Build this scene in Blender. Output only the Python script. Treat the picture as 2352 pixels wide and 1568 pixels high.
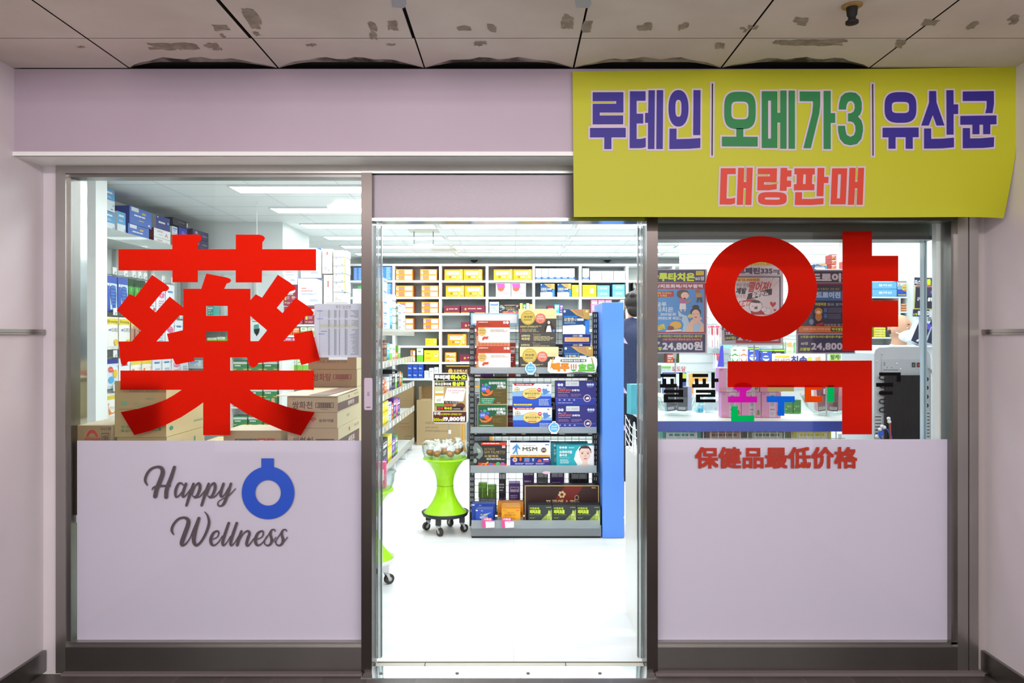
import bpy, bmesh, math, random
from mathutils import Vector, Matrix
from mathutils.geometry import tessellate_polygon, delaunay_2d_cdt
for _o in list(bpy.data.objects): bpy.data.objects.remove(_o)
SC = bpy.context.scene
COL = SC.collection
PI = math.pi
# ---------------------------------------------------------------- camera
F = 1700.0; H = 1.345; UC, VC = 1180.0, 775.0
cd = bpy.data.cameras.new('camera'); cam = bpy.data.objects.new('camera', cd); COL.objects.link(cam)
cam.location = (0, 0, H); cam.rotation_euler = (PI/2, 0, 0)
cd.sensor_width = 36; cd.lens = F/2352*36
cd.shift_x = -(UC-1176)/2352; cd.shift_y = -(784-VC)/2352
cd.clip_start = .02
SC.camera = cam
# ---------------------------------------------------------------- world, light, exposure
w = bpy.data.worlds.new('world'); SC.world = w; w.use_nodes = True
w.node_tree.nodes['Background'].inputs[0].default_value = (1, .93, .86, 1)
w.node_tree.nodes['Background'].inputs[1].default_value = .7
SC.view_settings.view_transform = 'Standard'; SC.view_settings.look = 'None'
SC.view_settings.gamma = 1; SC.view_settings.use_curve_mapping = False
SC.view_settings.exposure = 0.0
SC.cycles.transparent_max_bounces = 32
LAMP = 11.5            # radiance of the shop's ceiling lamps
def area(name, loc, rot, sx, sy, power, col):
    l = bpy.data.lights.new(name, 'AREA'); l.shape = 'RECTANGLE'; l.size = sx; l.size_y = sy
    l.energy = power; l.color = col
    o = bpy.data.objects.new(name, l); COL.objects.link(o); o.location = loc; o.rotation_euler = rot
    return o
# fluorescent tubes hanging along the passage behind the viewer
for _k, (_y, _z) in enumerate(((.05, 2.395), (-.08, 2.435), (-.2, 2.485))):
    area('passage_tube_light', (.2, _y, _z), (math.radians(86), 0, 0), 3.4, .03, 13, (1, .94, .96))
area('passage_ceiling_light', (0, -1.3, 3.3), (0, 0, 0), 5, .5, 55, (1, .95, .97))
area('passage_fill_light', (0, -2.3, 1.62), (math.radians(92), 0, 0), 9, 3.1, 128, (1, .95, .95))  # broad fill added behind the viewer to lift the ceiling boards and walls
# ---------------------------------------------------------------- helpers
def PX(u, Y): return (u-UC)*Y/F
def PZ(v, Y): return H+(VC-v)*Y/F
def lin(c):
    c = c.lstrip('#'); r = []
    for i in (0, 2, 4):
        s = int(c[i:i+2], 16)/255
        r.append(s/12.92 if s <= .04045 else ((s+.055)/1.055)**2.4)
    return tuple(r)+(1,)
_M = {}
def M(c, rough=.45, metal=0.0, spec=.4):
    k = (c, rough, metal, spec)
    if k not in _M:
        m = bpy.data.materials.new('paint_'+c.lstrip('#')); m.use_nodes = True
        b = m.node_tree.nodes['Principled BSDF']
        b.inputs['Base Color'].default_value = lin(c); b.inputs['Roughness'].default_value = rough
        b.inputs['Metallic'].default_value = metal; b.inputs['Specular IOR Level'].default_value = spec
        m.diffuse_color = lin(c); _M[k] = m
    return _M[k]
def nodemat(name):
    m = bpy.data.materials.new(name); m.use_nodes = True; nt = m.node_tree
    return m, nt, nt.nodes['Principled BSDF'], nt.nodes['Material Output']
def noisy(name, c1, c2, scale=8, rough=.6, metal=0, bump=0, stretch=(1, 1, 1), lo=.35, hi=.65, detail=4):
    m, nt, b, out = nodemat(name)
    tc = nt.nodes.new('ShaderNodeTexCoord'); mp = nt.nodes.new('ShaderNodeMapping'); mp.inputs['Scale'].default_value = stretch
    n = nt.nodes.new('ShaderNodeTexNoise'); n.inputs['Scale'].default_value = scale; n.inputs['Detail'].default_value = detail
    r = nt.nodes.new('ShaderNodeValToRGB'); r.color_ramp.elements[0].position = lo; r.color_ramp.elements[1].position = hi
    r.color_ramp.elements[0].color = lin(c1); r.color_ramp.elements[1].color = lin(c2)
    L = nt.links.new
    L(tc.outputs['Object'], mp.inputs[0]); L(mp.outputs[0], n.inputs[0]); L(n.outputs[0], r.inputs[0]); L(r.outputs[0], b.inputs['Base Color'])
    b.inputs['Roughness'].default_value = rough; b.inputs['Metallic'].default_value = metal
    if bump:
        bp = nt.nodes.new('ShaderNodeBump'); bp.inputs['Strength'].default_value = bump; bp.inputs['Distance'].default_value = .01
        L(n.outputs[0], bp.inputs['Height']); L(bp.outputs[0], b.inputs['Normal'])
    return m
def clear(name, tint='#fdfffe', refl=.06, add=None):
    m = bpy.data.materials.new(name); m.use_nodes = True; nt = m.node_tree; nt.nodes.clear()
    o = nt.nodes.new('ShaderNodeOutputMaterial'); mx = nt.nodes.new('ShaderNodeMixShader')
    t = nt.nodes.new('ShaderNodeBsdfTransparent'); t.inputs[0].default_value = lin(tint)
    g = nt.nodes.new('ShaderNodeBsdfGlossy'); g.inputs['Roughness'].default_value = .02
    lw = nt.nodes.new('ShaderNodeLayerWeight'); lw.inputs[0].default_value = .5
    pw = nt.nodes.new('ShaderNodeMath'); pw.operation = 'POWER'; pw.inputs[1].default_value = 4
    fr = nt.nodes.new('ShaderNodeMath'); fr.operation = 'MULTIPLY_ADD'; fr.inputs[1].default_value = .7; fr.inputs[2].default_value = .016 if refl < .1 else .04
    nt.links.new(lw.outputs['Facing'], pw.inputs[0]); nt.links.new(pw.outputs[0], fr.inputs[0])
    L = nt.links.new
    L(fr.outputs[0], mx.inputs[0]); L(t.outputs[0], mx.inputs[1]); L(g.outputs[0], mx.inputs[2])
    last = mx
    if add:
        d = nt.nodes.new('ShaderNodeBsdfDiffuse'); d.inputs[0].default_value = lin(add[0])
        m2 = nt.nodes.new('ShaderNodeMixShader'); m2.inputs[0].default_value = add[1]
        L(mx.outputs[0], m2.inputs[1]); L(d.outputs[0], m2.inputs[2]); last = m2
    L(last.outputs[0], o.inputs[0]); return m
def vinyl(name, c, tr, trw=.5):
    """thin film that scatters light back and lets some through"""
    m = bpy.data.materials.new(name); m.use_nodes = True; nt = m.node_tree; nt.nodes.clear()
    o = nt.nodes.new('ShaderNodeOutputMaterial'); mx = nt.nodes.new('ShaderNodeMixShader')
    d = nt.nodes.new('ShaderNodeBsdfDiffuse'); d.inputs[0].default_value = lin(c)
    t = nt.nodes.new('ShaderNodeBsdfTranslucent'); t.inputs[0].default_value = lin(tr)
    mx.inputs[0].default_value = trw
    L = nt.links.new; L(d.outputs[0], mx.inputs[1]); L(t.outputs[0], mx.inputs[2]); L(mx.outputs[0], o.inputs[0]); return m
SC2 = bpy.data.scenes.new('workshop')
def evaluated(o):
    SC2.collection.objects.link(o); vl = SC2.view_layers[0]; vl.update(); dg = vl.depsgraph; dg.update()
    return bpy.data.meshes.new_from_object(o.evaluated_get(dg))
def charset(cs):
    """one text object, one character a line -> outline of every character"""
    c = bpy.data.curves.new('t', 'FONT'); c.resolution_u = 3; c.space_line = 3; c.body = '\n'.join('A'+cs+'A')
    o = bpy.data.objects.new('t', c); SC2.collection.objects.link(o); vl = SC2.view_layers[0]; vl.update(); dg = vl.depsgraph; dg.update()
    me = bpy.data.meshes.new_from_object(o.evaluated_get(dg)); bpy.data.objects.remove(o)
    V = [(v.co.x, v.co.y) for v in me.vertices]; Fs = [tuple(p.vertices) for p in me.polygons]; bpy.data.meshes.remove(me)
    LH = -min(v[1] for v in V)/(len(cs)+1); out = {k: ([], []) for k in cs}
    for f in Fs:
        yc = sum(V[i][1] for i in f)/len(f); k = round((.33-yc)/LH)-1
        if 0 <= k < len(cs):
            vs, fs = out[cs[k]]; n = len(vs); vs += [(V[i][0], V[i][1]+LH*(k+1)) for i in f]; fs.append(tuple(range(n, n+len(f))))
    return out
_C = {}; _G = {}; _CB = {}
def char(ch, bold):
    if ch not in _C: _C.update(charset(ch))
    if not bold: return _C[ch]
    if (ch, bold) not in _CB:
        vs, fs = _C[ch]; sh = []
        for dx, dy in ((bold, 0), (-bold, 0), (0, bold), (0, -bold), (bold*.7, bold*.7), (-bold*.7, bold*.7), (bold*.7, -bold*.7), (-bold*.7, -bold*.7)):
            if abs(dx) == abs(dy) or bold > .055: sh += [([(vs[i][0]+dx, vs[i][1]+dy) for i in f], []) for f in fs]
        pv, pf = union2(sh) if sh else ([], []); _CB[ch, bold] = (pv, [f if sarea([pv[i] for i in f]) > 0 else f[::-1] for f in pf])
    return _CB[ch, bold]
def glyphs(s, bold=0.0):
    if bold < .028: bold = 0
    k = (s, bold)
    if k not in _G:
        new = ''.join(sorted(set(s)-set(_C)-{' '}))
        if new: _C.update(charset(new))
        vs, fs, x = [], [], 0
        for ch in s:
            if ch == ' ': x += .3; continue
            a, b = char(ch, bold); n = len(vs); vs += [(p[0]+x, p[1]) for p in a]; fs += [tuple(n+i for i in f) for f in b]
            x += .92 if '\uac00' <= ch <= '\ud7a3' else 1.0 if ch > '\u4e00' else max([p[0] for p in _C[ch][0]] or [.3])+.07
        xs = [v[0] for v in vs] or [0, 1]; ys = [v[1] for v in vs] or [0, 1]; _G[k] = (vs, fs, (min(xs), min(ys), max(xs), max(ys)))
    return _G[k]
def ell(cx, cy, rx, ry, p=2.0, N=40, a0=0, a1=2*PI):
    r = []
    for i in range(N):
        a = a0+(a1-a0)*i/N; c, s = math.cos(a), math.sin(a)
        r.append((cx+rx*math.copysign(abs(c)**(2/p), c), cy+ry*math.copysign(abs(s)**(2/p), s)))
    return r
def rect(a, b, c, d): return [(a, b), (c, b), (c, d), (a, d)]
def inside(x, y, l):
    c = False; j = len(l)-1
    for i in range(len(l)):
        a, b = l[i], l[j]
        if (a[1] > y) != (b[1] > y) and x < (b[0]-a[0])*(y-a[1])/(b[1]-a[1])+a[0]: c = not c
        j = i
    return c
def union2(shapes):
    """shapes: [(outer, [holes])] -> points, triangles of their union"""
    vs, fs, own = [], [], []
    for i, (o, hs) in enumerate(shapes):
        for hole, l in [(False, o)]+[(True, q) for q in hs]:
            k = len(vs); vs += [Vector(p) for p in l]; f = list(range(k, k+len(l)))
            if sarea(l) < 0: f.reverse()
            fs.append(f); own.append((i, hole))
    V, E_, Fc, _, _, of = delaunay_2d_cdt(vs, [], fs, 0, 1e-6, False)
    bb = [(min(p[0] for p in o), min(p[1] for p in o), max(p[0] for p in o), max(p[1] for p in o)) for o, hs in shapes]
    out = []
    for f in Fc:
        x = sum(V[i].x for i in f)/len(f); y = sum(V[i].y for i in f)/len(f)
        for (o, hs), b in zip(shapes, bb):
            if b[0] <= x <= b[2] and b[1] <= y <= b[3] and inside(x, y, o) and not any(inside(x, y, q) for q in hs):
                out.append(tuple(f)); break
    return [(p.x, p.y) for p in V], out
def sarea(l): return .5*sum(l[i][0]*l[(i+1) % len(l)][1]-l[(i+1) % len(l)][0]*l[i][1] for i in range(len(l)))
def grow(l, d):
    s = 1 if sarea(l) > 0 else -1; n = len(l); r = []
    for i in range(n):
        p0, p, p1 = l[i-1], l[i], l[(i+1) % n]
        a = Vector((p[0]-p0[0], p[1]-p0[1])); b = Vector((p1[0]-p[0], p1[1]-p[1]))
        if a.length < 1e-9 or b.length < 1e-9: r.append(p); continue
        a.normalize(); b.normalize()
        na = Vector((a.y, -a.x))*s; nb = Vector((b.y, -b.x))*s; m = na+nb
        if m.length < .3: m = na
        m.normalize(); k = d/max(.5, m.dot(na)); r.append((p[0]+m.x*k, p[1]+m.y*k))
    return r
def spline(pts, n=6):
    P = [Vector(p) for p in pts]; P = [2*P[0]-P[1]]+P+[2*P[-1]-P[-2]]; r = []
    for i in range(1, len(P)-2):
        a, b, c, d = P[i-1:i+3]
        for k in range(n):
            t = k/n
            r.append(.5*((2*b)+(c-a)*t+(2*a-5*b+4*c-d)*t*t+(3*b-a-3*c+d)*t**3))
    r.append(P[-2]); return r
def ribbon_shapes(pts, n=5):
    P = spline(pts, n); out = []; Q = []
    for i, p in enumerate(P):
        a = P[max(0, i-1)]; b = P[min(len(P)-1, i+1)]; t = Vector((b.x-a.x, b.y-a.y)); t.normalize(); Q.append((p, Vector((-t.y, t.x))*p.z*.5))
    for (p, q), (p2, q2) in zip(Q, Q[1:]): out.append(([(p.x+q.x, p.y+q.y), (p2.x+q2.x, p2.y+q2.y), (p2.x-q2.x, p2.y-q2.y), (p.x-q.x, p.y-q.y)], []))
    for p in P[::2]+[P[-1]]: out.append((ell(p.x, p.y, p.z/2, p.z/2, 2, 12), []))
    return out
class MB:
    def __init__(s): s.v = []; s.f = []; s.m = []; s.mats = []; s.sm = set()
    def mi(s, m):
        if isinstance(m, str): m = M(m)
        if m not in s.mats: s.mats.append(m)
        return s.mats.index(m)
    def add(s, vs, fs, m, smooth=False):
        k = len(s.v); i = s.mi(m); s.v += [tuple(v) for v in vs]
        for f in fs:
            if smooth: s.sm.add(len(s.f))
            s.f.append(tuple(k+j for j in f)); s.m.append(i)
        return s
    def box(s, x0, x1, y0, y1, z0, z1, m):
        x0, x1 = sorted((x0, x1)); y0, y1 = sorted((y0, y1)); z0, z1 = sorted((z0, z1))
        v = [(x, y, z) for z in (z0, z1) for y in (y0, y1) for x in (x0, x1)]
        return s.add(v, [(0, 2, 3, 1), (4, 5, 7, 6), (0, 1, 5, 4), (2, 6, 7, 3), (0, 4, 6, 2), (1, 3, 7, 5)], m)
    def shape(s, loops, m, fn, flip=False):
        if loops and not isinstance(loops[0][0], (tuple, list)): loops = [loops]
        L3 = [[Vector((p[0], p[1], 0)) for p in l] for l in loops]
        t = tessellate_polygon(L3); flat = [p for l in loops for p in l]
        out = []
        for a, b, c in t:
            A, B, Cc = flat[a], flat[b], flat[c]
            ar = (B[0]-A[0])*(Cc[1]-A[1])-(Cc[0]-A[0])*(B[1]-A[1])
            out.append((a, b, c) if (ar < 0) != flip else (a, c, b))
        return s.add([fn(*p) for p in flat], out, m)
    def union(s, shapes, m, fn):
        P, T = union2(shapes)
        T = [t if sarea([P[i] for i in t]) < 0 else t[::-1] for t in T]
        return s.add([fn(*p) for p in P], T, m)
    def slab(s, loops, m, fn0, fn1, edge=None):
        """solid plate: front fn0, back fn1"""
        if not isinstance(loops[0][0], (tuple, list)): loops = [loops]
        s.shape(loops, m, fn0); s.shape(loops, m, fn1, True)
        for l in loops:
            n = len(l); s.add([fn0(*p) for p in l]+[fn1(*p) for p in l], [(i, (i+1) % n, n+(i+1) % n, n+i) for i in range(n)], edge or m)
        return s
    def text(s, t, r, m, fn, bold=0.0, slant=0.0, mirror=False):
        vs, fs, (a, b, c, d) = glyphs(t, bold)
        if not vs: return s
        x0, y0, x1, y1 = r; W = (c-a) or 1; Hh = (d-b) or 1; o = []
        for x, y in vs:
            p = (x-a)/W; q = (d-y)/Hh
            if mirror: p = 1-p
            o.append(fn(x0+p*(x1-x0)+slant*(1-q)*(y1-y0), y0+q*(y1-y0)))
        return s.add(o, fs, m)
    def ribbon(s, pts, m, fn, n=6):
        P = spline(pts, n); L = []; R = []
        for i, p in enumerate(P):
            a = P[max(0, i-1)]; b = P[min(len(P)-1, i+1)]; t = Vector((b.x-a.x, b.y-a.y)); t.normalize(); q = Vector((-t.y, t.x))*p.z*.5
            L.append((p.x+q.x, p.y+q.y)); R.append((p.x-q.x, p.y-q.y))
        k = len(L); s.add([fn(*p) for p in L+R], [(i, i+1, k+i+1, k+i) for i in range(k-1)], m)
        for p in (P[0], P[-1]): s.shape(ell(p.x, p.y, p.z/2, p.z/2, 2, 12), m, fn)
        return s
    def tube(s, pts, r, m, n=8, closed=False, caps=True):
        P = [Vector(p) for p in pts]; k = len(P); vs = []
        R = r if isinstance(r, (list, tuple)) else [r]*k
        up = Vector((0, 0, 1)); prev = None
        for i, p in enumerate(P):
            a = P[i-1] if (i > 0 or closed) else p; b = P[(i+1) % k] if (i < k-1 or closed) else p
            t = (b-a)
            if t.length < 1e-9: t = Vector((0, 0, 1))
            t.normalize()
            if prev is None:
                x = t.cross(up) if abs(t.z) < .95 else t.cross(Vector((1, 0, 0)))
            else: x = prev-t*prev.dot(t)
            x.normalize(); prev = x; y = t.cross(x)
            vs += [p+(x*math.cos(2*PI*j/n)+y*math.sin(2*PI*j/n))*R[i] for j in range(n)]
        fs = [(i*n+j, i*n+(j+1) % n, ((i+1) % k)*n+(j+1) % n, ((i+1) % k)*n+j) for i in range(k if closed else k-1) for j in range(n)]
        s.add(vs, fs, m, True)
        if caps and not closed: s.add(vs[:n], [tuple(range(n))[::-1]], m); s.add(vs[-n:], [tuple(range(n))], m)
        return s
    def lathe(s, prof, cx, cy, m, n=32, sx=1, sy=1):
        vs = [(cx+r*sx*math.cos(2*PI*j/n), cy+r*sy*math.sin(2*PI*j/n), z) for r, z in prof for j in range(n)]
        return s.add(vs, [(i*n+j, i*n+(j+1) % n, (i+1)*n+(j+1) % n, (i+1)*n+j) for i in range(len(prof)-1) for j in range(n)], m, True)
    def ball(s, c, r, m, n=12):
        if not isinstance(r, tuple): r = (r, r, r)
        vs = []; fs = []; K = n//2+1
        for i in range(K+1):
            a = PI*i/K
            for j in range(n): b = 2*PI*j/n; vs.append((c[0]+r[0]*math.sin(a)*math.cos(b), c[1]+r[1]*math.sin(a)*math.sin(b), c[2]+r[2]*math.cos(a)))
        for i in range(K):
            for j in range(n): fs.append((i*n+j, (i+1)*n+j, (i+1)*n+(j+1) % n, i*n+(j+1) % n))
        return s.add(vs, fs, m, True)
    def mesh(s, name, off=(0, 0, 0)):
        me = bpy.data.meshes.new(name)
        me.from_pydata([(v[0]-off[0], v[1]-off[1], v[2]-off[2]) for v in s.v], [], s.f)
        for m in s.mats: me.materials.append(m)
        me.polygons.foreach_set('material_index', s.m)
        if s.sm: me.polygons.foreach_set('use_smooth', [i in s.sm for i in range(len(s.f))])
        me.update(); return me
    def bounds(s):
        return [min(v[i] for v in s.v) for i in range(3)], [max(v[i] for v in s.v) for i in range(3)]
def tag(o, label, cat, group=None, kind=None):
    if label: o['label'] = label
    if cat: o['category'] = cat
    if group: o['group'] = group
    if kind: o['kind'] = kind
    return o
def solo(name, mb, label, cat, group=None, bevel=0):
    lo, hi = mb.bounds(); off = ((lo[0]+hi[0])/2, (lo[1]+hi[1])/2, lo[2])
    o = bpy.data.objects.new(name, mb.mesh(name, off)); COL.objects.link(o); o.location = off
    if bevel: b = o.modifiers.new('b', 'BEVEL'); b.width = bevel; b.segments = 2; b.limit_method = 'ANGLE'
    return tag(o, label, cat, group)
def struct(name, mb, label=None):
    o = bpy.data.objects.new(name, mb.mesh(name)); COL.objects.link(o); o['kind'] = 'structure'
    if label: o['label'] = label
    return o
def root(name, label, cat, loc=(0, 0, 0), group=None, rz=0):
    o = bpy.data.objects.new(name, None); COL.objects.link(o); o.location = loc; o.rotation_euler = (0, 0, rz); o.empty_display_size = .05
    return tag(o, label, cat, group)
def part(name, mb, parent, label=None, bevel=0, world=True):
    """mesh in world coordinates (world=True) or in the thing's own frame, as a child"""
    off = (0, 0, 0); p = parent; q = Vector((0, 0, 0))
    while world and p is not None: q += p.location; p = p.parent
    o = bpy.data.objects.new(name, mb.mesh(name, tuple(q))); COL.objects.link(o); o.parent = parent
    if label: o['label'] = label
    if bevel: b = o.modifiers.new('b', 'BEVEL'); b.width = bevel; b.segments = 2; b.limit_method = 'ANGLE'
    return o
def dup(o, loc=None, rz=None, label=None, group=None, parent=None):
    c = o.copy(); COL.objects.link(c)
    if parent is not None: c.parent = parent
    if loc is not None: c.location = loc
    if rz is not None: c.rotation_euler = (0, 0, rz)
    if label: c['label'] = label
    if group: c['group'] = group
    for ch in [x for x in o.children]: dup(ch, parent=c)
    return c
def plane(Y): return lambda u, v: (PX(u, Y), Y, PZ(v, Y))
def zoomfn(ox, oy, s, fn): return lambda a, b: fn(ox+a/s, oy+b/s)
# ---------------------------------------------------------------- printed boxes
rnd = random.Random(7)
def decals(mb, D, fn3, w, h):
    """fn3(x, y_from_top, layer) -> point"""
    for i, d in enumerate(D):
        fn = lambda a, b, k=i+1: fn3(a*w, b*h, k)
        k = d[0]
        if k == 'R': mb.shape(rect(*d[1:5]), d[5], fn)
        elif k == 'E': mb.shape(ell(d[1], d[2], d[3], d[4], 2, 24), d[5], fn)
        elif k == 'P': mb.shape(d[1], d[2], fn)
        elif k == 'T': mb.text(d[1], d[2:6], d[6], fn, d[7] if len(d) > 7 else .02, d[8] if len(d) > 8 else 0)
        elif k == 'O':
            mb.shape([ell(d[1], d[2], d[3], d[4], 2, 24), ell(d[1], d[2], d[3]*d[6], d[4]*d[6], 2, 24)], d[5], fn)
        elif k == 'L':
            x0, y0, x1, y1, c, n = d[1:7]; r = random.Random(int(x0*99+y0*77+n)); st = (y1-y0)/n
            for j in range(n):
                x = x0; e = x1-(x1-x0)*r.random()*.3
                while x < e-.01:
                    l = min(e-x, (x1-x0)*(.12+.2*r.random())); mb.shape(rect(x, y0+j*st, x+l, y0+j*st+st*.5), c, fn); x += l+(x1-x0)*.03
DS = {}   # name -> (body colour, front decals, side colour, side decals)
_PM = {}
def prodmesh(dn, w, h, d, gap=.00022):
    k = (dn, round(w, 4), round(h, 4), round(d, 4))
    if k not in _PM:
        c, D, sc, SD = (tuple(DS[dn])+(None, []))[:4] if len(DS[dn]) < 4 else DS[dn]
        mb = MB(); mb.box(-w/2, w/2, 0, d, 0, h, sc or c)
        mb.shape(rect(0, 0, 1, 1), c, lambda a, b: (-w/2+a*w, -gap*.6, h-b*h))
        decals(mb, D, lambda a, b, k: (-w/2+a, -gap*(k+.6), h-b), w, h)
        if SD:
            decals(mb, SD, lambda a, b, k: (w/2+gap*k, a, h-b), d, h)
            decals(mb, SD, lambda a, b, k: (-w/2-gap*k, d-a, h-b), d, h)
        # flap seams on top
        mb.box(-w*.48, w*.48, d*.06, d*.065, h, h+gap, '#9a9a9a')
        _PM[k] = mb.mesh(dn)
    return _PM[k]
def put(name, dn, x, y, z, w, h, d, label, cat='box', group=None, rz=0, tilt=None, z_lift=.0006):
    o = bpy.data.objects.new(name, prodmesh(dn, w, h, d)); COL.objects.link(o)
    o.location = (x, y, z+z_lift); o.rotation_euler = tilt or (0, 0, rz)
    return tag(o, label, cat, group)
def pbox(name, dn, u0, v0, u1, v1, Y, d, label, cat='box', group=None, z=None, h=None):
    zz = PZ(v1, Y) if z is None else z; hh = (PZ(v0, Y)-zz) if h is None else h
    return put(name, dn, (PX(u0, Y)+PX(u1, Y))/2, Y, zz, PX(u1, Y)-PX(u0, Y)-.001, hh-.001, d, label, cat, group)
# ---------------------------------------------------------------- materials of the place
Y0 = 3.0
m_wall = noisy('painted_wall', '#dcd4d9', '#e4dde1', 1.5, .45)
m_beam = noisy('painted_beam', '#b0a0ae', '#b9a9b7', 1.2, .5)
m_soffit = M('#f2f4f1', .5)
m_tile = noisy('ceiling_board', '#cfc6ba', '#e2dacf', 2.5, .8, lo=.3, hi=.7)
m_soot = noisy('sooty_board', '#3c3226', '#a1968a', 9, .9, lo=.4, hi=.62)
m_void = M('#0d0b0a', .9)
m_peel = noisy('peeled_paint', '#8d8372', '#a89f8f', 30, .8)
m_steel = noisy('brushed_steel', '#a5a39e', '#b0aea9', 2, .3, 1, stretch=(1, 1, 1))
m_steel_d = noisy('dark_steel', '#7f7c79', '#8c8986', 2, .3, 1, stretch=(1, 1, 1))
m_post = noisy('darkened_post_steel', '#4f4844', '#595350', 2, .25, 1)  # door post steel with the dark surroundings it reflects put into its colour
m_panel = noisy('transom_steel', '#5e585c', '#686266', 60, .3, 1, stretch=(1, 1, 40))
m_polish = M('#c9cdce', .12, 1)
m_glass = clear('window_glass')
m_ext = None
def tilefloor():
    m, nt, b, out = nodemat('passage_floor_tile'); L = nt.links.new
    tc = nt.nodes.new('ShaderNodeTexCoord'); br = nt.nodes.new('ShaderNodeTexBrick'); br.offset = 0
    br.inputs['Color1'].default_value = lin('#5d5553'); br.inputs['Color2'].default_value = lin('#4e4745'); br.inputs['Mortar'].default_value = lin('#615957')
    br.inputs['Scale'].default_value = 1; br.inputs['Mortar Size'].default_value = .006; br.inputs['Brick Width'].default_value = .19; br.inputs['Row Height'].default_value = .19
    n = nt.nodes.new('ShaderNodeTexNoise'); n.inputs['Scale'].default_value = 9; mx = nt.nodes.new('ShaderNodeMixRGB'); mx.blend_type = 'MULTIPLY'; mx.inputs[0].default_value = .5
    L(tc.outputs['Object'], br.inputs[0]); L(tc.outputs['Object'], n.inputs[0]); L(br.outputs[0], mx.inputs[1]); L(n.outputs[0], mx.inputs[2]); L(mx.outputs[0], b.inputs[0])
    b.inputs['Roughness'].default_value = .35; return m
m_ext = tilefloor()
def shopfloor():
    m, nt, b, out = nodemat('shop_floor_tile'); L = nt.links.new
    tc = nt.nodes.new('ShaderNodeTexCoord'); mp = nt.nodes.new('ShaderNodeMapping'); mp.inputs['Scale'].default_value = (.5, 3, 1); mp.inputs['Rotation'].default_value = (0, 0, .3)
    n = nt.nodes.new('ShaderNodeTexNoise'); n.inputs['Scale'].default_value = 3; n.inputs['Detail'].default_value = 6
    r = nt.nodes.new('ShaderNodeValToRGB'); r.color_ramp.elements[0].position = .47; r.color_ramp.elements[1].position = .55
    r.color_ramp.elements[0].color = lin('#e4e7e8'); r.color_ramp.elements[1].color = lin('#eff1f1')
    br = nt.nodes.new('ShaderNodeTexBrick'); br.offset = 0; br.inputs['Color1'].default_value = br.inputs['Color2'].default_value = (1, 1, 1, 1); br.inputs['Mortar'].default_value = lin('#edf0f0')
    br.inputs['Scale'].default_value = 1; br.inputs['Mortar Size'].default_value = .002; br.inputs['Brick Width'].default_value = .6; br.inputs['Row Height'].default_value = .6
    mx = nt.nodes.new('ShaderNodeMixRGB'); mx.blend_type = 'MULTIPLY'; mx.inputs[0].default_value = 1
    L(tc.outputs['Object'], mp.inputs[0]); L(mp.outputs[0], n.inputs[0]); L(n.outputs[0], r.inputs[0]); L(tc.outputs['Object'], br.inputs[0])
    L(r.outputs[0], mx.inputs[1]); L(br.outputs[0], mx.inputs[2]); L(mx.outputs[0], b.inputs[0]); b.inputs['Roughness'].default_value = .35; return m
m_int = M('#e6ecea', .6); m_intc = M('#f6fafa', .7)
m_white = M('#e6eae8', .4); m_grayw = M('#ccd3d0', .6)
# ---------------------------------------------------------------- passage shell
struct('floor', MB().box(-4, 4, -2.4, 2.96, -.05, 0, m_ext), 'dark grey floor tiles of the underground passage')
mb = MB().box(-3.3, -1.9, 1.3, 3.03, 0, 2.5, m_wall); mb.box(-1.9, -1.845, 2.99, 3.06, 0, 2.2, m_wall)
struct('wall_left', mb, 'pale lilac wall on the left of the shop front')
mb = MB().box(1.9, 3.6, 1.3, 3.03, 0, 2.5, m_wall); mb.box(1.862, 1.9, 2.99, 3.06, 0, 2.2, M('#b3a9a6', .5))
struct('wall_right', mb, 'pale lilac wall on the right of the shop front')
for nm, s in (('trim_1', -1), ('trim_2', 1)):
    mb = MB().box(s*1.9, s*1.888, 1.3, 2.985, 1.357, 1.377, m_steel); mb.box(s*1.888, s*1.8865, 1.3, 2.96, 1.363, 1.3645, '#4c4644')
    struct(nm, mb, 'thin steel strip across the side wall')
for nm, s in (('baseboard_left', -1), ('baseboard_right', 1)):
    struct(nm, MB().box(s*1.899, s*1.885, 1.3, 2.985, 0, .085, m_steel_d), 'dark metal skirting along the foot of the side wall')
struct('wall_back', MB().box(-4, 4, -2.5, -2.4, 0, 3.6, m_wall))
struct('ceiling_passage', MB().box(-4, 4, -2.5, 1.28, 3.45, 3.55, m_tile))
mb = MB().box(-1.93, 1.93, 2.815, 3.09, 2.045, 2.3665, m_beam); mb.box(-3.3, 3.6, 3.03, 3.09, 2.2, 2.36, m_beam)
mb.box(-1.905, 1.905, 2.806, 2.815, 2.034, 2.05, m_soffit); mb.box(-1.905, 1.905, 2.808, 3.06, 2.034, 2.045, m_soffit)
struct('wall_front', mb, 'lilac painted beam over the shop front')
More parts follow.
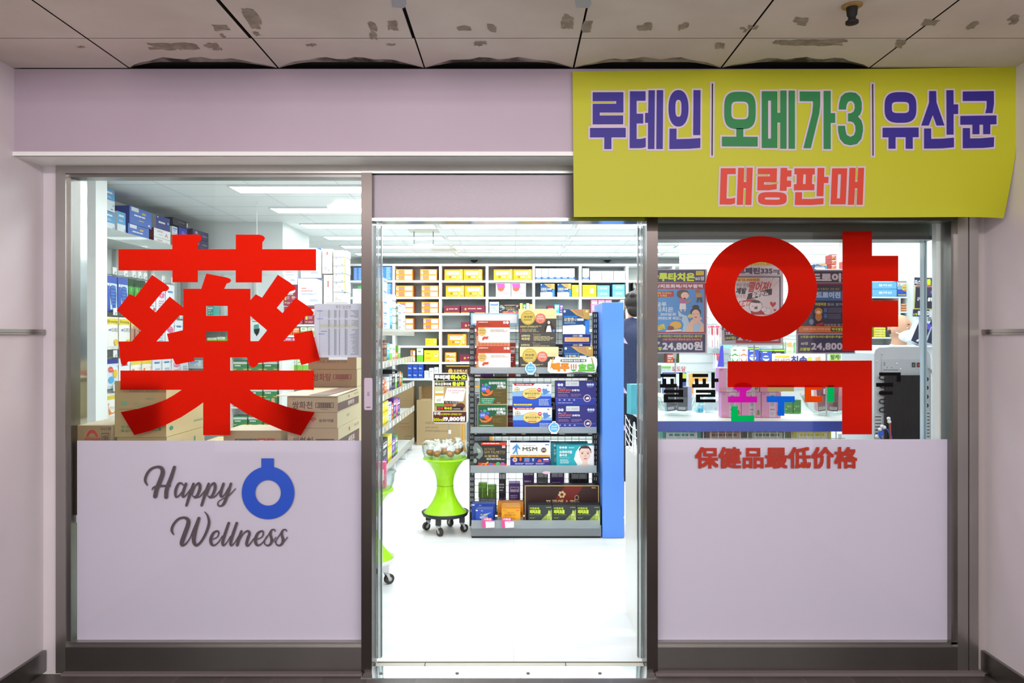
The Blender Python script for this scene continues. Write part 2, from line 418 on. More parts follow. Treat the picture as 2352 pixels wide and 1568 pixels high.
# tiled ceiling in front of the beam, boards sagging off the beam
ZC = 2.368
mb = MB(); mb.box(-3, 3, 1.28, 3.02, 2.383, 2.5, m_void); mb.box(-3, 3, 1.25, 1.28, ZC, 3.5, m_tile)
XJ = [-2.6, -2.02, -1.46, -.894, -.339, .227, .787, 1.35, 1.92, 2.6]
YJ = [1.285, 1.97, 2.53, 2.809]
def cboard(x0, x1, y0, y1, dip, gl, gr):
    N = 16; e = [(x0+gl+(x1-gr-x0-gl)*i/N, y1-dip*min(1, 4.5*min(i, N-i)/N)**.8) for i in range(N+1)]
    loop = [(x1-gr, y0), (x0+gl, y0)]+e
    mb.slab([loop], m_tile, lambda a, b: (a, b, ZC), lambda a, b: (a, b, ZC+.012), edge=M('#2a221c', .9))
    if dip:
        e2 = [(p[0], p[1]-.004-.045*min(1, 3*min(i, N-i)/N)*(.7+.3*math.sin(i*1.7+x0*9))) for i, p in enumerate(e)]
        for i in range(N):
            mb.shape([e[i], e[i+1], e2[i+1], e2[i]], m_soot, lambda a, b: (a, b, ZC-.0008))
for i in range(len(XJ)-1):
    for j in range(3):
        g = .008 if (i == 3 and j == 1) else .0022
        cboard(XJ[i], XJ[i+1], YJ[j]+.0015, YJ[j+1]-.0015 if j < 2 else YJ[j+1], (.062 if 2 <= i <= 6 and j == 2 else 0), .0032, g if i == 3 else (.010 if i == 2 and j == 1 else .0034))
def cp(u, v): Y = F*(ZC-H)/(VC-v); return ((u-UC)*Y/F, Y, ZC-.0012)
PR = random.Random(3); PEEL = []
for (a, b, c, d, n) in [(548,16,596,66,7),(577,70,604,84,2),(486,56,520,70,1),(335,98,455,116,12),(465,98,508,118,5),(502,76,520,90,2),(840,48,868,92,3),(877,40,912,70,5),(700,98,735,108,3),
        (885,95,912,108,2),(1050,60,1080,70,1),(1110,50,1142,86,2),(1088,88,1120,106,3),(1288,32,1322,68,7),(1332,44,1368,82,3),(1462,52,1500,70,4),(1560,46,1600,68,3),(1640,88,1675,114,2),
        (1765,90,1950,104,14),(1822,38,1860,60,4),(1715,56,1745,72,2),(2125,44,2160,58,1),(2232,50,2250,66,1),(2318,30,2352,60,2),(2055,92,2090,112,2),(165,105,205,111,2),(1700,60,1720,74,2)]:
    for k in range(n):
        W = (c-a)*(1 if n < 2 else PR.uniform(.25, .6)); hh = (d-b)*(1 if n < 2 else PR.uniform(.25, .6))
        x = PR.uniform(a, c-W); y = PR.uniform(b, d-hh); sk = (x+W/2-UC)*-.0008*hh
        L = []
        for q in range(14):
            t = q/14*4; s = int(t); f = t-s
            p = [(x+W*f, y), (x+W, y+hh*f), (x+W*(1-f), y+hh), (x, y+hh*(1-f))][s]
            L.append((p[0]+PR.uniform(-2, 2)+(p[1]-y)*(1180-x)*-.0009*-1, max(1, p[1]+PR.uniform(-2, 2))))
        PEEL.append((L, []))
mb.union(PEEL, m_peel, cp)
for (a, c) in ((897, 934), (1319, 1358)):
    mb.shape([(a, -14), (c-2, -14), (c, 8), (c-6, 18), (a+4, 16)], M('#a9afb6', .4), cp)
struct('ceiling', mb, 'stained cream ceiling boards with dark open joints')
r = root('sprinkler_head', 'rusty black pipe stub hanging from the stained ceiling boards', 'sprinkler', (1.042, 2.28, 2.31))
part('flange', MB().lathe([(0, ZC-.001), (.03, ZC-.001), (.03, ZC-.004), (.012, ZC-.008)], 1.042, 2.28, M('#a08049', .5, .3)), r, 'corroded brass flange')
part('pipe', MB().lathe([(.017, ZC-.005), (.015, ZC-.03), (.011, ZC-.036), (.012, ZC-.045), (.019, ZC-.049), (.019, ZC-.056), (0, ZC-.057)], 1.042, 2.28, M('#1c1815', .7)), r)
# ---------------------------------------------------------------- shop shell
XL, XR, YB, ZI = -3.01, 3.4, 9.75, 2.375
struct('floor_shop', MB().box(XL-.1, XR+.1, 3.04, YB+.1, -.05, 0, shopfloor()), 'bright white polished floor inside the shop')
mb = MB().box(XL-.1, XR+.1, 3.09, YB+.1, ZI, ZI+.06, m_intc)
for k in range(-5, 7): mb.box(k*.6+.02, k*.6+.023, 3.1, YB, ZI-.0008, ZI, '#b9c2c2')
for k in range(14): mb.box(XL, XR, 3.3+k*.42, 3.303+k*.42, ZI-.0008, ZI, '#c2caca')
struct('ceiling_shop', mb, 'white panelled ceiling inside the shop')
struct('wall_shop_left', MB().box(XL-.1, XL, 3.03, YB, 0, ZI, m_int))
struct('wall_shop_right', MB().box(XR, XR+.1, 3.03, YB, 0, ZI, m_int))
struct('wall_shop_back', MB().box(XL-.1, XR+.1, YB, YB+.1, 0, ZI, m_grayw))
mb = MB().box(XL, -2.06, 6.6, 7.45, 0, ZI, m_int); struct('wall_shop_block', mb, 'white boxed-in wall block beyond the left shelves')
struct('wall_shop_pier', MB().box(XL, -2.417, 4.28, 4.4, 0, ZI, m_white), 'white pier behind the left window')
struct('wall_shop_partition', MB().box(PX(1619, 5.4), PX(1925, 5.4), 5.4, 5.5, 0, ZI, m_white), 'white partition holding the hanging packs')
# ---------------------------------------------------------------- shop front frame
P0 = plane(Y0)
def fbox(mb, u0, v0, u1, v1, ya, yb, m): return mb.box(PX(u0, Y0), PX(u1, Y0), ya, yb, PZ(v1, Y0), PZ(v0, Y0), m)
w1 = root('window_1', 'large left window with a red character, above white film', None, (PX(500, Y0), Y0, 0)); w1['kind'] = 'structure'
mb = MB(); fbox(mb, 140, 378, 162, 1537, 2.965, 3.05, m_steel); fbox(mb, 162, 400, 168, 1475, 2.985, 3.05, m_steel_d)
fbox(mb, 162, 378, 835, 402, 2.965, 3.05, m_steel); fbox(mb, 162, 402, 835, 409, 2.98, 3.05, m_steel_d)
fbox(mb, 162, 1478, 835, 1534, 2.965, 3.05, m_steel_d); fbox(mb, 162, 1470, 835, 1478, 2.98, 3.05, m_steel)
fbox(mb, 160, 1532, 838, 1540, 2.94, 3.0, M('#756b6c', .6))
part('window_frame', mb, w1)
mb = MB().box(PX(168, Y0)-.006, PX(168, Y0)-.001, 3.0, 3.1, .12, 2.0, m_polish); part('window_frame', mb, w1, 'polished inner edge of the jamb')
part('glass_pane', MB().box(PX(168, Y0), PX(834, Y0), 3.0, 3.006, PZ(1471, Y0), PZ(408, Y0), m_glass), w1)
m_film = vinyl('white_film', '#e0d6e8', '#e2d2ec', .16); m_film2 = m_film
part('privacy_film', MB().box(PX(175, Y0), PX(833, Y0), 3.0065, 3.0075, PZ(1470, Y0), PZ(1012, Y0), m_film), w1, 'plain white film over the lower half')
w2 = root('window_2', 'right window with red lettering, above white film', None, (PX(1840, Y0), Y0, 0)); w2['kind'] = 'structure'
mb = MB(); fbox(mb, 2188, 402, 2235, 1530, 2.965, 3.05, m_steel); fbox(mb, 2212, 402, 2214, 1530, 2.964, 2.966, '#2d2624'); fbox(mb, 2178, 505, 2188, 1475, 2.98, 3.05, m_steel_d)
fbox(mb, 1505, 402, 2188, 498, 2.99, 3.05, m_panel); fbox(mb, 1505, 498, 2188, 509, 2.975, 3.05, m_steel_d)
fbox(mb, 1505, 1478, 2188, 1532, 2.965, 3.05, m_steel_d); fbox(mb, 1505, 1470, 2188, 1478, 2.98, 3.05, m_steel)
fbox(mb, 1500, 1530, 2240, 1540, 2.94, 3.0, M('#756b6c', .6))
part('window_frame', mb, w2)
part('glass_pane', MB().box(PX(1506, Y0), PX(2179, Y0), 3.0, 3.006, PZ(1471, Y0), PZ(508, Y0), m_glass), w2)
part('privacy_film', MB().box(PX(1507, Y0), PX(2178, Y0), 3.0065, 3.0075, PZ(1470, Y0), PZ(1009, Y0), m_film), w2, 'plain white film over the lower half')
mb = MB().box(PX(1500, 3.2), PX(2118, 3.2), 3.12, 3.2, PZ(553, 3.2), 2.2, M('#565b55', .35, .3)); mb.box(PX(1500, 3.2), PX(2121, 3.2), 3.11, 3.22, PZ(556, 3.2), PZ(548, 3.2), M('#3c403f', .3, .4))
part('shutter_box', mb, w2, 'dark grey roller box behind the top of the glass')
mb = MB().box(PX(2150, 3.06), PX(2163, 3.06), 3.06, 3.09, 0, 2.1, m_white); part('post', mb, w2, 'white inner post'); 
mb = MB().box(PX(2113, 3.1), PX(2116, 3.1), 3.08, 3.1, .3, PZ(553, 3.1), M('#b9ccd2', .1)); mb.box(PX(2120, 3.1), PX(2123, 3.1), 3.08, 3.1, .3, PZ(553, 3.1), M('#9db3bb', .1)); part('glass_edge', mb, w2, 'pale vertical edge of the inner glass leaf')
mb = MB().box(PX(2179, Y0)+.002, PX(2179, Y0)+.006, 3.01, 3.1, .12, 2.0, m_polish); part('window_frame', mb, w2, 'polished inner edge of the jamb')
d1 = root('door_1', 'open sliding glass doorway with steel posts', None, (PX(1170, Y0), Y0, 0)); d1['kind'] = 'structure'
mb = MB(); fbox(mb, 835, 402, 859, 1535, 2.955, 3.06, m_post); part('post', mb, d1)
mb = MB(); fbox(mb, 1481, 402, 1506, 1533, 2.955, 3.06, m_post); part('post', mb, d1)
mb = MB(); fbox(mb, 859, 404, 1481, 502, 2.985, 3.06, m_panel); fbox(mb, 835, 380, 1505, 402, 2.965, 3.05, m_steel); part('transom', mb, d1, 'reflective steel panel over the doorway')
mb = MB(); fbox(mb, 859, 502, 1481, 509, 2.98, 3.06, m_polish); part('head_rail', mb, d1)
m_leaf = clear('door_glass', '#eef6f6', .05, ('#dfeaea', .35))
for (a, b, s) in ((860, 869, 0), (1472, 1480, 1)):
    mb = MB(); fbox(mb, a, 512, b, 1528, 3.07, 3.08, m_leaf); part('glass_leaf', mb, d1)
    mb = MB(); e = b if not s else a; fbox(mb, e-1.3, 512, e+1.3, 1525, 3.066, 3.084, M('#7e8689', .2, .6)); fbox(mb, (a if not s else b)-1, 512, (a if not s else b)+1, 1528, 3.066, 3.084, m_polish); part('leaf_edge', mb, d1)
mb = MB(); mb.box(PX(862, Y0), PX(1480, Y0), 2.995, 3.045, 0, .012, M('#cfccbd', .5)); mb.box(PX(862, Y0), PX(1480, Y0), 3.036, 3.042, .008, .014, '#55504c')
for u in (974, 1299): mb.box(PX(u, Y0), PX(u+2, Y0), 2.994, 3.04, .0, .0135, '#3f3a36')
part('threshold', mb, d1)
mb = MB(); v = [(PX(838, Y0), 2.92, .002), (PX(1500, Y0), 2.92, .002), (PX(1490, Y0), 2.995, .016), (PX(848, Y0), 2.995, .016)]
mb.add(v+[(p[0], p[1], -.001) for p in v], [(0, 1, 2, 3), (4, 7, 6, 5), (0, 4, 5, 1), (1, 5, 6, 2), (2, 6, 7, 3), (3, 7, 4, 0)], m_polish)
for u in (875, 1050, 1213, 1378): mb.ball((PX(u, 2.95), 2.95, .009), (.008, .006, .003), '#7c7c7c', 8)
part('ramp_plate', mb, d1, 'shiny metal ramp plate')
r = root('door_sensor', 'pale lilac touch switch plate on the steel post left of the doorway', 'switch', (PX(846, 2.95), 2.945, PZ(941, 2.95)))
mb = MB(); mb.slab([ell(846, 904.5, 9.6, 37, 12, 40)], M('#c3b3c4', .3), plane(2.935), plane(2.955)); part('plate', mb, r)
mb = MB(); f = plane(2.934); mb.shape([ell(846, 906, 2.6, 3, 2, 16), ell(846, 906, 1.6, 2, 2, 16)], '#5b5060', f); part('ring_symbol', mb, r, 'small printed ring'); mb = MB().shape(rect(843.5, 900, 848.5, 901), '#5b5060', f); part('dash_symbol', mb, r, 'small printed dash'); mb = MB().shape(rect(841, 934, 851, 936), '#5b5060', f); part('name_strip', mb, r, 'tiny printed strip')
# ---------------------------------------------------------------- film lettering on the glass
m_red = vinyl('red_film', '#a0100a', '#f4220f', .52); m_red2 = m_red
YL = Y0-.0015; PL = plane(YL)
RED = [rect(272,572,726,621),
 [(395.5,538.5),(455,538.5),(461,541),(463,546),(461,552),(455,557),(454.5,648),(396,648)],
 [(541.4,538.7),(596,538.7),(604,541),(608.7,546),(607,551),(602.7,556),(601.5,648.5),(541.4,648.5)],
 [(473.8,628),(520.7,637),(529,640),(531,645),(527,649),(520.7,651),(514.5,664),(461.7,664)],
 [(349.5,631),(381,652.7),(388,659),(388,664),(383,668),(374,669),(344,705.7),(357.7,716.9),(389.6,680.9),(421,705.7),(421,724.8),(412.5,724),(359.4,784),(302.6,784),(323.7,758.8),(267.9,712.7),(297.2,675),(311.3,681)],
 [(638,630.8),(665.8,648.5),(677.4,659.3),(678,665),(665.8,669.3),(635.9,706.9),(648.7,718.7),(679,683.9),(712.2,706.6),(720.8,718.2),(718,724),(711.4,725.3),(702.8,724),(650.6,784),(592.6,784.5),(613.5,758.3),(575,725.6),(575,689.2),(587.3,675.4),(601.9,683.3)],
 [(272,783.9),(677,783),(674.6,766.6),(716.9,758),(735.2,827.4),(692,838),(687.7,824),(593.7,833.4),(588,841),(580.5,844.5),(573,840),(567.2,820.8),(445,820.8),(447.4,828.5),(403.6,837.4),(397.4,823.5),(294,830.3),(290,838),(283,840),(278,835),(276.5,826)],
 [(383.4,766.3),(421,758),(421,785),(388,785)],
 rect(276.5,850.6,720.9,895), rect(466.6,820,529,999.2),
 [(419,894),(467,894),(466.6,924),(450,936.2),(416.9,957.4),(381.5,974.9),(346,988.8),(308.5,998.8),(276.9,946.2),(317.4,938.4),(350.5,929),(381.5,917),(399.2,907)],
 [(572.3,894),(585,904.8),(615.9,919.2),(657.9,933.6),(691,942.4),(723,946.2),(691,999.9),(649,987.7),(604.8,968.9),(567.2,950.1),(529,925.8),(529,894)]]
mb = MB()
mb.union([(l, []) for l in RED]+[(rect(420.8,663,575.2,786), [rect(473.5,702.4,523,724.8), rect(473.5,760.8,523,782.5)])], m_red, PL)
solo('window_lettering', mb, 'huge red Chinese medicine character stuck on the left window glass', 'lettering')
mb = MB(); mb.shape([ell(1748.5, 663, 128, 121, 2, 72), ell(1749.2, 663.8, 61, 62, 2, 56)], m_red, PL)
mb.shape([(1935,530.5),(2002.9,530.5),(2002.9,587.2),(2063.2,587.2),(2063.2,645.9),(2002.9,645.9),(2002.9,690),(2063.2,690),(2063.2,750.3),(2002.9,750.3),(2002.9,805),(1935,805)], m_red, PL)
mb.shape([(1671.3,829.2),(2002.9,827.6),(2002.9,997.3),(1934.2,997.3),(1934.2,889),(1671.3,889)], m_red, PL)
solo('window_lettering', mb, 'huge red Korean medicine syllable stuck on the right window glass', 'lettering')
mb = MB(); z = zoomfn(1430, 800, 6.357, plane(Y0-.0007)); bk = M('#0c0c0d', .8, 0, .1); PAL = []
for dx in (0, 470):
    for q in ([rect(552,370,780,418)], [[(583,440),(636,440),(640,530),(588,530)]], [[(697,440),(748,440),(748,530),(700,530)]], [[(545,520),(793,515),(793,570),(545,573)]],
              [[(825,350),(877,350),(877,438),(930,438),(930,490),(877,490),(877,578),(825,578)]], [[(600,603),(885,603),(885,708),(664,708),(664,742),(888,742),(888,788),(600,788),(600,670),(818,670),(818,648),(600,648)]]):
        PAL += [([(a+dx, b) for a, b in l], []) for l in q]
mb.union(PAL, bk, z)
solo('window_lettering', mb, 'two matching black Korean syllables low on the right window glass', 'lettering')
mb = MB(); z6 = zoomfn(1750, 800, 5.227, plane(Y0-.0007))
mg = vinyl('magenta_film', '#b0108c', '#f020c0', .55); gr = vinyl('green_film', '#009048', '#10e070', .5); bl = vinyl('blue_film', '#0a50c0', '#2080ff', .5); og = vinyl('orange_film', '#e04000', '#ff5010', .5); be = vinyl('beige_film', '#a89860', '#c8b880', .3)
mb.union([(ell(1755, 560, 135, 68, 2, 40), []), (rect(1710,600,1805,705), []), (rect(1540,700,1965,788), [])], mg, z)
mb.shape([(1585,842),(1683,842),(1683,978),(1922,978),(1922,1067),(1585,1067)], gr, z)
mb.shape(rect(68,440,385,515), be, z6); mb.shape([(57,573),(395,573),(395,645),(270,645),(270,808),(190,808),(190,645),(57,645)], bl, z6)
mb.shape([(513,440),(720,440),(720,497),(592,497),(592,572),(725,572),(725,645),(513,645)], og, z6); mb.shape(rect(783,440,868,645), gr, z6)
solo('window_lettering', mb, 'multicoloured Korean letter pieces half hidden behind the red syllable', 'lettering')
mb = MB(); mb.shape(rect(1407,287,1667,325), bk, z6); mb.shape(rect(1620,325,1667,400), bk, z6); mb.shape(rect(1370,413,1575,460), bk, z6); mb.shape(rect(1410,515,1570,555), bk, z6)
solo('window_lettering', mb, 'black letter strokes on the glass in front of the water purifier', 'lettering')
mb = MB(); mb.text('保健品最低价格', (1596, 1026, 1970, 1076), M('#ae2c16', .6), PL, .05)
solo('window_lettering', mb, 'row of seven red Chinese characters on the white film of the right window', 'lettering')
mb = MB(); mb.shape([ell(615.6, 1131.5, 60.5, 60.5, 2, 64), ell(615.6, 1131.5, 29.5, 29.5, 2, 40)], M('#1c4fc4', .4), PL); mb.shape([(600.2,1052.4),(628.9,1052.4),(628.9,1073),(622,1071.6),(615,1071),(608,1071.6),(600.2,1073)], M('#1c4fc4', .4), PL)
solo('window_logo', mb, 'blue ring with a short stem stuck on the white film of the left window', 'logo')
mb = MB(); z = zoomfn(310, 1030, 6.03, PL); gy = M('#554b51', .5); RB = []
def S(t, dx=0):
    RB.extend(ribbon_shapes([(p[0]+dx, p[1], p[2]) for p in t]))
S([(170,505,20),(140,440,36),(165,350,36),(225,280,34),(310,252,34),(370,275,52),(382,340,60),(345,450,62),(300,560,62),(278,660,58)])
S([(545,258,44),(500,400,54),(440,560,58),(430,670,54)]); S([(237,570,14),(255,540,24),(320,520,30),(485,514,28)])
A = [(668,505,20),(640,478,24),(600,490,34),(562,580,40),(566,665,30),(610,650,22),(675,560,18),(705,485,34)]; S(A); S([(705,488,38),(670,590,42),(662,660,36),(700,650,20),(790,530,16)])
for dx in (0, 210):
    S([(810,486,34),(770,600,42),(712,785,36)], dx); S([(788,640,16),(835,520,20),(885,480,36),(900,540,42),(870,630,38),(830,668,24),(800,655,18)], dx); S([(825,680,22),(900,660,20),(990,550,16)], dx)
S([(1225,486,36),(1190,600,42),(1192,660,36),(1230,650,20),(1295,540,16)]); S([(1328,486,36),(1280,640,42),(1230,760,40),(1185,795,22),(1150,780,22),(1155,735,16),(1210,698,14),(1300,650,16),(1390,555,14)])
S([(535,1190,16),(508,1130,34),(532,1050,34),(600,975,32),(680,955,34),(735,990,52),(732,1060,58),(685,1190,60),(648,1300,58),(655,1340,34),(700,1320,24),(760,1240,18),(800,1150,26),(884,965,40)])
S([(884,965,44),(842,1100,54),(815,1230,56),(820,1305,50),(855,1338,36),(920,1280,32),(985,1160,36),(1025,1030,38),(1005,930,26),(965,875,12)])
for dx in (0, 618): S([(1075,1257,14),(1140,1222,18),(1160,1165,22),(1138,1140,24),(1085,1170,36),(1050,1250,44),(1058,1315,40),(1092,1340,24),(1150,1300,18),(1210,1210,16)], dx)
for dx in (0, 111): S([(1298,1030,36),(1240,1200,42),(1213,1300,40),(1225,1342,24),(1270,1300,16),(1325,1210,16)], dx)
S([(1473,1145,34),(1445,1230,42),(1415,1335,40)]); S([(1430,1290,16),(1500,1180,18),(1560,1140,28),(1585,1175,38),(1560,1250,42),(1545,1325,38),(1572,1342,22),(1650,1240,16)])
for dx in (0, 157): S([(1780,1295,14),(1850,1190,18),(1890,1130,24),(1930,1120,18),(1943,1145,14)], dx); S([(1890,1135,20),(1878,1190,32),(1893,1260,40),(1880,1315,34),(1840,1342,24),(1797,1320,18),(1795,1285,16)], dx); S([(1875,1330,16),(1955,1225,14)], dx)
mb.union(RB, gy, z)
solo('window_lettering', mb, 'dark grey handwritten Happy Wellness script on the white film of the left window', 'lettering')
# price sheet taped inside the left window
r = root('paper_sheet', 'white sheet with a printed table taped inside the left window', 'paper', (PX(776, 3.01), 3.012, PZ(822, 3.01)))
mb = MB(); pf = plane(3.0135); mb.slab([rect(722,697.5,831,820.5)], M('#cdcfe0', .6), pf, plane(3.0145)); q = plane(3.0128)
mb.text('현오상 가격', (772,701,806,709), '#77757f', q, 0, 0, True)
for j in range(46):
    vv = 712+j*2.25
    if j in (8, 9, 17, 18): continue
    mb.shape(rect(734, vv, 823, vv+.35), '#a4a6b6', q)
    for c in ((754,758,.8),(768,773,.8),(779,781,.9),(792,798,.9)): 
        mb.shape(rect(c[0], vv+.5, c[1], vv+1.8), '#9698a8', q)
    k = 823-PR.uniform(7, 20); mb.shape(rect(k, vv+.5, 823, vv+1.8), '#a0a2b2', q)
for u in (734, 754, 768, 779, 792, 823): mb.shape(rect(u, 711, u+.5, 815), '#8c8ea0', q)
mb.shape(rect(734,745,823,753), '#c4bfb0', plane(3.0131))
for (a, b) in ((727, 713), (728, 731), (737, 760), (731, 766)): mb.shape(rect(a, b, a+14, b+1.6), '#7480c8', q)
part('sheet', mb, r)
for t in (rect(750,693,798,699), rect(755,820,798,826)): mb = MB(); mb.slab([t], M('#e6ecee', .5), plane(3.0105), plane(3.0125)); part('tape', mb, r)
# ---------------------------------------------------------------- banner on the beam
YBN = 2.800
def bw(u, v, off=0):
    x = PX(u, YBN); zz = PZ(v, YBN); y = YBN-off
    t = max(0, (v-352)/150); s = max(0, (u-2180)/155); s2 = max(0, (v-250)/250)
    y += .05*t*s*s+.01*t*math.sin((u-1315)/260); x -= .022*s2*s2*s*s
    return (x, y, zz+.002*math.sin(u/190))
m_ban = M('#b8b91c', .5); mb = MB(); NU, NV = 60, 16
g = [bw(1315+1020*i/NU+(3*j/NV if i == 0 else 0), 165+334*j/NV-(i/NU)*(12*(1-j/NV)+2*j/NV)) for j in range(NV+1) for i in range(NU+1)]
mb.add(g, [(j*(NU+1)+i, (j+1)*(NU+1)+i, (j+1)*(NU+1)+i+1, j*(NU+1)+i+1) for j in range(NV) for i in range(NU)], m_ban, True)
g2 = [(p[0], p[1]+.0012, p[2]) for p in g]; mb.add(g2, [(j*(NU+1)+i, j*(NU+1)+i+1, (j+1)*(NU+1)+i+1, (j+1)*(NU+1)+i) for j in range(NV) for i in range(NU)], m_ban, True)
navy, grn, rdc, blk, wht = M('#2d1f86', .5), M('#1d7a3f', .5), M('#cf3a20', .5), M('#15101a', .5), M('#c9b9c6', .5)
Z1, Z2, Z3, Z4 = (1300,150,6.533), (1640,150,6.533), (1990,150,6.533), (1620,340,5.88)
GL = [
 (Z1,navy,[[(400,413),(860,413),(860,718),(505,718),(505,762),(856,762),(856,894),(400,894),(400,586),(752,586),(752,548),(400,548)]]),
 (Z1,navy,[[(360,948),(895,948),(895,1090),(680,1090),(680,1265),(574,1265),(574,1090),(360,1090)]]),
 (Z1,navy,[[(958,400),(1192,400),(1192,542),(1058,542),(1058,737),(1157,737),(1157,882),(1058,882),(1058,1115),(1130,1113),(1195,1096),(1195,1235),(1140,1250),(1080,1252),(954,1252)]]),
 (Z1,navy,[[(1236,386),(1332,386),(1325,1265),(1228,1265),(1230,872),(1185,872),(1185,725),(1232,725)]]), (Z1,navy,[[(1360,384),(1457,384),(1450,1265),(1353,1265)]]),
 (Z1,navy,[ell(1686,655,150,273,2.25,44), ell(1685,655,46,127,3,28)]), (Z1,navy,[[(1911,382),(2016,382),(2012,1055),(1906,1055)]]),
 (Z1,navy,[[(1552,960),(1657,960),(1655,1118),(1850,1112),(2014,1100),(2012,1246),(1850,1260),(1549,1265)]]), (Z1,blk,[[(2186,282),(2204,282),(2199,1360),(2181,1360)]]),
 (Z2,grn,[ell(386,683,236,280,3.2,48), ell(386,683,130,135,4,32)]), (Z2,grn,[[(332,950),(436,950),(436,1078),(652,1078),(652,1222),(116,1222),(116,1078),(332,1078)]]),
 (Z2,grn,[[(713,393),(947,393),(947,715),(990,715),(990,382),(1085,382),(1085,1252),(990,1252),(990,860),(947,860),(947,1243),(713,1243)], rect(807,532,853,1103)]), (Z2,grn,[rect(1115,382,1210,1252)]),
 (Z2,grn,[[(1283,393),(1588,393),(1588,600),(1575,720),(1448,1242),(1338,1242),(1470,720),(1482,600),(1482,538),(1283,538)]]),
 (Z2,grn,[[(1641,383),(1746,383),(1746,715),(1813,715),(1813,860),(1746,860),(1746,1252),(1641,1252)]]),
 (Z2,grn,[[(1868,660),(1872,580),(1900,470),(1960,415),(2040,400),(2125,412),(2185,470),(2212,560),(2212,660),(2190,730),(2155,765),(2205,820),(2228,900),(2230,980),(2205,1100),(2140,1175),(2045,1196),(1950,1175),(1885,1100),(1858,980),(1857,905),(1962,905),(1965,960),(1985,1040),(2040,1070),(2095,1045),(2120,980),(2115,905),(2090,855),(2050,838),(2007,838),(2007,718),(2050,716),(2090,690),(2108,640),(2105,580),(2080,540),(2045,530),(2005,545),(1982,600),(1975,660)]]),
 (Z3,blk,[[(80,277),(98,277),(103,1350),(87,1350)]]), (Z3,navy,[ell(506,627,238,230,3,48), ell(506,627,130,85,4,32)]),
 (Z3,navy,[[(238,932),(778,928),(778,1072),(690,1072),(690,1245),(585,1245),(585,1072),(432,1072),(432,1245),(327,1245),(327,1075),(238,1075)]]),
 (Z3,navy,[[(936,382),(1040,382),(1045,550),(1165,898),(1048,898),(990,740),(930,898),(817,898),(935,555)]]),
 (Z3,navy,[[(1194,370),(1300,370),(1302,582),(1370,582),(1370,726),(1302,726),(1302,1035),(1198,1035)]]), (Z3,navy,[[(860,942),(965,942),(966,1098),(1130,1095),(1307,1080),(1307,1224),(1130,1240),(860,1243)]]),
 (Z3,navy,[[(1440,390),(1905,385),(1907,580),(1885,715),(1776,716),(1797,640),(1800,532),(1440,532)]]),
 (Z3,navy,[[(1403,755),(1945,750),(1945,882),(1853,884),(1853,1030),(1746,1030),(1746,887),(1690,887),(1690,1030),(1585,1030),(1585,887),(1403,887)]]),
 (Z3,navy,[[(1440,938),(1548,938),(1549,1093),(1700,1092),(1912,1076),(1909,1222),(1750,1236),(1441,1240)]]),
 (Z4,rdc,[[(210,277),(411,275),(411,353),(297,355),(290,682),(350,682),(408,670),(406,748),(350,762),(200,762)]]),
 (Z4,rdc,[[(444,270),(525,270),(522,460),(556,460),(558,268),(640,268),(628,765),(546,765),(552,540),(520,540),(513,765),(432,765)]]),
 (Z4,rdc,[[(710,276),(968,273),(965,458),(795,460),(795,493),(870,493),(968,482),(967,552),(860,568),(706,568),(708,383),(875,381),(875,352),(710,352)]]),
 (Z4,rdc,[[(1018,267),(1106,267),(1106,300),(1165,300),(1163,383),(1106,383),(1104,437),(1161,437),(1160,520),(1102,520),(1100,573),(1011,573)]]),
 (Z4,rdc,[ell(911,678,193,86,3.4,44), ell(911,678,103,16,5,24)]),
 (Z4,rdc,[[(1205,272),(1478,270),(1478,352),(1446,352),(1442,482),(1475,482),(1475,563),(1200,565),(1200,485),(1235,485),(1238,352),(1205,352)], [(1325,352),(1360,352),(1358,482),(1320,482)]]),
 (Z4,rdc,[[(1517,265),(1607,265),(1605,385),(1664,385),(1662,467),(1602,467),(1599,643),(1508,643)]]), (Z4,rdc,[[(1220,592),(1311,592),(1309,682),(1440,682),(1602,670),(1600,750),(1440,762),(1215,762)]]),
 (Z4,rdc,[[(1712,270),(1915,268),(1900,752),(1698,752)], [(1792,348),(1833,348),(1823,672),(1782,672)]]),
 (Z4,rdc,[[(1947,262),(2029,262),(2024,450),(2055,450),(2062,262),(2142,262),(2128,757),(2047,757),(2055,534),(2023,534),(2012,757),(1930,757)]])]
OUT = []
for Z, c, L in GL:
    L = [[(Z[0]+a/Z[2], Z[1]+b/Z[2]) for a, b in l] for l in L]
    o = [grow(L[0], 4.2)]
    for hl in L[1:]:
        w_ = max(p[0] for p in hl)-min(p[0] for p in hl); h_ = max(p[1] for p in hl)-min(p[1] for p in hl)
        if min(w_, h_) > 9: o.append(grow(hl, -4.2))
    OUT.append((o[0], o[1:])); mb.shape(L, c, lambda a, b: bw(a, b, .003))
mb.union(OUT, wht, lambda a, b: bw(a, b, .0015))
solo('banner', mb, 'yellow Korean banner with purple, green and red lettering taped on the lilac beam', 'banner')
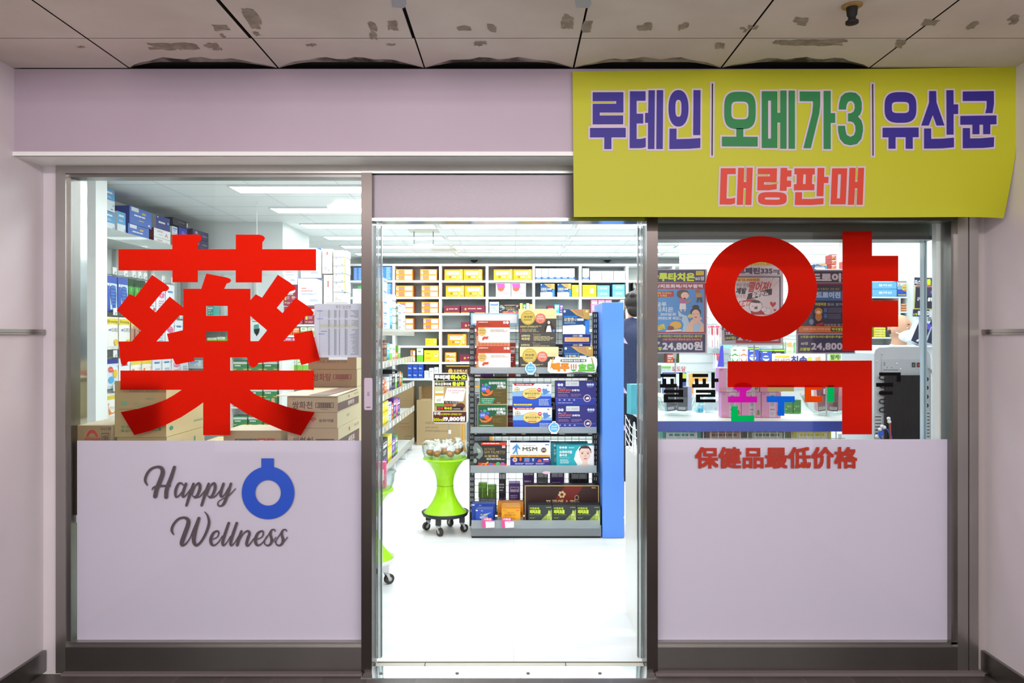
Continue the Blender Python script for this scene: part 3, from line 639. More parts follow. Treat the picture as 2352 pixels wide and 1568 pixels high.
# ---------------------------------------------------------------- ceiling lamps of the shop
m_lamp = bpy.data.materials.new('lamp_diffuser'); m_lamp.use_nodes = True; nt = m_lamp.node_tree; nt.nodes.clear()
e = nt.nodes.new('ShaderNodeEmission'); e.inputs[0].default_value = (.93, .985, 1, 1); e.inputs[1].default_value = LAMP; o_ = nt.nodes.new('ShaderNodeOutputMaterial'); nt.links.new(e.outputs[0], o_.inputs[0])
lamp = None
ROWY = [3.45, 4.28, 5.11, 5.95, 6.79, 7.6, 8.34, 9.08]
ORD = ['nearest', 'second', 'third', 'fourth', 'fifth', 'sixth', 'seventh', 'farthest']
COLS = ['leftmost', 'second from left', 'middle', 'second from right', 'rightmost']
for j, y in enumerate(ROWY):
    for i in range(4):
        x = -1.325+1.255*i
        if lamp is None:
            lamp = root('ceiling_light', '', 'light', (x, y, ZI-.012))
            part('diffuser', MB().box(-.6, .6, -.105, .105, .002, .006, m_lamp), lamp, world=False)
            mb = MB(); mb.box(-.61, .61, -.115, -.105, 0, .011, m_white); mb.box(-.61, .61, .105, .115, 0, .011, m_white); mb.box(-.61, -.6, -.105, .105, 0, .011, m_white); mb.box(.6, .61, -.105, .105, 0, .011, m_white)
            part('frame', mb, lamp, world=False); c = lamp
        else: c = dup(lamp, (x, y, ZI-.012))
        tag(c, 'long white ceiling light, %s row from the glass, %s of four' % (ORD[j], ['leftmost', 'second', 'third', 'rightmost'][i]), 'light', 'ceiling lights of the shop')
# ---------------------------------------------------------------- printed designs
W_, K_ = '#f4f4f2', '#1b1b1d'
DS.update({
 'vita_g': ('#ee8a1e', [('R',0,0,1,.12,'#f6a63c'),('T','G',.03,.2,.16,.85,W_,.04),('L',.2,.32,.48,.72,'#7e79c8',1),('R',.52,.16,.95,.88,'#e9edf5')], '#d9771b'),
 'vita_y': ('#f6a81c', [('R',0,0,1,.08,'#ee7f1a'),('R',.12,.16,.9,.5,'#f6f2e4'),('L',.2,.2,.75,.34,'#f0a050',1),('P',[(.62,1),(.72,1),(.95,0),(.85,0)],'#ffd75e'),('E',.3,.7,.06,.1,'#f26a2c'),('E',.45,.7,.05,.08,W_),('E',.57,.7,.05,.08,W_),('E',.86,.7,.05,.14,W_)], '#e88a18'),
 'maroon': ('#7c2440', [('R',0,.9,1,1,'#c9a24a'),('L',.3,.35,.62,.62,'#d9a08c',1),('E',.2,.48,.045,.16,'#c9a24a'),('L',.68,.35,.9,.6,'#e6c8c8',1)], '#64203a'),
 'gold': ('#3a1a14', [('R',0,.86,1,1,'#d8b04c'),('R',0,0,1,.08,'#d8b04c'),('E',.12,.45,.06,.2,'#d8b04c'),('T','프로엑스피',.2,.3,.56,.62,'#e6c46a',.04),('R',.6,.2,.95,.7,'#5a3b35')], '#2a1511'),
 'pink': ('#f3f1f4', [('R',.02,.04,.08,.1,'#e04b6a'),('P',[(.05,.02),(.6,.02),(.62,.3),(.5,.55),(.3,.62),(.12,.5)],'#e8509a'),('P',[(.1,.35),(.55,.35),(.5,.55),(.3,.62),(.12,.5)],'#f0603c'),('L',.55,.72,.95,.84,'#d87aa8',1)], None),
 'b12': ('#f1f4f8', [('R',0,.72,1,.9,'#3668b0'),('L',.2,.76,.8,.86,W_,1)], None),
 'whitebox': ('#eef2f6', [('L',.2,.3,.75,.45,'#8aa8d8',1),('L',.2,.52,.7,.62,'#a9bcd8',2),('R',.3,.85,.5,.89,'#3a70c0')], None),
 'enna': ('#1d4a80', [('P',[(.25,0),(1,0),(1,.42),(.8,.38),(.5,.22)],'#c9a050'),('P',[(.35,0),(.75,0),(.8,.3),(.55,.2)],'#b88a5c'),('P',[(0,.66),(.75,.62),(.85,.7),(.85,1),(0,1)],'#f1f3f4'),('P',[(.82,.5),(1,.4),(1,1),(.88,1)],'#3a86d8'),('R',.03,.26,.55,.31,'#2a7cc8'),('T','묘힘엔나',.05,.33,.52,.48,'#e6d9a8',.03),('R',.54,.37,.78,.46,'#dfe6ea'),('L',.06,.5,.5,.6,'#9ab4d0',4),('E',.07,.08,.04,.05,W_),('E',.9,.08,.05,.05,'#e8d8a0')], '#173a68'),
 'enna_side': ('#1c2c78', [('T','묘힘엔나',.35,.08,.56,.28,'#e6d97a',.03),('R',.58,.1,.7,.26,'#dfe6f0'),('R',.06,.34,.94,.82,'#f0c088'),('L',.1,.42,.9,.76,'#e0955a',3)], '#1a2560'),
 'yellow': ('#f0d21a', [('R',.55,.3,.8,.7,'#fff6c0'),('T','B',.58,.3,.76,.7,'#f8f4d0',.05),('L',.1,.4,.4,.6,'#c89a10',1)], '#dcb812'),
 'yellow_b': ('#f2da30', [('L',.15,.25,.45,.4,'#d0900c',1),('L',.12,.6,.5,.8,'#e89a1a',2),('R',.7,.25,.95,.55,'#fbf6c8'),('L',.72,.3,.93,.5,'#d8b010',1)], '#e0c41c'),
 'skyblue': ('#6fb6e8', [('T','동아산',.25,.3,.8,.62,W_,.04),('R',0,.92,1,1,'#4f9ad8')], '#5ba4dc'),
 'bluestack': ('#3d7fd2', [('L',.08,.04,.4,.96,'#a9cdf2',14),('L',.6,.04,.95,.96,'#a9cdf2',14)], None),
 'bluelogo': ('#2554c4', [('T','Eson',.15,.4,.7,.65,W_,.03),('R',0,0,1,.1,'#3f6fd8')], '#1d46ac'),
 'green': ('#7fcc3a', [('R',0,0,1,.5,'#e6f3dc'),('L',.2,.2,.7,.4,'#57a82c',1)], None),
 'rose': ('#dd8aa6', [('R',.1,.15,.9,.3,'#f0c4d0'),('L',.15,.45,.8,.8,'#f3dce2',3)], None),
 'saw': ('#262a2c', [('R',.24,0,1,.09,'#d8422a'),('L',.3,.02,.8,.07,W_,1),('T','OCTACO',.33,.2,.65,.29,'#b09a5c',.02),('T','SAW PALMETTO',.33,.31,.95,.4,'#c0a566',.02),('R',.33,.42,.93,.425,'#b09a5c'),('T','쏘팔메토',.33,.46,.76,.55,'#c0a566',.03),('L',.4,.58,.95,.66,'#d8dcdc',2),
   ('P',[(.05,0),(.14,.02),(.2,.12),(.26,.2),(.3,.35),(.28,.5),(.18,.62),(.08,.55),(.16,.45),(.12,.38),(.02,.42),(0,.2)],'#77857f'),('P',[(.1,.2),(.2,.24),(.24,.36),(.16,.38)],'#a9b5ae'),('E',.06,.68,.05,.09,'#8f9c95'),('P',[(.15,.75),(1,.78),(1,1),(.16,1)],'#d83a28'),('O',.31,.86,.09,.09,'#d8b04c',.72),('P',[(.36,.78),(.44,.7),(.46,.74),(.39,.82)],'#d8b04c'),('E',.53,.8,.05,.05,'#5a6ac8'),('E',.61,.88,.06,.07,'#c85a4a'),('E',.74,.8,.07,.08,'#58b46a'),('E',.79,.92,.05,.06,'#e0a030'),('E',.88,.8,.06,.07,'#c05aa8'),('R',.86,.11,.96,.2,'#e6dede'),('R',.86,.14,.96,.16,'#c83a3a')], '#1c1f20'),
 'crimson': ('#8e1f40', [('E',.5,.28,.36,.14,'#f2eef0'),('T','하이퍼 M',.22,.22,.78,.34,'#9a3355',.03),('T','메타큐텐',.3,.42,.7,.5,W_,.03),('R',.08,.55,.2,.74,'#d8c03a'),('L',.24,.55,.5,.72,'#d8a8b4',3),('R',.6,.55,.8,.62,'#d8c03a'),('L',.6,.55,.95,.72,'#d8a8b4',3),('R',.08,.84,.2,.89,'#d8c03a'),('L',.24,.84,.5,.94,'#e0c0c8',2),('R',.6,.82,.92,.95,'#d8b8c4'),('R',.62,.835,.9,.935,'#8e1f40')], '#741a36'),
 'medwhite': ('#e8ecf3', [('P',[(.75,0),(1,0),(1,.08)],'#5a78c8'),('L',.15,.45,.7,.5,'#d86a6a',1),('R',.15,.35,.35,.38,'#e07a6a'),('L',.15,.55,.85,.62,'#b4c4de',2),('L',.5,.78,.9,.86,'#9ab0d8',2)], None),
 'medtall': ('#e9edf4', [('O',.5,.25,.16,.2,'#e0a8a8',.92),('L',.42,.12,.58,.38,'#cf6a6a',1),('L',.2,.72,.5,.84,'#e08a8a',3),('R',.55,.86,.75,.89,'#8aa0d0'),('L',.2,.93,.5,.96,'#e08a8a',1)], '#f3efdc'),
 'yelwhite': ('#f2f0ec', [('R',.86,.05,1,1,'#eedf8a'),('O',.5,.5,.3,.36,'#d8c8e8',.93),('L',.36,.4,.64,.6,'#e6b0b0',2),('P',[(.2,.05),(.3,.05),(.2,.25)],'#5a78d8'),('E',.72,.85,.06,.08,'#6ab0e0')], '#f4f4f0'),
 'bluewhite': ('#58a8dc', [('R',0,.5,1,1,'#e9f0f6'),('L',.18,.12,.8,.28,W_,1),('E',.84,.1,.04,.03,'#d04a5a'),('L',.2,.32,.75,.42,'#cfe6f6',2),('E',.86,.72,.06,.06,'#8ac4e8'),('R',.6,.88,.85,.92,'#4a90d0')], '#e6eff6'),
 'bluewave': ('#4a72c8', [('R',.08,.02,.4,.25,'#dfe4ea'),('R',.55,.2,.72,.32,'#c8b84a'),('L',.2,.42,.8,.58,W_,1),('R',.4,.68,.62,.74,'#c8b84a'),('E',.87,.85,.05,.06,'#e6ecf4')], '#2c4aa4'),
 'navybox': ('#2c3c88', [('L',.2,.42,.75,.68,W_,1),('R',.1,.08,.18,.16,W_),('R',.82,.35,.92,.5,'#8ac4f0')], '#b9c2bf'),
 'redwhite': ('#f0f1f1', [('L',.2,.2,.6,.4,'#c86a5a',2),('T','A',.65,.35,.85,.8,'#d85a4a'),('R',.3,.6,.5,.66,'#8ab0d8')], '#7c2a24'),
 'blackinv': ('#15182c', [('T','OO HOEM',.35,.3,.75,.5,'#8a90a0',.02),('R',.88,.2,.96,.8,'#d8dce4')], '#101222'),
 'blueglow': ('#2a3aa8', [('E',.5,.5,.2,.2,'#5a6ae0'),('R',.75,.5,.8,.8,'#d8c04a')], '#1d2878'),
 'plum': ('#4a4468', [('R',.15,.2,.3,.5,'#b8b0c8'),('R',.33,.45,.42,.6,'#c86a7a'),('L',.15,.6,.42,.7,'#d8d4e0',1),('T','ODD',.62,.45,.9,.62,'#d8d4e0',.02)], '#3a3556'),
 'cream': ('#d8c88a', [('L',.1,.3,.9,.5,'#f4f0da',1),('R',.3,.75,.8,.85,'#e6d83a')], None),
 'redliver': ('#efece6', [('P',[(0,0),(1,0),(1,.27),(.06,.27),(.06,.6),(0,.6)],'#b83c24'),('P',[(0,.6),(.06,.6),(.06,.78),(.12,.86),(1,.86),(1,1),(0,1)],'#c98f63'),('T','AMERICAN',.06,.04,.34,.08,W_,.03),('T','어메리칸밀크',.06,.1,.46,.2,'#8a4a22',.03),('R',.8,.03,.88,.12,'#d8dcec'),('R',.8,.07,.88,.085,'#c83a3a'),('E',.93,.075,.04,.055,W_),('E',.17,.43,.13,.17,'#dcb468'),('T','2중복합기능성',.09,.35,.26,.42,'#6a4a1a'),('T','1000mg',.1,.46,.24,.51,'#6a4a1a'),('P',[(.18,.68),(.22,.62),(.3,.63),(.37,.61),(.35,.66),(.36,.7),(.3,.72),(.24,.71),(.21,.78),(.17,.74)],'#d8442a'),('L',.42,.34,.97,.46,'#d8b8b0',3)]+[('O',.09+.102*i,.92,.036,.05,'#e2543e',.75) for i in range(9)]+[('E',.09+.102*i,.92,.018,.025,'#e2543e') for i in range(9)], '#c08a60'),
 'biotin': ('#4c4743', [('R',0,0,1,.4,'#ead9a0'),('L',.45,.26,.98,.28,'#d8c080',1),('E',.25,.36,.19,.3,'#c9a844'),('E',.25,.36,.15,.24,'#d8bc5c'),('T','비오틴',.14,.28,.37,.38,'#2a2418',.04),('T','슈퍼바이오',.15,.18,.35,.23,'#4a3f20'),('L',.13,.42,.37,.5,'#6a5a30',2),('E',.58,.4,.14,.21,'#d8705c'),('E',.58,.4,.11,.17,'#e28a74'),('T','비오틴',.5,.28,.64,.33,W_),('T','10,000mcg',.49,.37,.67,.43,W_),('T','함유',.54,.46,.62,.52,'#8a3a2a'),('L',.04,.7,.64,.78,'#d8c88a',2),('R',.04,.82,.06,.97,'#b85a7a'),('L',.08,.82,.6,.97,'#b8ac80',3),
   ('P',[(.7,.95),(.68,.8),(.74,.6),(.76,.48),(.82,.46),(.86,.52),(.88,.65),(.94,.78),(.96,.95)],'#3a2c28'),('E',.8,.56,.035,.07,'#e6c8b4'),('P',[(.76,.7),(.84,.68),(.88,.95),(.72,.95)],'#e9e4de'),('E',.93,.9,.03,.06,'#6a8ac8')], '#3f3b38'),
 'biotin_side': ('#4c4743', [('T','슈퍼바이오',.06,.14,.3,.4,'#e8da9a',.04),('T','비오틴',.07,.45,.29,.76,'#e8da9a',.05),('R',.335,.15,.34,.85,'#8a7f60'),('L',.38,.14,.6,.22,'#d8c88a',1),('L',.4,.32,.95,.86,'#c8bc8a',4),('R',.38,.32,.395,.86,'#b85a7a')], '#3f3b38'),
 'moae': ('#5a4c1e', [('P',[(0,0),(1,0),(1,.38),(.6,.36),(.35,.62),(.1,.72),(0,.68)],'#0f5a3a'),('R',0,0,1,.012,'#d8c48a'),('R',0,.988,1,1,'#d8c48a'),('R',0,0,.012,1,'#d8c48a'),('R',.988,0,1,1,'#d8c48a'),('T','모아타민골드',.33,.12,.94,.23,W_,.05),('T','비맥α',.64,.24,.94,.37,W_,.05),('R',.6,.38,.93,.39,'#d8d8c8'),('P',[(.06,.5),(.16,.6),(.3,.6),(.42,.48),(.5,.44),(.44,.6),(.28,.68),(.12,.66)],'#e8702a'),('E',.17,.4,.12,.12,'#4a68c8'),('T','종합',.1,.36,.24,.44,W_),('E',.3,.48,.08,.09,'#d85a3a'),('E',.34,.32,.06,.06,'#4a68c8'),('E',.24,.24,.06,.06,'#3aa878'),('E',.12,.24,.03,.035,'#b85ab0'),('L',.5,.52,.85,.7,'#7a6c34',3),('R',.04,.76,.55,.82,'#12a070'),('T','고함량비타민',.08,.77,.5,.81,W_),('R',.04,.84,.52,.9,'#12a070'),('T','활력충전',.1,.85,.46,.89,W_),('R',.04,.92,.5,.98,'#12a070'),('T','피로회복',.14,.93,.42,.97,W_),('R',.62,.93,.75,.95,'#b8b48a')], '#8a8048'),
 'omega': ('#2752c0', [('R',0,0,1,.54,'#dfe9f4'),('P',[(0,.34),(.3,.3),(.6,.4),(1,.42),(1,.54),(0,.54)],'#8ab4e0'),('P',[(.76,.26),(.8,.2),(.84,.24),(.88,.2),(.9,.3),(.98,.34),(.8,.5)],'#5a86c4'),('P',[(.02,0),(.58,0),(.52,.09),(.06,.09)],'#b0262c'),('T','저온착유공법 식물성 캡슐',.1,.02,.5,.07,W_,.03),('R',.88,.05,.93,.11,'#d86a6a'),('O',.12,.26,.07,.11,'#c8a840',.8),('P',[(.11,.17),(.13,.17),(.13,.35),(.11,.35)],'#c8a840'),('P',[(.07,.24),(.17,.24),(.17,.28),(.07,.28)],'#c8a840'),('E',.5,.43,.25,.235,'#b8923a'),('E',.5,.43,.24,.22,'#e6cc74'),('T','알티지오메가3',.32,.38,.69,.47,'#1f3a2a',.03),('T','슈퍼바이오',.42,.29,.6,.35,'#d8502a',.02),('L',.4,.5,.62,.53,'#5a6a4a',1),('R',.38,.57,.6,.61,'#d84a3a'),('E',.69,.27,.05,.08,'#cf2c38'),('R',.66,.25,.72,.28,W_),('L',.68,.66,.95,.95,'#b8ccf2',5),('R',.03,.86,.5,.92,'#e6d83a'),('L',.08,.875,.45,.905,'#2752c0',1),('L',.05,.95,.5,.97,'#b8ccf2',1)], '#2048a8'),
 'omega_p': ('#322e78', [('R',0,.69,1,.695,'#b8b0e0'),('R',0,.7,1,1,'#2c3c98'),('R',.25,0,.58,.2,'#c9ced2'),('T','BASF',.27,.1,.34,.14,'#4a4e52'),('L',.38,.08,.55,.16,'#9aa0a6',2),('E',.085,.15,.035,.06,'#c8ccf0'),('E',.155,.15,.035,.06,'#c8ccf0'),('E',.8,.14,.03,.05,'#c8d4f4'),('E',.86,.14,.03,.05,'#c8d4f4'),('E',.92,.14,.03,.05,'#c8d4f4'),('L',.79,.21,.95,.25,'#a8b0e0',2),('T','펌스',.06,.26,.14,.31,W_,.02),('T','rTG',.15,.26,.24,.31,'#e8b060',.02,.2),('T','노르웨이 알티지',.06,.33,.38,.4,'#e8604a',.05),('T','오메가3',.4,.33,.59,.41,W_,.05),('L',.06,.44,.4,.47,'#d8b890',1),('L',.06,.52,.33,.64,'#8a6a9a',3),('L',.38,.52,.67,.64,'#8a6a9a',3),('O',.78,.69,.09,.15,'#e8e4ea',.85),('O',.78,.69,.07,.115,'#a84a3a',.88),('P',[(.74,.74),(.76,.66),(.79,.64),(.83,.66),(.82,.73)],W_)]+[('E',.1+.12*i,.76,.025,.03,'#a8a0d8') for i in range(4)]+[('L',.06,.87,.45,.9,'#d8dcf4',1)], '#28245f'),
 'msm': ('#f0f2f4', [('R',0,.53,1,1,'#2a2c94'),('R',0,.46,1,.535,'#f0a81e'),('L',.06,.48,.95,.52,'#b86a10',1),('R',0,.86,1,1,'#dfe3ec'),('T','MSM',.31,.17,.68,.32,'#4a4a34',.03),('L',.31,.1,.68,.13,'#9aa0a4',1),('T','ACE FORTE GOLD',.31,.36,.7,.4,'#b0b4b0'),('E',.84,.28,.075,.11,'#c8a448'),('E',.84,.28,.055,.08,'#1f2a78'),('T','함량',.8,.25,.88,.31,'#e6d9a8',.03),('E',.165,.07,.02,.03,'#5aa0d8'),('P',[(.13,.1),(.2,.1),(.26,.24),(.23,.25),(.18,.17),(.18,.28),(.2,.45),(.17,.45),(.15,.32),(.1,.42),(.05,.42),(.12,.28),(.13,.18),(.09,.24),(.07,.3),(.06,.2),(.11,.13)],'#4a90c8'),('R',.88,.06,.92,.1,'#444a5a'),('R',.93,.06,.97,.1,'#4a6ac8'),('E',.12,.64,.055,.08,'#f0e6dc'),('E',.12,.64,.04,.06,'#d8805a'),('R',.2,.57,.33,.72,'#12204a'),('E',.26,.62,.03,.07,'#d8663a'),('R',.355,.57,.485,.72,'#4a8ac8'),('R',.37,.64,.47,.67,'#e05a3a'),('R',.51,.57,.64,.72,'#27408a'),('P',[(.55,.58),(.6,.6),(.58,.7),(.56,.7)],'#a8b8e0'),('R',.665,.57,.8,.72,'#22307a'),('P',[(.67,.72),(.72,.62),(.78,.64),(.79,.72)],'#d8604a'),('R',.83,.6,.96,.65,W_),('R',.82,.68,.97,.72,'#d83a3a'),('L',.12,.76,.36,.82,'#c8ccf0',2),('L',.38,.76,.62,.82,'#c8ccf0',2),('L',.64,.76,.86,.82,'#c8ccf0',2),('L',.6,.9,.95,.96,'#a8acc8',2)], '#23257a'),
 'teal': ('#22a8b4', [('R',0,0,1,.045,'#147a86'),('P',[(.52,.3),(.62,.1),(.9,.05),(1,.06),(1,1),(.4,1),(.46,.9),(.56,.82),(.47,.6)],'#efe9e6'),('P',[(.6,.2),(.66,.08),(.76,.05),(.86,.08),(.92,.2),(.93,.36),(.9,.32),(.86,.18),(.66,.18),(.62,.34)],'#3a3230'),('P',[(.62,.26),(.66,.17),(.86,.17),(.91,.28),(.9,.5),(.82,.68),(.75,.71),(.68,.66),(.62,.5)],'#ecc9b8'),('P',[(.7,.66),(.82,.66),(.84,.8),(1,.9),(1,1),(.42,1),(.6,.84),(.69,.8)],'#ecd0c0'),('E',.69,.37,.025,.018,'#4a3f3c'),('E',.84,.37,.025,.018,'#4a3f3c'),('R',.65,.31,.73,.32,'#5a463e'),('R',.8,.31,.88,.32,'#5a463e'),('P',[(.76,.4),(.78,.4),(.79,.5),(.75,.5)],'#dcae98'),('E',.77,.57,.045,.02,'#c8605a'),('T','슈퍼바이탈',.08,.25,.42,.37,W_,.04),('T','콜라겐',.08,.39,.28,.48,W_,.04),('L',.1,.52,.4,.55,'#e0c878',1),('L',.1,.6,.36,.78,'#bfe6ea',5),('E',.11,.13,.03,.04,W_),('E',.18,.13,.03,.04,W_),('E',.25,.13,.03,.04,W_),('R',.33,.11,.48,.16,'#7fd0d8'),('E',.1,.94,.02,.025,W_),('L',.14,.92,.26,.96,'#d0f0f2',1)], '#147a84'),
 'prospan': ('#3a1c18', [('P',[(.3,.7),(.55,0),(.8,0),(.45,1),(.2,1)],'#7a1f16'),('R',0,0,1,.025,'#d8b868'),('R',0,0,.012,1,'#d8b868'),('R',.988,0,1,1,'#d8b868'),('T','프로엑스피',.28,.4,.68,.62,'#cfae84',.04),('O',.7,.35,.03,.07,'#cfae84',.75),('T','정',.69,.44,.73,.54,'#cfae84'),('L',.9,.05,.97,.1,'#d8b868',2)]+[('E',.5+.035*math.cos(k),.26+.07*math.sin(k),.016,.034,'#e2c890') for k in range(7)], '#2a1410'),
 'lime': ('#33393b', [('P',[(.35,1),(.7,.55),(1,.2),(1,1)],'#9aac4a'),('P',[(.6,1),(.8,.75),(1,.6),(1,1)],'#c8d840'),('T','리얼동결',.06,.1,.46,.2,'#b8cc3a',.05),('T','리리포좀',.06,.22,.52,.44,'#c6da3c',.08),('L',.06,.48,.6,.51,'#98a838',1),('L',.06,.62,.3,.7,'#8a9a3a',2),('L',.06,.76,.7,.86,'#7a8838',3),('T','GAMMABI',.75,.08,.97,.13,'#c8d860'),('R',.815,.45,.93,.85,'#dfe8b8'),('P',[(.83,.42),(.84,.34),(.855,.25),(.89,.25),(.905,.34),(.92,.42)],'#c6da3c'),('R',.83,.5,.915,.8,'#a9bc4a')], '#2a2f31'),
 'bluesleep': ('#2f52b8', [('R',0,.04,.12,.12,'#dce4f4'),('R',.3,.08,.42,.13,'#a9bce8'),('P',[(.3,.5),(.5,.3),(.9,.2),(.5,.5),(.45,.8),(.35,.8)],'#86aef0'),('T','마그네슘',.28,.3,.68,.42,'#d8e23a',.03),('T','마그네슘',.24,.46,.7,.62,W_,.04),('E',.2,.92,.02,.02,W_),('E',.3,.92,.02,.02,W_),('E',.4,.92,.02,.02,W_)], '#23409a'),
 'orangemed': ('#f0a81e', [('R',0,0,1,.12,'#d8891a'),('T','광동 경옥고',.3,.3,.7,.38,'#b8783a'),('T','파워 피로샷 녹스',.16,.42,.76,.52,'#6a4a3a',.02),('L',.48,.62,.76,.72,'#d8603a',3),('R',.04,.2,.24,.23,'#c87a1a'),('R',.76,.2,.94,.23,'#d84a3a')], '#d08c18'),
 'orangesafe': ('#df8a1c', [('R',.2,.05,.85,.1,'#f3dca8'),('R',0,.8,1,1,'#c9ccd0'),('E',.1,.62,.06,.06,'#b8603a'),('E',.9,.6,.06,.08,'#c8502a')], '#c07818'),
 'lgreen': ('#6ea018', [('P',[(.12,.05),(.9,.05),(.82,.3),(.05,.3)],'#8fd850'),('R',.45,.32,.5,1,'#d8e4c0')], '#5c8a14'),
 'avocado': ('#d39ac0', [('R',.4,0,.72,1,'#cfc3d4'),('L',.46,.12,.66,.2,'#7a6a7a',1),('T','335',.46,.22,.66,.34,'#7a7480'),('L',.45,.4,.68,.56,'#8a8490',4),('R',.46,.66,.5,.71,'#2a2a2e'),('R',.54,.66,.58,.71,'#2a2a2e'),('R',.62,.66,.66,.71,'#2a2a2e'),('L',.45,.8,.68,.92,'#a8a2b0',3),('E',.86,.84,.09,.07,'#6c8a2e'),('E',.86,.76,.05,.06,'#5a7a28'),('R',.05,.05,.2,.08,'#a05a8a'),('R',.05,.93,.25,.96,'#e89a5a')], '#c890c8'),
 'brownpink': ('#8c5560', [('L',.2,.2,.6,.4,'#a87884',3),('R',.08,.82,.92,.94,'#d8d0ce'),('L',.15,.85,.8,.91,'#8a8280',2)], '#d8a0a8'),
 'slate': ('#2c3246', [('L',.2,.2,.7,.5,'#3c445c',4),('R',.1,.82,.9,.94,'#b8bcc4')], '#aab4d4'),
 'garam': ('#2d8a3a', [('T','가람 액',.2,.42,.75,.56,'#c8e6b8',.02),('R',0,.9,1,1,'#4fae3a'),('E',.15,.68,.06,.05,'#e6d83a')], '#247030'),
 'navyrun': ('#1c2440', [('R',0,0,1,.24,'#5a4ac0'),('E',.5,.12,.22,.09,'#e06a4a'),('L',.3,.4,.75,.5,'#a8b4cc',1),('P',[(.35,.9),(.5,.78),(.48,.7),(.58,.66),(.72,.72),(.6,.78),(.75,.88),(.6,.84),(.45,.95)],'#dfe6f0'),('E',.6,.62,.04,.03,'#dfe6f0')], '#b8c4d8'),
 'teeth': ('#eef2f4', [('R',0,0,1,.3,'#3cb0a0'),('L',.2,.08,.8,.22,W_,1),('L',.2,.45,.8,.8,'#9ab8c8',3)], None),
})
# simple coloured boxes for crowded shelves
for nm, c, c2, c3 in (('red','#b83a34','#f0e6e0','#d8c04a'),('orange','#e07a2c','#fbf2e4','#b8501c'),('white','#eceff1','#8fb2d8','#d8605a'),('bluew','#e6eef6','#2f6fc8','#9fc4ea'),('black','#24242a','#d8dade','#7a5ab0'),('grey','#8d9398','#f0f0f0','#3a3f44'),
    ('limey','#e9dd2a','#fbf8c8','#b8a010'),('purple','#6b3fa0','#e9ddf4','#8fd04a'),('cyan','#58c4d8','#eef8fa','#1f86a8'),('brown','#5e2f26','#c89878','#d8b060'),('olive','#5c6e4c','#c8d0b8','#8fa078'),('gren','#3ea04a','#eef6ea','#e6d83a'),('pinkb','#e07aa0','#fbeef4','#c83a7a'),('tealb','#2fa09a','#eef6f4','#d8e86a')):
    DS['c_'+nm] = (c, [('R',.1,.12,.9,.32,c2),('L',.16,.15,.84,.28,c,1),('L',.12,.42,.8,.6,c2,3),('R',.1,.72,.5,.86,c3),('E',.76,.78,.12,.09,c3)], None)
for k in DS:
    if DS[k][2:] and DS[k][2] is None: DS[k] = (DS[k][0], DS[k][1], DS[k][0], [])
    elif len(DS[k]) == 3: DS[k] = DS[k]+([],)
# one look-up for every character printed on the boxes (warm the cache)
_C.update(charset(''.join(sorted({ch for v in DS.values() for L_ in (v[1], v[3]) for d_ in L_ if d_[0] == 'T' for ch in d_[1]}-set(_C)-{' '}))))
# ---------------------------------------------------------------- back wall shelving
YS = 9.4; VR = [608, 646, 684, 721.5, 759, 796, 833.6, 871]; US = [796.7+107.3*k for k in range(9)]
r = root('wall_shelving', 'tall white open shelving fixed across the back wall', 'shelving', (PX(1226, YS), YS, PZ(874, YS)))
part('back_panel', MB().box(PX(US[0], YS), PX(US[-1], YS), 9.7, 9.74, PZ(874, YS), PZ(606, YS), '#c9cfcc'), r)
for u in US: part('upright', MB().box(PX(u-3, YS), PX(u+3, YS), YS, 9.7, PZ(874, YS), PZ(606, YS), m_white), r)
for v in VR: part('shelf', MB().box(PX(US[0], YS)+.002, PX(US[-1], YS)-.002, YS+.002, 9.7, PZ(v+2.4, YS), PZ(v-2.4, YS), m_white), r)
RN = ['top', 'second', 'third', 'fourth', 'fifth', 'sixth', 'seventh']; BN = ['far left', 'first', 'second', 'third', 'fourth', 'fifth', 'sixth', 'seventh']
def bs(row, bay, u0, u1, vt, dn, what, pos, name='medicine_box', n=1, dep=.22, y=.012):
    z = PZ(VR[row+1]-2.4, YS); top = PZ(vt, YS); h = (top-z)/n
    for k in range(n):
        p = pos
        if n > 1: p = pos+(' lower' if k == 0 else ' upper' if k == n-1 else ' middle')
        pbox(name, dn, u0, 0, u1, 0, YS+y, dep, '%s, %s, %s shelf, %s bay of back shelving' % (what, p.strip() or 'alone', RN[row], BN[bay]), 'box', 'boxes on the back wall shelving', z=z+k*h, h=h)
bs(0,0,868,900,612,'bluestack','blue box stack','left'); bs(1,0,868,900,650,'bluestack','blue box stack','left')
bs(0,0,812,832,614,'bluestack','narrow blue box','end','medicine_box')
for row, a, b in ((0,(909,948),(965,1004)),(1,(909,949),(968,1007)),(2,(912,950),(968,1007)),(3,(913,950),(972,1008))):
    bs(row,1,*a,618+37.6*row,'vita_g','orange G box','left pair','vitamin_box',2); bs(row,1,*b,618+37.6*row,'vita_g','orange G box','right pair','vitamin_box',2)
bs(4,1,977,1003,777,'yellow_b','small yellow box','right','vitamin_box'); bs(5,1,943,954,804,'vita_g','little orange box','left','vitamin_box',2)
bs(5,1,957,972,799,'green','small green box','middle','medicine_box'); bs(5,1,974,1008,804,'yellow_b','big yellow box','right','vitamin_box')
for k in range(3): bs(6,1,936+12.4*k,947.6+12.4*k,837,'bluelogo','small blue box',['left','middle','right'][k]+' pair','medicine_box',2)
for k in range(3): bs(6,1,974.5+11.2*k,985+11.2*k,[851,845,843][k],'whitebox','small white box',['left','middle','right'][k]+' end','medicine_box')
for row in (0, 1):
    d = 3*row; bs(row,2,1021+d,1064+d,618+37.6*row,'vita_y','yellow vitamin box','left','vitamin_box'); bs(row,2,1065+d,1108+d,618+37.6*row,'vita_y','yellow vitamin box','right','vitamin_box')
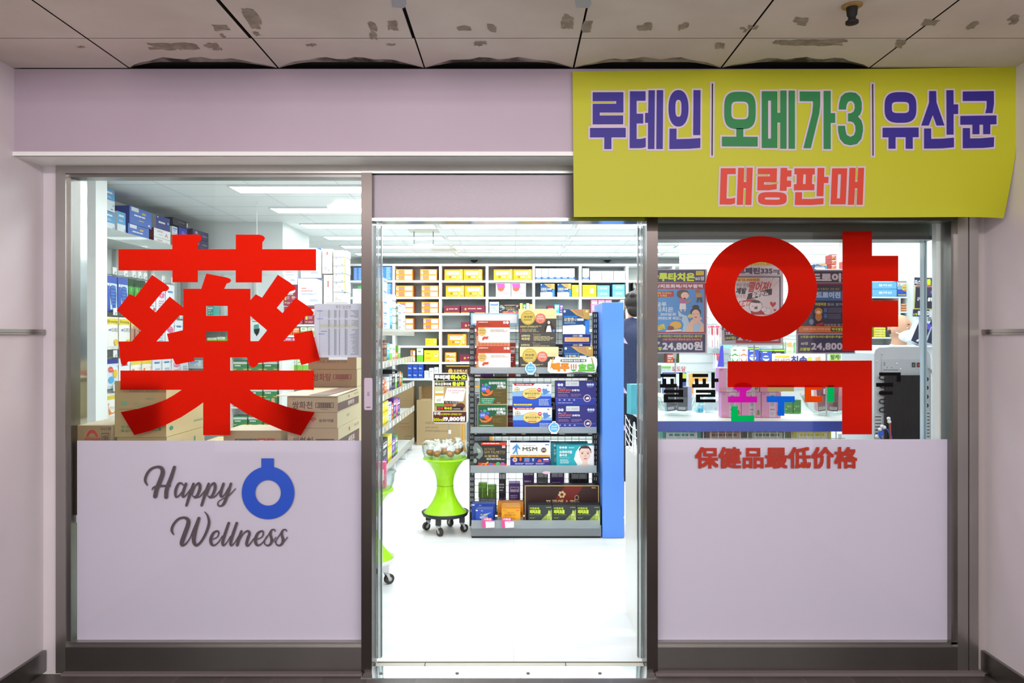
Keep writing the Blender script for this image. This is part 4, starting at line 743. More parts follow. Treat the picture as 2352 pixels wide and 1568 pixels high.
bs(2,2,1020,1056,702,'maroon','maroon box','left','gift_box'); bs(2,2,1058,1114,701,'maroon','wide maroon box','right','gift_box')
bs(3,2,1059,1114,739,'maroon','wide maroon box','right','gift_box'); bs(4,2,1028,1071,767,'vita_y','yellow vitamin box','middle','vitamin_box')
bs(5,2,1022,1048,809,'vita_y','small orange box','left','vitamin_box',2); bs(5,2,1056,1114,814,'maroon','wide maroon box','right','gift_box'); bs(6,2,1024,1112,839,'gold','dark box with gold letters','','gift_box')
bs(0,3,1134,1178,618,'vita_y','yellow vitamin box','left','vitamin_box'); bs(0,3,1179,1222,618,'vita_y','yellow vitamin box','right','vitamin_box')
bs(1,3,1139,1173,650,'pink','white box with pink blob','left','medicine_box'); bs(1,3,1174,1208,650,'pink','white box with pink blob','right','medicine_box')
bs(2,3,1124,1146,693,'bluew' if 0 else 'c_bluew','pale blue box','left','medicine_box'); bs(2,3,1147,1192,700,'saw','black saw palmetto box','middle','medicine_box')
for k, c in enumerate(('c_limey','c_gren','c_white','c_limey')): bs(2,3,1194+7.4*k,1200.6+7.4*k,696+2*(k % 2),c,['slim yellow box','slim green box','slim white box','slim pale box'][k],['','','','right end'][k] or 'right half','medicine_box')
for k in range(6): bs(0,4,1230+15.1*k,1244.3+15.1*k,616,'b12','white box with blue band',['first','second','third','fourth','fifth','sixth'][k]+' from left','medicine_box')
bs(1,4,1241,1274,651,'enna','navy and gold box','left','medicine_box'); bs(1,4,1280,1312,651,'enna','navy and gold box','middle','medicine_box'); bs(1,4,1313.5,1329,654,'yellow_b','yellow box','right','medicine_box')
bs(2,4,1257,1272.5,701,'maroon','small maroon box','left','gift_box'); bs(2,4,1273.5,1285,699,'c_cyan','small cyan box','middle'); bs(2,4,1286,1293,699,'c_purple','slim purple box','right')
bs(0,5,1338,1353,616,'b12','tall white box with blue band','left')
for k in range(3): bs(0,5,1355.5+27.3*k,1381.6+27.3*k,622,'whitebox','white box',['left','middle','right'][k]+' of three')
bs(1,5,1338,1370,654,'yellow','yellow B box','left'); bs(1,5,1371.5,1400,655,'skyblue','sky blue box','middle','medicine_box',2); bs(1,5,1407,1435,653,'skyblue','sky blue box','right','medicine_box',2)
for k in range(3): bs(2,5,1358+16*k,1373+16*k,688,'rose','pink box',['left','middle','right'][k])
bs(2,5,1425,1434,688,'c_bluew','slim blue box','right end'); bs(1,6,1454,1477,648,'saw','black box with gold letters','left')
bs(0,7,1520,1540,622,'whitebox','white box','left'); bs(0,6,1560-96,1590-96,624,'whitebox','plain white box','middle') if 0 else None
# cartons standing under the shelving
DS['carton'] = ('#a98f66', [('R',0,.495,1,.505,'#94794f')], '#c0a67a', [])
DS['carton_bio'] = ('#b39a70', [('T','SUPER BIO VITAMIND 5000IU',.2,.48,.82,.53,'#6a5a42',.01),('T','슈퍼 바이오',.2,.58,.5,.63,'#5a4a36',.02),('T','비타민디 5000IU mcrew',.2,.66,.72,.7,'#5a4a36',.01),('T','150 mg x 180캡슐 x 30(450 g) x 8(16Kg)',.18,.85,.86,.89,'#8a7654')], '#c4aa80', [])
DS['carton_han'] = ('#a98f66', [('T','Camphamine',.3,.3,.75,.36,'#6a5a42'),('T','HANBANG',.3,.42,.8,.48,'#b85a3a',.02),('R',.4,.52,.8,.54,'#b87a5a'),('R',.55,.75,.9,.87,'#7a6444'),('R',.56,.765,.89,.855,'#a98f66')], '#b89c70', [])
cs = [('carton_bio',957,919,1057,1020,9.25,.4,'big carton printed with vitamin text standing before the back shelving'),
      ('carton_han',905,950,951,1008,9.42,.3,'lower carton with red HANBANG print beside the aisle shelf end'),('carton',902,890,950,949.5,9.42,.3,'upper plain carton beside the aisle shelf end'),
      ('carton',953,890,1003,951,9.75-.05,.0,'')]
for dn, a, b, c, d, Y, dep, lb in cs[:2]:
    zb = 0; h = PZ(b, Y); put('cardboard_carton', dn, (PX(a, Y)+PX(c, Y))/2, Y, 0, PX(c, Y)-PX(a, Y), h, min(dep, 9.68-Y), lb, 'carton', 'cartons under the back shelving')
Y = 9.42; put('cardboard_carton', 'carton', (PX(902, Y)+PX(950, Y))/2, Y, PZ(950, Y)+.001, PX(950, Y)-PX(902, Y), PZ(890, Y)-PZ(950, Y), .26, cs[2][7], 'carton', 'cartons under the back shelving')
mb = MB(); Y = 9.26; x0, x1 = PX(962, Y), PX(1050, Y); zt = PZ(919, Y); q = M('#9c8159', .8)
mb.box(x0, x0+.012, Y+.02, Y+.3, zt+.003, zt+.16, q); mb.box(x0, x0+.13, Y+.3, Y+.312, zt+.003, zt+.17, q); mb.box(x0+.2, x1, Y+.29, Y+.3, zt+.003, zt+.15, q)
mb.add([(x0+.15, Y+.02, zt+.003), (x0+.16, Y+.02, zt+.003), (x0+.3, Y+.25, zt+.15), (x0+.29, Y+.25, zt+.15), (x0+.15, Y+.25, zt+.003), (x0+.16, Y+.25, zt+.003)], [(0, 1, 2, 3), (4, 5, 2, 3), (0, 1, 5, 4)], '#7c6644')
solo('cardboard_flaps', mb, 'folded flattened cardboard lying on the big printed carton', 'cardboard')
# hand truck behind the stand
r = root('hand_truck', 'yellow and black folded hand truck standing behind the black display stand', 'hand truck', (PX(1079, 8.2), 8.2, 0))
x = PX(1079, 8.2); mb = MB(); yl = M('#e8a01e', .4)
mb.tube([(x-.07, 8.2, .12), (x-.07, 8.2, .75), (x-.03, 8.2, .8), (x+.2, 8.2, .8), (x+.24, 8.2, .75), (x+.24, 8.2, .12)], .014, yl); mb.tube([(x-.07, 8.2, .14), (x-.05, 8.2, .09), (x+.0, 8.2, .06), (x+.26, 8.2, .06)], .014, yl); part('frame', mb, r)
mb = MB(); mb.box(x-.03, x+.22, 8.19, 8.215, .14, .72, '#5b6066'); part('toe_plate', mb, r, 'dark grey folded plate')
for s in (0, .26): mb = MB(); mb.tube([(x-.03+s, 8.25, .08), (x+.005+s, 8.25, .08)], .08, M('#1c1c1e', .6), 20); part('wheel', mb, r)
# dome cameras
for k, (u, lb) in enumerate(((1089, 'dark dome camera under the shop ceiling above the back shelving, left of the two'), (1395, 'dark dome camera under the shop ceiling above the back shelving, right of the two'))):
    Yc = F*(ZI-H)/(VC-594.5); x = PX(u, Yc)
    r = root('dome_camera', lb, 'camera', (x, Yc, ZI-.06), 'dome cameras')
    part('dome', MB().lathe([(.052, ZI-.012), (.04, ZI-.03), (.018, ZI-.046), (0, ZI-.05)], x, Yc, M('#3a4044', .15)), r); part('base', MB().lathe([(0, ZI-.001), (.062, ZI-.001), (.06, ZI-.012), (.052, ZI-.013)], x, Yc, m_white, 24), r, 'white ring base')
# ceiling sign bracket and vents
Yv = F*(ZI-H)/(VC-530)
r = root('ceiling_vent', 'flat cream vent plate in the shop ceiling with two hanging rods', 'vent', (PX(973, Yv), Yv, ZI-.16))
part('plate', MB().box(PX(940, Yv), PX(1008, Yv), Yv-.1, Yv+.1, ZI-.006, ZI-.001, '#d9dccb'), r)
for u in (951, 995): part('rod', MB().tube([(PX(u, Yv), Yv, ZI-.006), (PX(u, Yv), Yv, ZI-.13)], .005, '#8a9090'), r)
part('crossbar', MB().box(PX(949, Yv), PX(997, Yv), Yv-.008, Yv+.008, ZI-.142, ZI-.13, '#dfe3df'), r)
Yv = F*(ZI-H)/(VC-573); solo('ceiling_vent', MB().box(PX(993, Yv), PX(1047, Yv), Yv-.12, Yv+.12, ZI-.006, ZI-.001, '#d5d9c6'), 'small flat cream vent plate farther back in the shop ceiling', 'vent')
# ---------------------------------------------------------------- black display stand in the doorway
m_blk = M('#35393c', .45, .3); m_gr = M('#7f8588', .4, .2); m_clip = clear('ticket_strip', '#e8eef0', .05, ('#c8d0d4', .42))
YG = 5.05
g = root('display_stand', 'black mesh backed display stand with three shelves of supplement boxes', 'display stand', (.146, 5.2, 0))
for u in (1084, 1367.5):
    mb = MB(); x = PX(u, 5.2); mb.box(x-.017, x+.017, 5.2, 5.27, .02, PZ(716, 5.2), m_blk)
    z = .12
    while z < 1.5: mb.box(x-.009, x-.004, 5.1985, 5.2005, z, z+.022, '#c8cdd0'); mb.box(x+.004, x+.009, 5.1985, 5.2005, z, z+.022, '#c8cdd0'); z += .037
    part('upright', mb, g)
mb = MB(); xa, xb = PX(1088, 5.2), PX(1363, 5.2)
for i in range(18): x = xa+(xb-xa)*i/17; mb.box(x-.0014, x+.0014, 5.233, 5.236, .11, PZ(722, 5.2), '#4a5054')
z = .11
while z < PZ(722, 5.2): mb.box(xa, xb, 5.2365, 5.2395, z-.0014, z+.0014, '#4a5054'); z += .047
part('mesh_back', mb, g)
for v0, v1 in ((843, 858), (980, 995), (1068, 1086)):
    zt, zb = PZ(v0+9, YG), PZ(v1, YG)
    s = part('shelf', MB().box(PX(1080, YG), PX(1370.5, YG), YG+.003, 5.19, zb+.006, zt-.008, M('#565b5e', .4, .3)).box(PX(1080, YG), PX(1370.5, YG), YG, YG+.003, zb, zt-.004, m_gr), g)
    part('ticket_strip', MB().box(PX(1080, YG)+.002, PX(1370, YG), YG-.004, YG-.002, zb+.004, PZ(v0, YG), m_clip), s)
    for x in (PX(1084, 5.2), PX(1367.5, 5.2)): part('bracket', MB().box(x-.004, x+.004, YG+.01, 5.198, zb-.02, zb+.004, m_blk), s)
YD = 4.96
b_ = part('base_deck', MB().box(PX(1082, YD), PX(1381, YD), YD, 5.19, .015, PZ(1206, YD), M('#7b8083', .4, .3)).box(PX(1083, YD), PX(1380, YD), YD+.01, 5.5, 0, .015, '#202426'), g)
part('ticket_strip', MB().box(PX(1083, YD), PX(1378, YD), YD-.004, YD-.002, PZ(1213, YD), PZ(1194, YD), m_clip), b_)
# the other side of the stand
part('shelf', MB().box(PX(1084, 5.2), PX(1366, 5.2), 5.28, 5.5, PZ(868, 5.3), PZ(864, 5.3), m_blk), g); part('shelf', MB().box(PX(1084, 5.2), PX(1366, 5.2), 5.28, 5.5, PZ(1001, 5.3), PZ(997, 5.3), m_blk), g); part('shelf', MB().box(PX(1084, 5.2), PX(1366, 5.2), 5.28, 5.5, .08, .1, m_gr), g)
TA, TB, TC_ = PZ(864,5.3), PZ(997,5.3), .101
for dn, u, w_, h_, z_, lb in (('c_purple',1118,.09,.2,TA,'purple box, leftmost of the top tier'),('c_grey',1150,.09,.24,TA,'grey box, second of the top tier'),('c_red',1176,.05,.24,TA,'slim red box, third of the top tier'),('c_grey',1212,.1,.22,TA,'grey box, centre of the top tier'),('c_black',1270,.2,.23,TA,'long black box on the top tier'),('c_grey',1335,.1,.2,TA,'grey box, rightmost of the top tier'),
        ('c_grey',1112,.11,.26,TB,'grey box, leftmost of the middle tier'),('c_black',1144,.06,.3,TB,'slim black box of the middle tier'),('c_red',1180,.11,.2,TB,'red box of the middle tier'),('c_black',1246,.24,.26,TB,'long black box of the middle tier'),('c_grey',1325,.16,.24,TB,'wide grey box, rightmost of the middle tier'),
        ('c_black',1154,.05,.34,TC_,'tall black box on the bottom tier'),('c_purple',1182,.08,.2,TC_,'lower purple box on the bottom tier'),('c_purple',1214,.08,.38,TC_,'tall purple box on the bottom tier'),('c_grey',1246,.08,.36,TC_,'tall grey box on the bottom tier'),('c_purple',1280,.1,.36,TC_,'wide purple box on the bottom tier'),('c_black',1330,.14,.34,TC_,'wide black box on the bottom tier')):
    put('supplement_box', dn, PX(u, 5.3), 5.3, z_, w_, h_, .1, '%s, behind the mesh of the stand' % lb, 'box', 'boxes on the far side of the display stand')
def gb(name, dn, u0, v0, u1, v1, Y, d, lb, z=None):
    return pbox(name, dn, u0, v0, u1, v1, Y, d, lb, 'box', 'boxes on the display stand', z=z)
z1, z2, z3, z0 = (PZ(852, YG)-.004, PZ(989, YG)-.004, PZ(1077, YG)-.004, PZ(1206, YD))
def stk(lst, z):
    for name, dn, u0, u1, v0, v1, Y, d, lb in lst:
        h = (v1-v0)*Y/F; pbox(name, dn, u0, 0, u1, 0, Y, d, lb, 'box', 'boxes on the display stand', z=z, h=h); z += h+.0005
stk([('liver_box','redliver',1094,1173,795,853,5.06,.1,'lower of two red and white liver boxes on the stand top shelf'),('liver_box','redliver',1094,1171,736,795,5.065,.1,'upper of two red and white liver boxes on the stand top shelf')], z1)
stk([('biotin_box','biotin',1194,1283,797,854,5.06,.045,'gold and grey biotin box standing in front of the biotin stack')], z1)
zz = z1+(854-809)*5.11/F
pbox('biotin_box', 'biotin_side', 1191, 0, 1278, 0, 5.112, .07, 'lowest flat biotin box hidden mostly by the front one', 'box', 'boxes on the display stand', z=z1, h=zz-z1-.001)
stk([('biotin_box','biotin_side',1191,1277,788,809,5.11,.075,'middle flat grey biotin box in the stack'),('biotin_box','biotin_side',1192,1277.6,767,788,5.11,.075,'upper flat grey biotin box under the standing one'),('biotin_box','biotin',1191,1278,710.5,766.6,5.11,.07,'gold and grey biotin box standing on top of the stack')], zz)
stk([('supplement_box','enna',1294.6,1362,795,853,5.06,.045,'navy and gold box standing at the front right of the top shelf')], z1)
zz = z1+(853-809.5)*5.11/F; pbox('supplement_box', 'enna_side', 1293, 0, 1356, 0, 5.112, .07, 'lowest flat navy box hidden behind the standing navy one', 'box', 'boxes on the display stand', z=z1, h=zz-z1-.001)
stk([('supplement_box','enna_side',1294,1356.5,789,809.5,5.11,.075,'lower flat navy box with an orange panel in the stack'),('supplement_box','enna_side',1293,1357,768,789,5.11,.075,'upper flat navy box with an orange panel in the stack'),('supplement_box','enna',1292.4,1354,691,748,5.11,.07,'navy and gold box standing on top of the navy stack')], zz)
stk([('vitamin_box','moae',1097,1165.7,928.6,990,5.06,.11,'lower green and olive vitamin box on the stand middle shelf'),('vitamin_box','moae',1101,1165.7,869,927.7,5.07,.1,'upper green and olive vitamin box on the stand middle shelf')], z2)
stk([('omega_box','omega',1178,1268,934.4,989,5.06,.1,'lower white and blue omega box with gold oval'),('omega_box','omega',1176.8,1266.5,878.9,933.4,5.07,.09,'upper white and blue omega box with gold oval')], z2)
stk([('omega_box','omega_p',1276.6,1370.5,932.4,990,5.06,.1,'lower purple omega box at the right of the middle shelf'),('omega_box','omega_p',1275.7,1369,874.5,931.5,5.07,.09,'upper purple omega box at the right of the middle shelf')], z2)
gb('supplement_box','saw',1086.6,1015.8,1164,0,5.06,.1,'black saw palmetto box with a muscular arm on the third shelf', z3); 
gb('supplement_box','msm',1171.5,1015.8,1263.7,0,5.06,.1,'white and blue MSM box in the middle of the third shelf', z3)
gb('collagen_box','teal',1277.6,1019.6,1364.4,0,5.06,.05,'turquoise collagen box with a woman face on the third shelf', z3); gb('collagen_box','teal',1265,1015,1350,0,5.12,.05,'turquoise collagen box half hidden behind the front one', z3)
gb('gift_box','prospan',1205,1114,1376,0,5.09,.09,'big dark red gift box framed in gold on the stand base', z0)
for k in range(3): gb('serum_box','lime',1213.4+55.3*k,1160,1268+55.3*k,0,4.975,.1,'dark and lime serum box, %s of three on the stand base' % ['left','middle','right'][k], z0)
gb('supplement_box','bluesleep',1083.5,1156,1136.7,0,5.09,.08,'larger blue sleep supplement box at the base left corner', z0); gb('supplement_box','bluesleep',1092.4,1169,1132.7,0,4.98,.08,'smaller blue supplement box in front of the larger blue one', z0)
gb('tonic_box','orangesafe',1143,1153.4,1202.5,0,5.09,.08,'larger orange box behind the small orange one on the base', z0); gb('tonic_box','orangemed',1151.8,1163,1195.5,0,4.98,.08,'small orange tonic box in front on the stand base', z0)
for k, (a, b, t) in enumerate(((1098.5,1119,1110),(1120,1140.5,1115))):
    put('juice_box', 'lgreen', (PX(a, 5.3)+PX(b, 5.3))/2, 5.3, PZ(1143, 5.3), PX(b, 5.3)-PX(a, 5.3)-.002, PZ(t, 5.3)-PZ(1143, 5.3), .06, '%s lime green box behind the wire mesh above the deck' % ['left', 'right'][k], 'box', 'green boxes behind the mesh')
put('riser_box', 'c_grey', PX(1120, 5.3), 5.3, .101, .125, PZ(1143, 5.3)-.102, .09, 'dark grey box under the two lime green boxes behind the mesh', 'box')
# signs on the stand
r = root('header_card', 'blank white header card with a light blue border on the stand', 'sign', (PX(1136, 5.19), 5.19, PZ(745, 5.19)))
f = plane(5.186); mb = MB(); mb.slab([rect(1081.5,718.5,1191,745.5)], M('#8cc4ee', .4), f, plane(5.196)); mb.shape(rect(1085.5,722,1187,742), '#f2f5f6', plane(5.1855)); part('card', mb, r)
mb = MB(); f = zoomfn(1070, 700, 5.227, plane(5.03)); f2 = zoomfn(1070, 700, 5.227, plane(5.0295)); f3 = zoomfn(1070, 700, 5.227, plane(5.029)); f4 = zoomfn(1070, 700, 5.227, plane(5.0285))
mb.slab([[(985,690),(1010,665),(1065,655),(1075,625),(1100,608),(1130,625),(1200,632),(1440,632),(1500,620),(1545,618),(1575,650),(1578,720),(1555,805),(1530,815),(1330,800),(1200,820),(1010,818),(980,790)]], '#f4f4ee', f, zoomfn(1070, 700, 5.227, plane(5.034)))
mb.shape(ell(1292,668,156,20,6,32), '#5a6a5a', f2); mb.text('현대인에게 필요한 제품', (1150,655,1435,681), '#f4f4ee', f3, .03)
mb.text('맥주', (1028,695,1245,800), '#8a3a10', f2, .09); mb.text('맥주', (1032,692,1243,796), '#f08a1e', f3, .07); mb.text('효모', (1345,705,1552,800), '#1f5a20', f2, .09); mb.text('효모', (1349,702,1550,796), '#6cc04a', f3, .07)
for i in range(3): mb.shape(ell(1266+28*i,740,9,34,2.4,18), '#c88a6a', f3)
mb.shape([(1258,775),(1330,775),(1312,795),(1290,800),(1272,792)], '#4aa84a', f3)
for cx, s in ((1010, 1), (1540, -1)):
    for k in range(6): mb.shape([(cx+s*k*6-5, 770-k*22), (cx+s*k*6+6, 745-k*22), (cx+s*k*6+s*20, 740-k*22), (cx+s*k*6+8, 765-k*22)], '#d8a83a', f2)
solo('sign_card', mb, 'cut-out card in orange and green Korean letters clipped to the stand top shelf', 'sign')
for (u, v, lb) in ((1218.5, 846, 'round light blue tag hanging on the stand top shelf'), (1272.5, 982, 'round light blue tag hanging on the stand middle shelf')):
    mb = MB(); mb.slab([ell(u, v, 12.5, 12.5, 2, 32)], '#f2f6f8', plane(5.036), plane(5.04)); mb.shape([(u-4, v-15), (u+4, v-15), (u+4, v-11), (u-4, v-11)], '#f2f6f8', plane(5.0362)); mb.shape(rect(u-7, v+9, u+7, v+14), '#f2f6f8', plane(5.0362))
    mb.union([(ell(u, v, 10.4, 10.4, 2, 32), []), (rect(u-1.7, v-13, u+1.7, v-9), [])], '#5cb4ea', plane(5.0355)); mb.text('온누리', (u-6, v-5, u+6, v-1), W_, plane(5.035), .03); mb.text('약사추천', (u-7, v+1, u+7, v+5), W_, plane(5.035), .03)
    solo('shelf_tag', mb, lb, 'tag')
mb = MB(); mb.shape(ell(1255, 1085, 9, 3.4, 2, 24), '#e6b8d0', plane(5.044)); solo('shelf_tag', mb, 'pale pink tag hanging on the stand third shelf', 'tag')
for (u, lb) in ((1108, 'left of the two pink price cards clipped to the stand base'), (1152.5, 'right of the two pink price cards clipped to the stand base')):
    mb = MB(); mb.slab([[(u, 1193), (u+3, 1189), (u+20, 1189), (u+23, 1194), (u+22, 1212), (u, 1212)]], '#dd4f92', plane(4.945), plane(4.948)); mb.shape([(u+7, 1197), (u+28, 1197), (u+28, 1211), (u+8, 1212)], '#f0f0f2', plane(4.9445)); mb.text('50,000 원', (u+11, 1198.5, u+20, 1200.5), '#70707a', plane(4.944)); mb.text('기획전', (u+3, 1190, u+20, 1195), W_, plane(4.9445), .04)
    solo('price_card', mb, lb, 'price card', 'pink price cards')
# tall blue card column at the right of the stand
r = root('cardboard_display', 'tall plain blue cardboard display column beside the black stand', 'display', (PX(1409, 4.96), 5.2, 0))
mb = MB(); mb.box(PX(1383.5, 4.96), PX(1433, 4.96), 4.96, 5.46, .002, PZ(694, 4.96), M('#5c93ee', .35)); part('body', mb, r, bevel=.003)
mb = MB(); mb.box(PX(1433, 4.96)+.001, PX(1433, 4.96)+.003, 4.97, 5.4, .002, .13, '#5a4ab0'); mb.box(PX(1433, 4.96)+.001, PX(1433, 4.96)+.008, 5.0, 5.4, .14, .4, '#4a78e0'); part('side_tray', mb, r)
for v in (783, 898, 984): mb = MB(); x = PX(1433, 4.96); z = PZ(v, 4.96); mb.add([(x, 4.975, z+.03), (x, 4.975, z-.012), (x+.028, 4.972, z-.02), (x, 4.978, z+.03), (x, 4.978, z-.012), (x+.028, 4.975, z-.02)], [(0, 1, 2), (3, 5, 4), (0, 2, 5, 3)], '#d8c8dc'); part('paper_flag', mb, r)
# ---------------------------------------------------------------- aisle shelving left of the doorway (faces the aisle)
XA = -1.19; YA0, YA1 = 5.56, 8.86; ZD = [.125, .505, .80, 1.10, 1.40]
r = root('aisle_shelving', 'white double sided aisle shelving left of the doorway, loaded with boxes', 'shelving', (-1.5, YA0, 0))
part('back_panel', MB().box(-1.56, -1.54, YA0, YA1, .02, 1.42, m_white), r)
for k in range(6):
    y = YA0+.02+(YA1-YA0-.06)*k/5; part('upright', MB().box(-1.57, -1.53, y, y+.03, .005, 1.43, '#c3c9c8'), r)
    part('foot', MB().box(-1.53, XA-.0-.02*(k % 2), y, y+.04, .004, .06, m_white), r)
m_strip = M('#b9bdb8', .3, .2)
for k, z in enumerate(ZD):
    s = part('shelf', MB().box(-1.53, XA-.005, YA0, YA1, z-.03, z-.004, m_white), r)
    part('ticket_strip', MB().box(XA-.005, XA, YA0, YA1, z-.035, z+.03, clear('strip_%d' % k, '#f0f2ee', .05, ('#c9c8bd', .6))), s)
    if k in (1, 2, 3):
        mb = MB()
        for q in range(16):
            y = YA0+.1+q*.205+rnd.uniform(0, .05); mb.box(XA+.0005, XA+.0015, y, y+.06, z-.03, z+.015, rnd.choice(['#f1f1ee', '#f4c79c', '#c9dcf0', '#f3f3f3']))
        part('price_labels', mb, s, 'row of small price labels')
def facing(lst, z, x, y0, deck, step=.012, rz=PI/2, grp='boxes on the aisle shelving', lab='%s, %s from near end, %s deck of aisle shelving', lim=8.84, ycount=0, pre=''):
    y = y0; n = 0
    O = ['first', 'second', 'third', 'fourth', 'fifth', 'sixth', 'seventh', 'eighth', 'ninth', 'tenth', 'eleventh', 'twelfth', 'thirteenth', 'fourteenth', 'fifteenth', 'sixteenth', 'seventeenth', 'eighteenth', 'nineteenth', 'twentieth', 'twenty-first', 'twenty-second', 'twenty-third', 'twenty-fourth']
    for dn, w_, h_, st, nm in lst:
        if y+w_ > lim: break
        for s in range(st):
            put('medicine_box', dn, x, y+w_/2, z+s*(h_+.001), w_, h_, .16, (lab % (nm+(' '+['bottom', 'second', 'third', 'fourth', 'fifth', 'top'][s] if st > 1 else ''), O[n], deck)), 'box', grp, rz)
        y += w_+step; n += 1
xb = XA-.03
facing([('medwhite',.2,.12,3,'white box'),('c_gren',.14,.2,2,'green box'),('c_orange',.2,.14,2,'orange box'),('c_bluew',.22,.1,5,'blue and white box'),('medtall',.14,.3,1,'tall white box'),
        ('c_cyan',.13,.24,1,'pale cyan box'),('b12',.22,.075,5,'white box with a navy panel'),('c_olive',.13,.27,1,'olive green box'),('c_bluew',.2,.075,4,'white and blue box'),('medtall',.12,.24,1,'tall white box'),('c_white',.16,.1,3,'white box')], ZD[4], xb, YA0+.78, 'top')
facing([('c_maroon' if 0 else 'c_brown',.12,.24,1,'brown book box'),('c_black',.1,.2,1,'black box'),('c_red',.16,.2,1,'red box'),('c_white',.15,.18,1,'white box'),('c_purple',.14,.2,1,'purple box'),('c_grey',.15,.2,1,'grey box'),('c_white',.18,.2,1,'white box'),('c_grey',.13,.17,1,'dark grey box'),
        ('c_brown',.14,.22,1,'maroon book box'),('c_brown',.15,.22,1,'maroon box with gold print'),('c_cyan',.13,.19,1,'sky blue box'),('green',.16,.18,1,'pale green box'),('c_white',.2,.17,1,'white and blue box'),('c_orange',.16,.09,1,'orange box'),('green',.14,.16,1,'green and white box')], ZD[3], xb, YA0+.02, 'fourth')
facing([('c_black',.2,.2,1,'black box'),('c_orange',.14,.2,1,'orange box'),('c_black',.16,.22,1,'tall black box'),('c_bluew',.2,.14,1,'blue and white box'),('c_red',.16,.18,1,'red box'),('c_white',.12,.2,1,'white box'),('c_grey',.18,.18,1,'silver box'),('c_red',.14,.17,1,'red box'),('c_orange',.12,.12,1,'orange box'),
        ('c_white',.14,.16,1,'white box'),('c_grey',.15,.18,1,'silver box'),('c_black',.18,.22,1,'black box'),('green',.12,.17,1,'green and white box'),('c_black',.14,.2,1,'black box'),('c_orange',.12,.18,1,'small orange box'),('c_gren',.1,.16,1,'green box')], ZD[2], xb, YA0+.02, 'third')
facing([('c_pinkb',.2,.2,1,'pink box'),('c_brown',.2,.25,1,'brown box'),('c_white',.15,.2,1,'white box'),('c_limey',.16,.12,2,'yellow box'),('c_red',.2,.2,1,'red box'),('c_brown',.24,.25,1,'wide brown box'),('c_limey',.2,.115,2,'yellow box'),('c_limey',.18,.115,2,'small yellow box'),('c_bluew',.18,.1,2,'white and blue box'),('c_red',.1,.18,1,'white and red box'),
        ('c_purple',.16,.22,1,'purple box'),('c_pinkb',.1,.2,1,'pink box'),('c_purple',.14,.2,1,'purple striped box')], ZD[1], xb, YA0+.02, 'second')
facing([('c_white',.24,.2,1,'white box'),('c_black',.2,.25,1,'black box'),('c_grey',.24,.25,1,'pale green box'),('c_limey',.15,.2,1,'yellow box'),('c_grey',.25,.24,1,'grey box with a gold sheen'),('c_black',.16,.26,1,'black box with purple dot'),('c_black',.26,.26,1,'wide dark box'),('c_limey',.12,.13,2,'yellow box'),('c_limey',.11,.13,2,'narrow yellow box'),
        ('c_purple',.2,.2,1,'purple pouch box'),('c_gren',.14,.2,1,'green pouch box')], ZD[0], xb, YA0+.02, 'bottom')
# end unit of that shelving, facing the window
YE = 5.3; r = root('end_shelving', 'white end unit of the aisle shelving behind the left window', 'shelving', (PX(725, YE), YE, 0))
xa, xc = PX(648, YE), PX(795, YE)
for x in (xa, xc-.015): part('side_panel', MB().box(x, x+.015, YE, 5.53, 0, PZ(746, YE), m_white), r)
part('back_panel', MB().box(xa+.015, xc-.015, 5.505, 5.53, 0, PZ(748, YE), '#b9c2c0'), r)
EB = [746, 771, 786, 852, 905]
for v in EB: part('shelf', MB().box(xa+(.015 if v > 746 else 0), xc-(.015 if v > 746 else 0), YE, 5.5, PZ(v+3.2, YE), PZ(v-1.2, YE), m_white), r)
EZ = {}
def eb(dn, u0, u1, v0, v1, lb, Y=YE+.012, d=.15, nm='medicine_box'):
    z = PZ(min(EB, key=lambda q: abs(q-1.2-v1))-1.2, YE)+.001 if min(abs(q-1.2-v1) for q in EB) < 1.5 else PZ(v1, Y)+.0035
    return pbox(nm, dn, u0, v0, u1, v1, Y, d, lb, 'box', 'boxes on the end unit', z=z, h=(v1-v0)*Y/F-(.007 if 750 < v1 < 800 else .001))
T_ = 744
eb('crimson',652,696,703,T_,'crimson box with white oval, bottom left on the end unit'); eb('crimson',698,742,703,T_,'crimson box with white oval, bottom right on the end unit')
eb('crimson',651,683,655,702.6,'crimson box standing on top of the bottom left crimson box'); eb('medwhite',684,739.5,640,702.6,'white box lying on top of the two crimson boxes')
eb('medwhite',652,683,600,654.6,'white box behind the red character bar, topmost left on the end unit'); eb('medwhite',691,738,570,639.6,'tall white box with blue corner at top of the end unit')
eb('medtall',743.5,764,630,T_,'tall white box with red oval, lower of two'); eb('medtall',740,763,572,629.6,'tall white box with red oval, upper of two')
for k, (a, b) in enumerate(((726,744),(708,725.6),(672,707.6),(649,671.6),(630,648.6),(612,629.6),(592,611.6),(575,591.6))):
    eb('yelwhite' if 2 < k < 7 else 'medwhite',765.5,794+(k % 2),a,b,'white and yellow box, %s from bottom of the eight-box stack' % ['first','second','third','fourth','fifth','sixth','seventh','eighth'][k])
for k, (dn, u0, u1, v0, c) in enumerate((('c_orange',655,671,752,'red and white'),('c_orange',672,688,750,'orange topped'),('green',690,706,749,'green and white'),('green',707,722,749,'pale green'))): eb(dn,u0,u1,v0,770,'%s box under the top board of the end unit' % c)
for k in range(3): eb('c_pinkb',655+16*k,670+16*k,774,785,'little pink box, %s of three on the narrow tier of the end unit' % ['left','middle','right'][k])
for k in range(4): eb('green',655+13.5*k,668+13.5*k,826,851,'green and white box, %s of four on the lower end unit board' % ['first','second','third','fourth'][k])
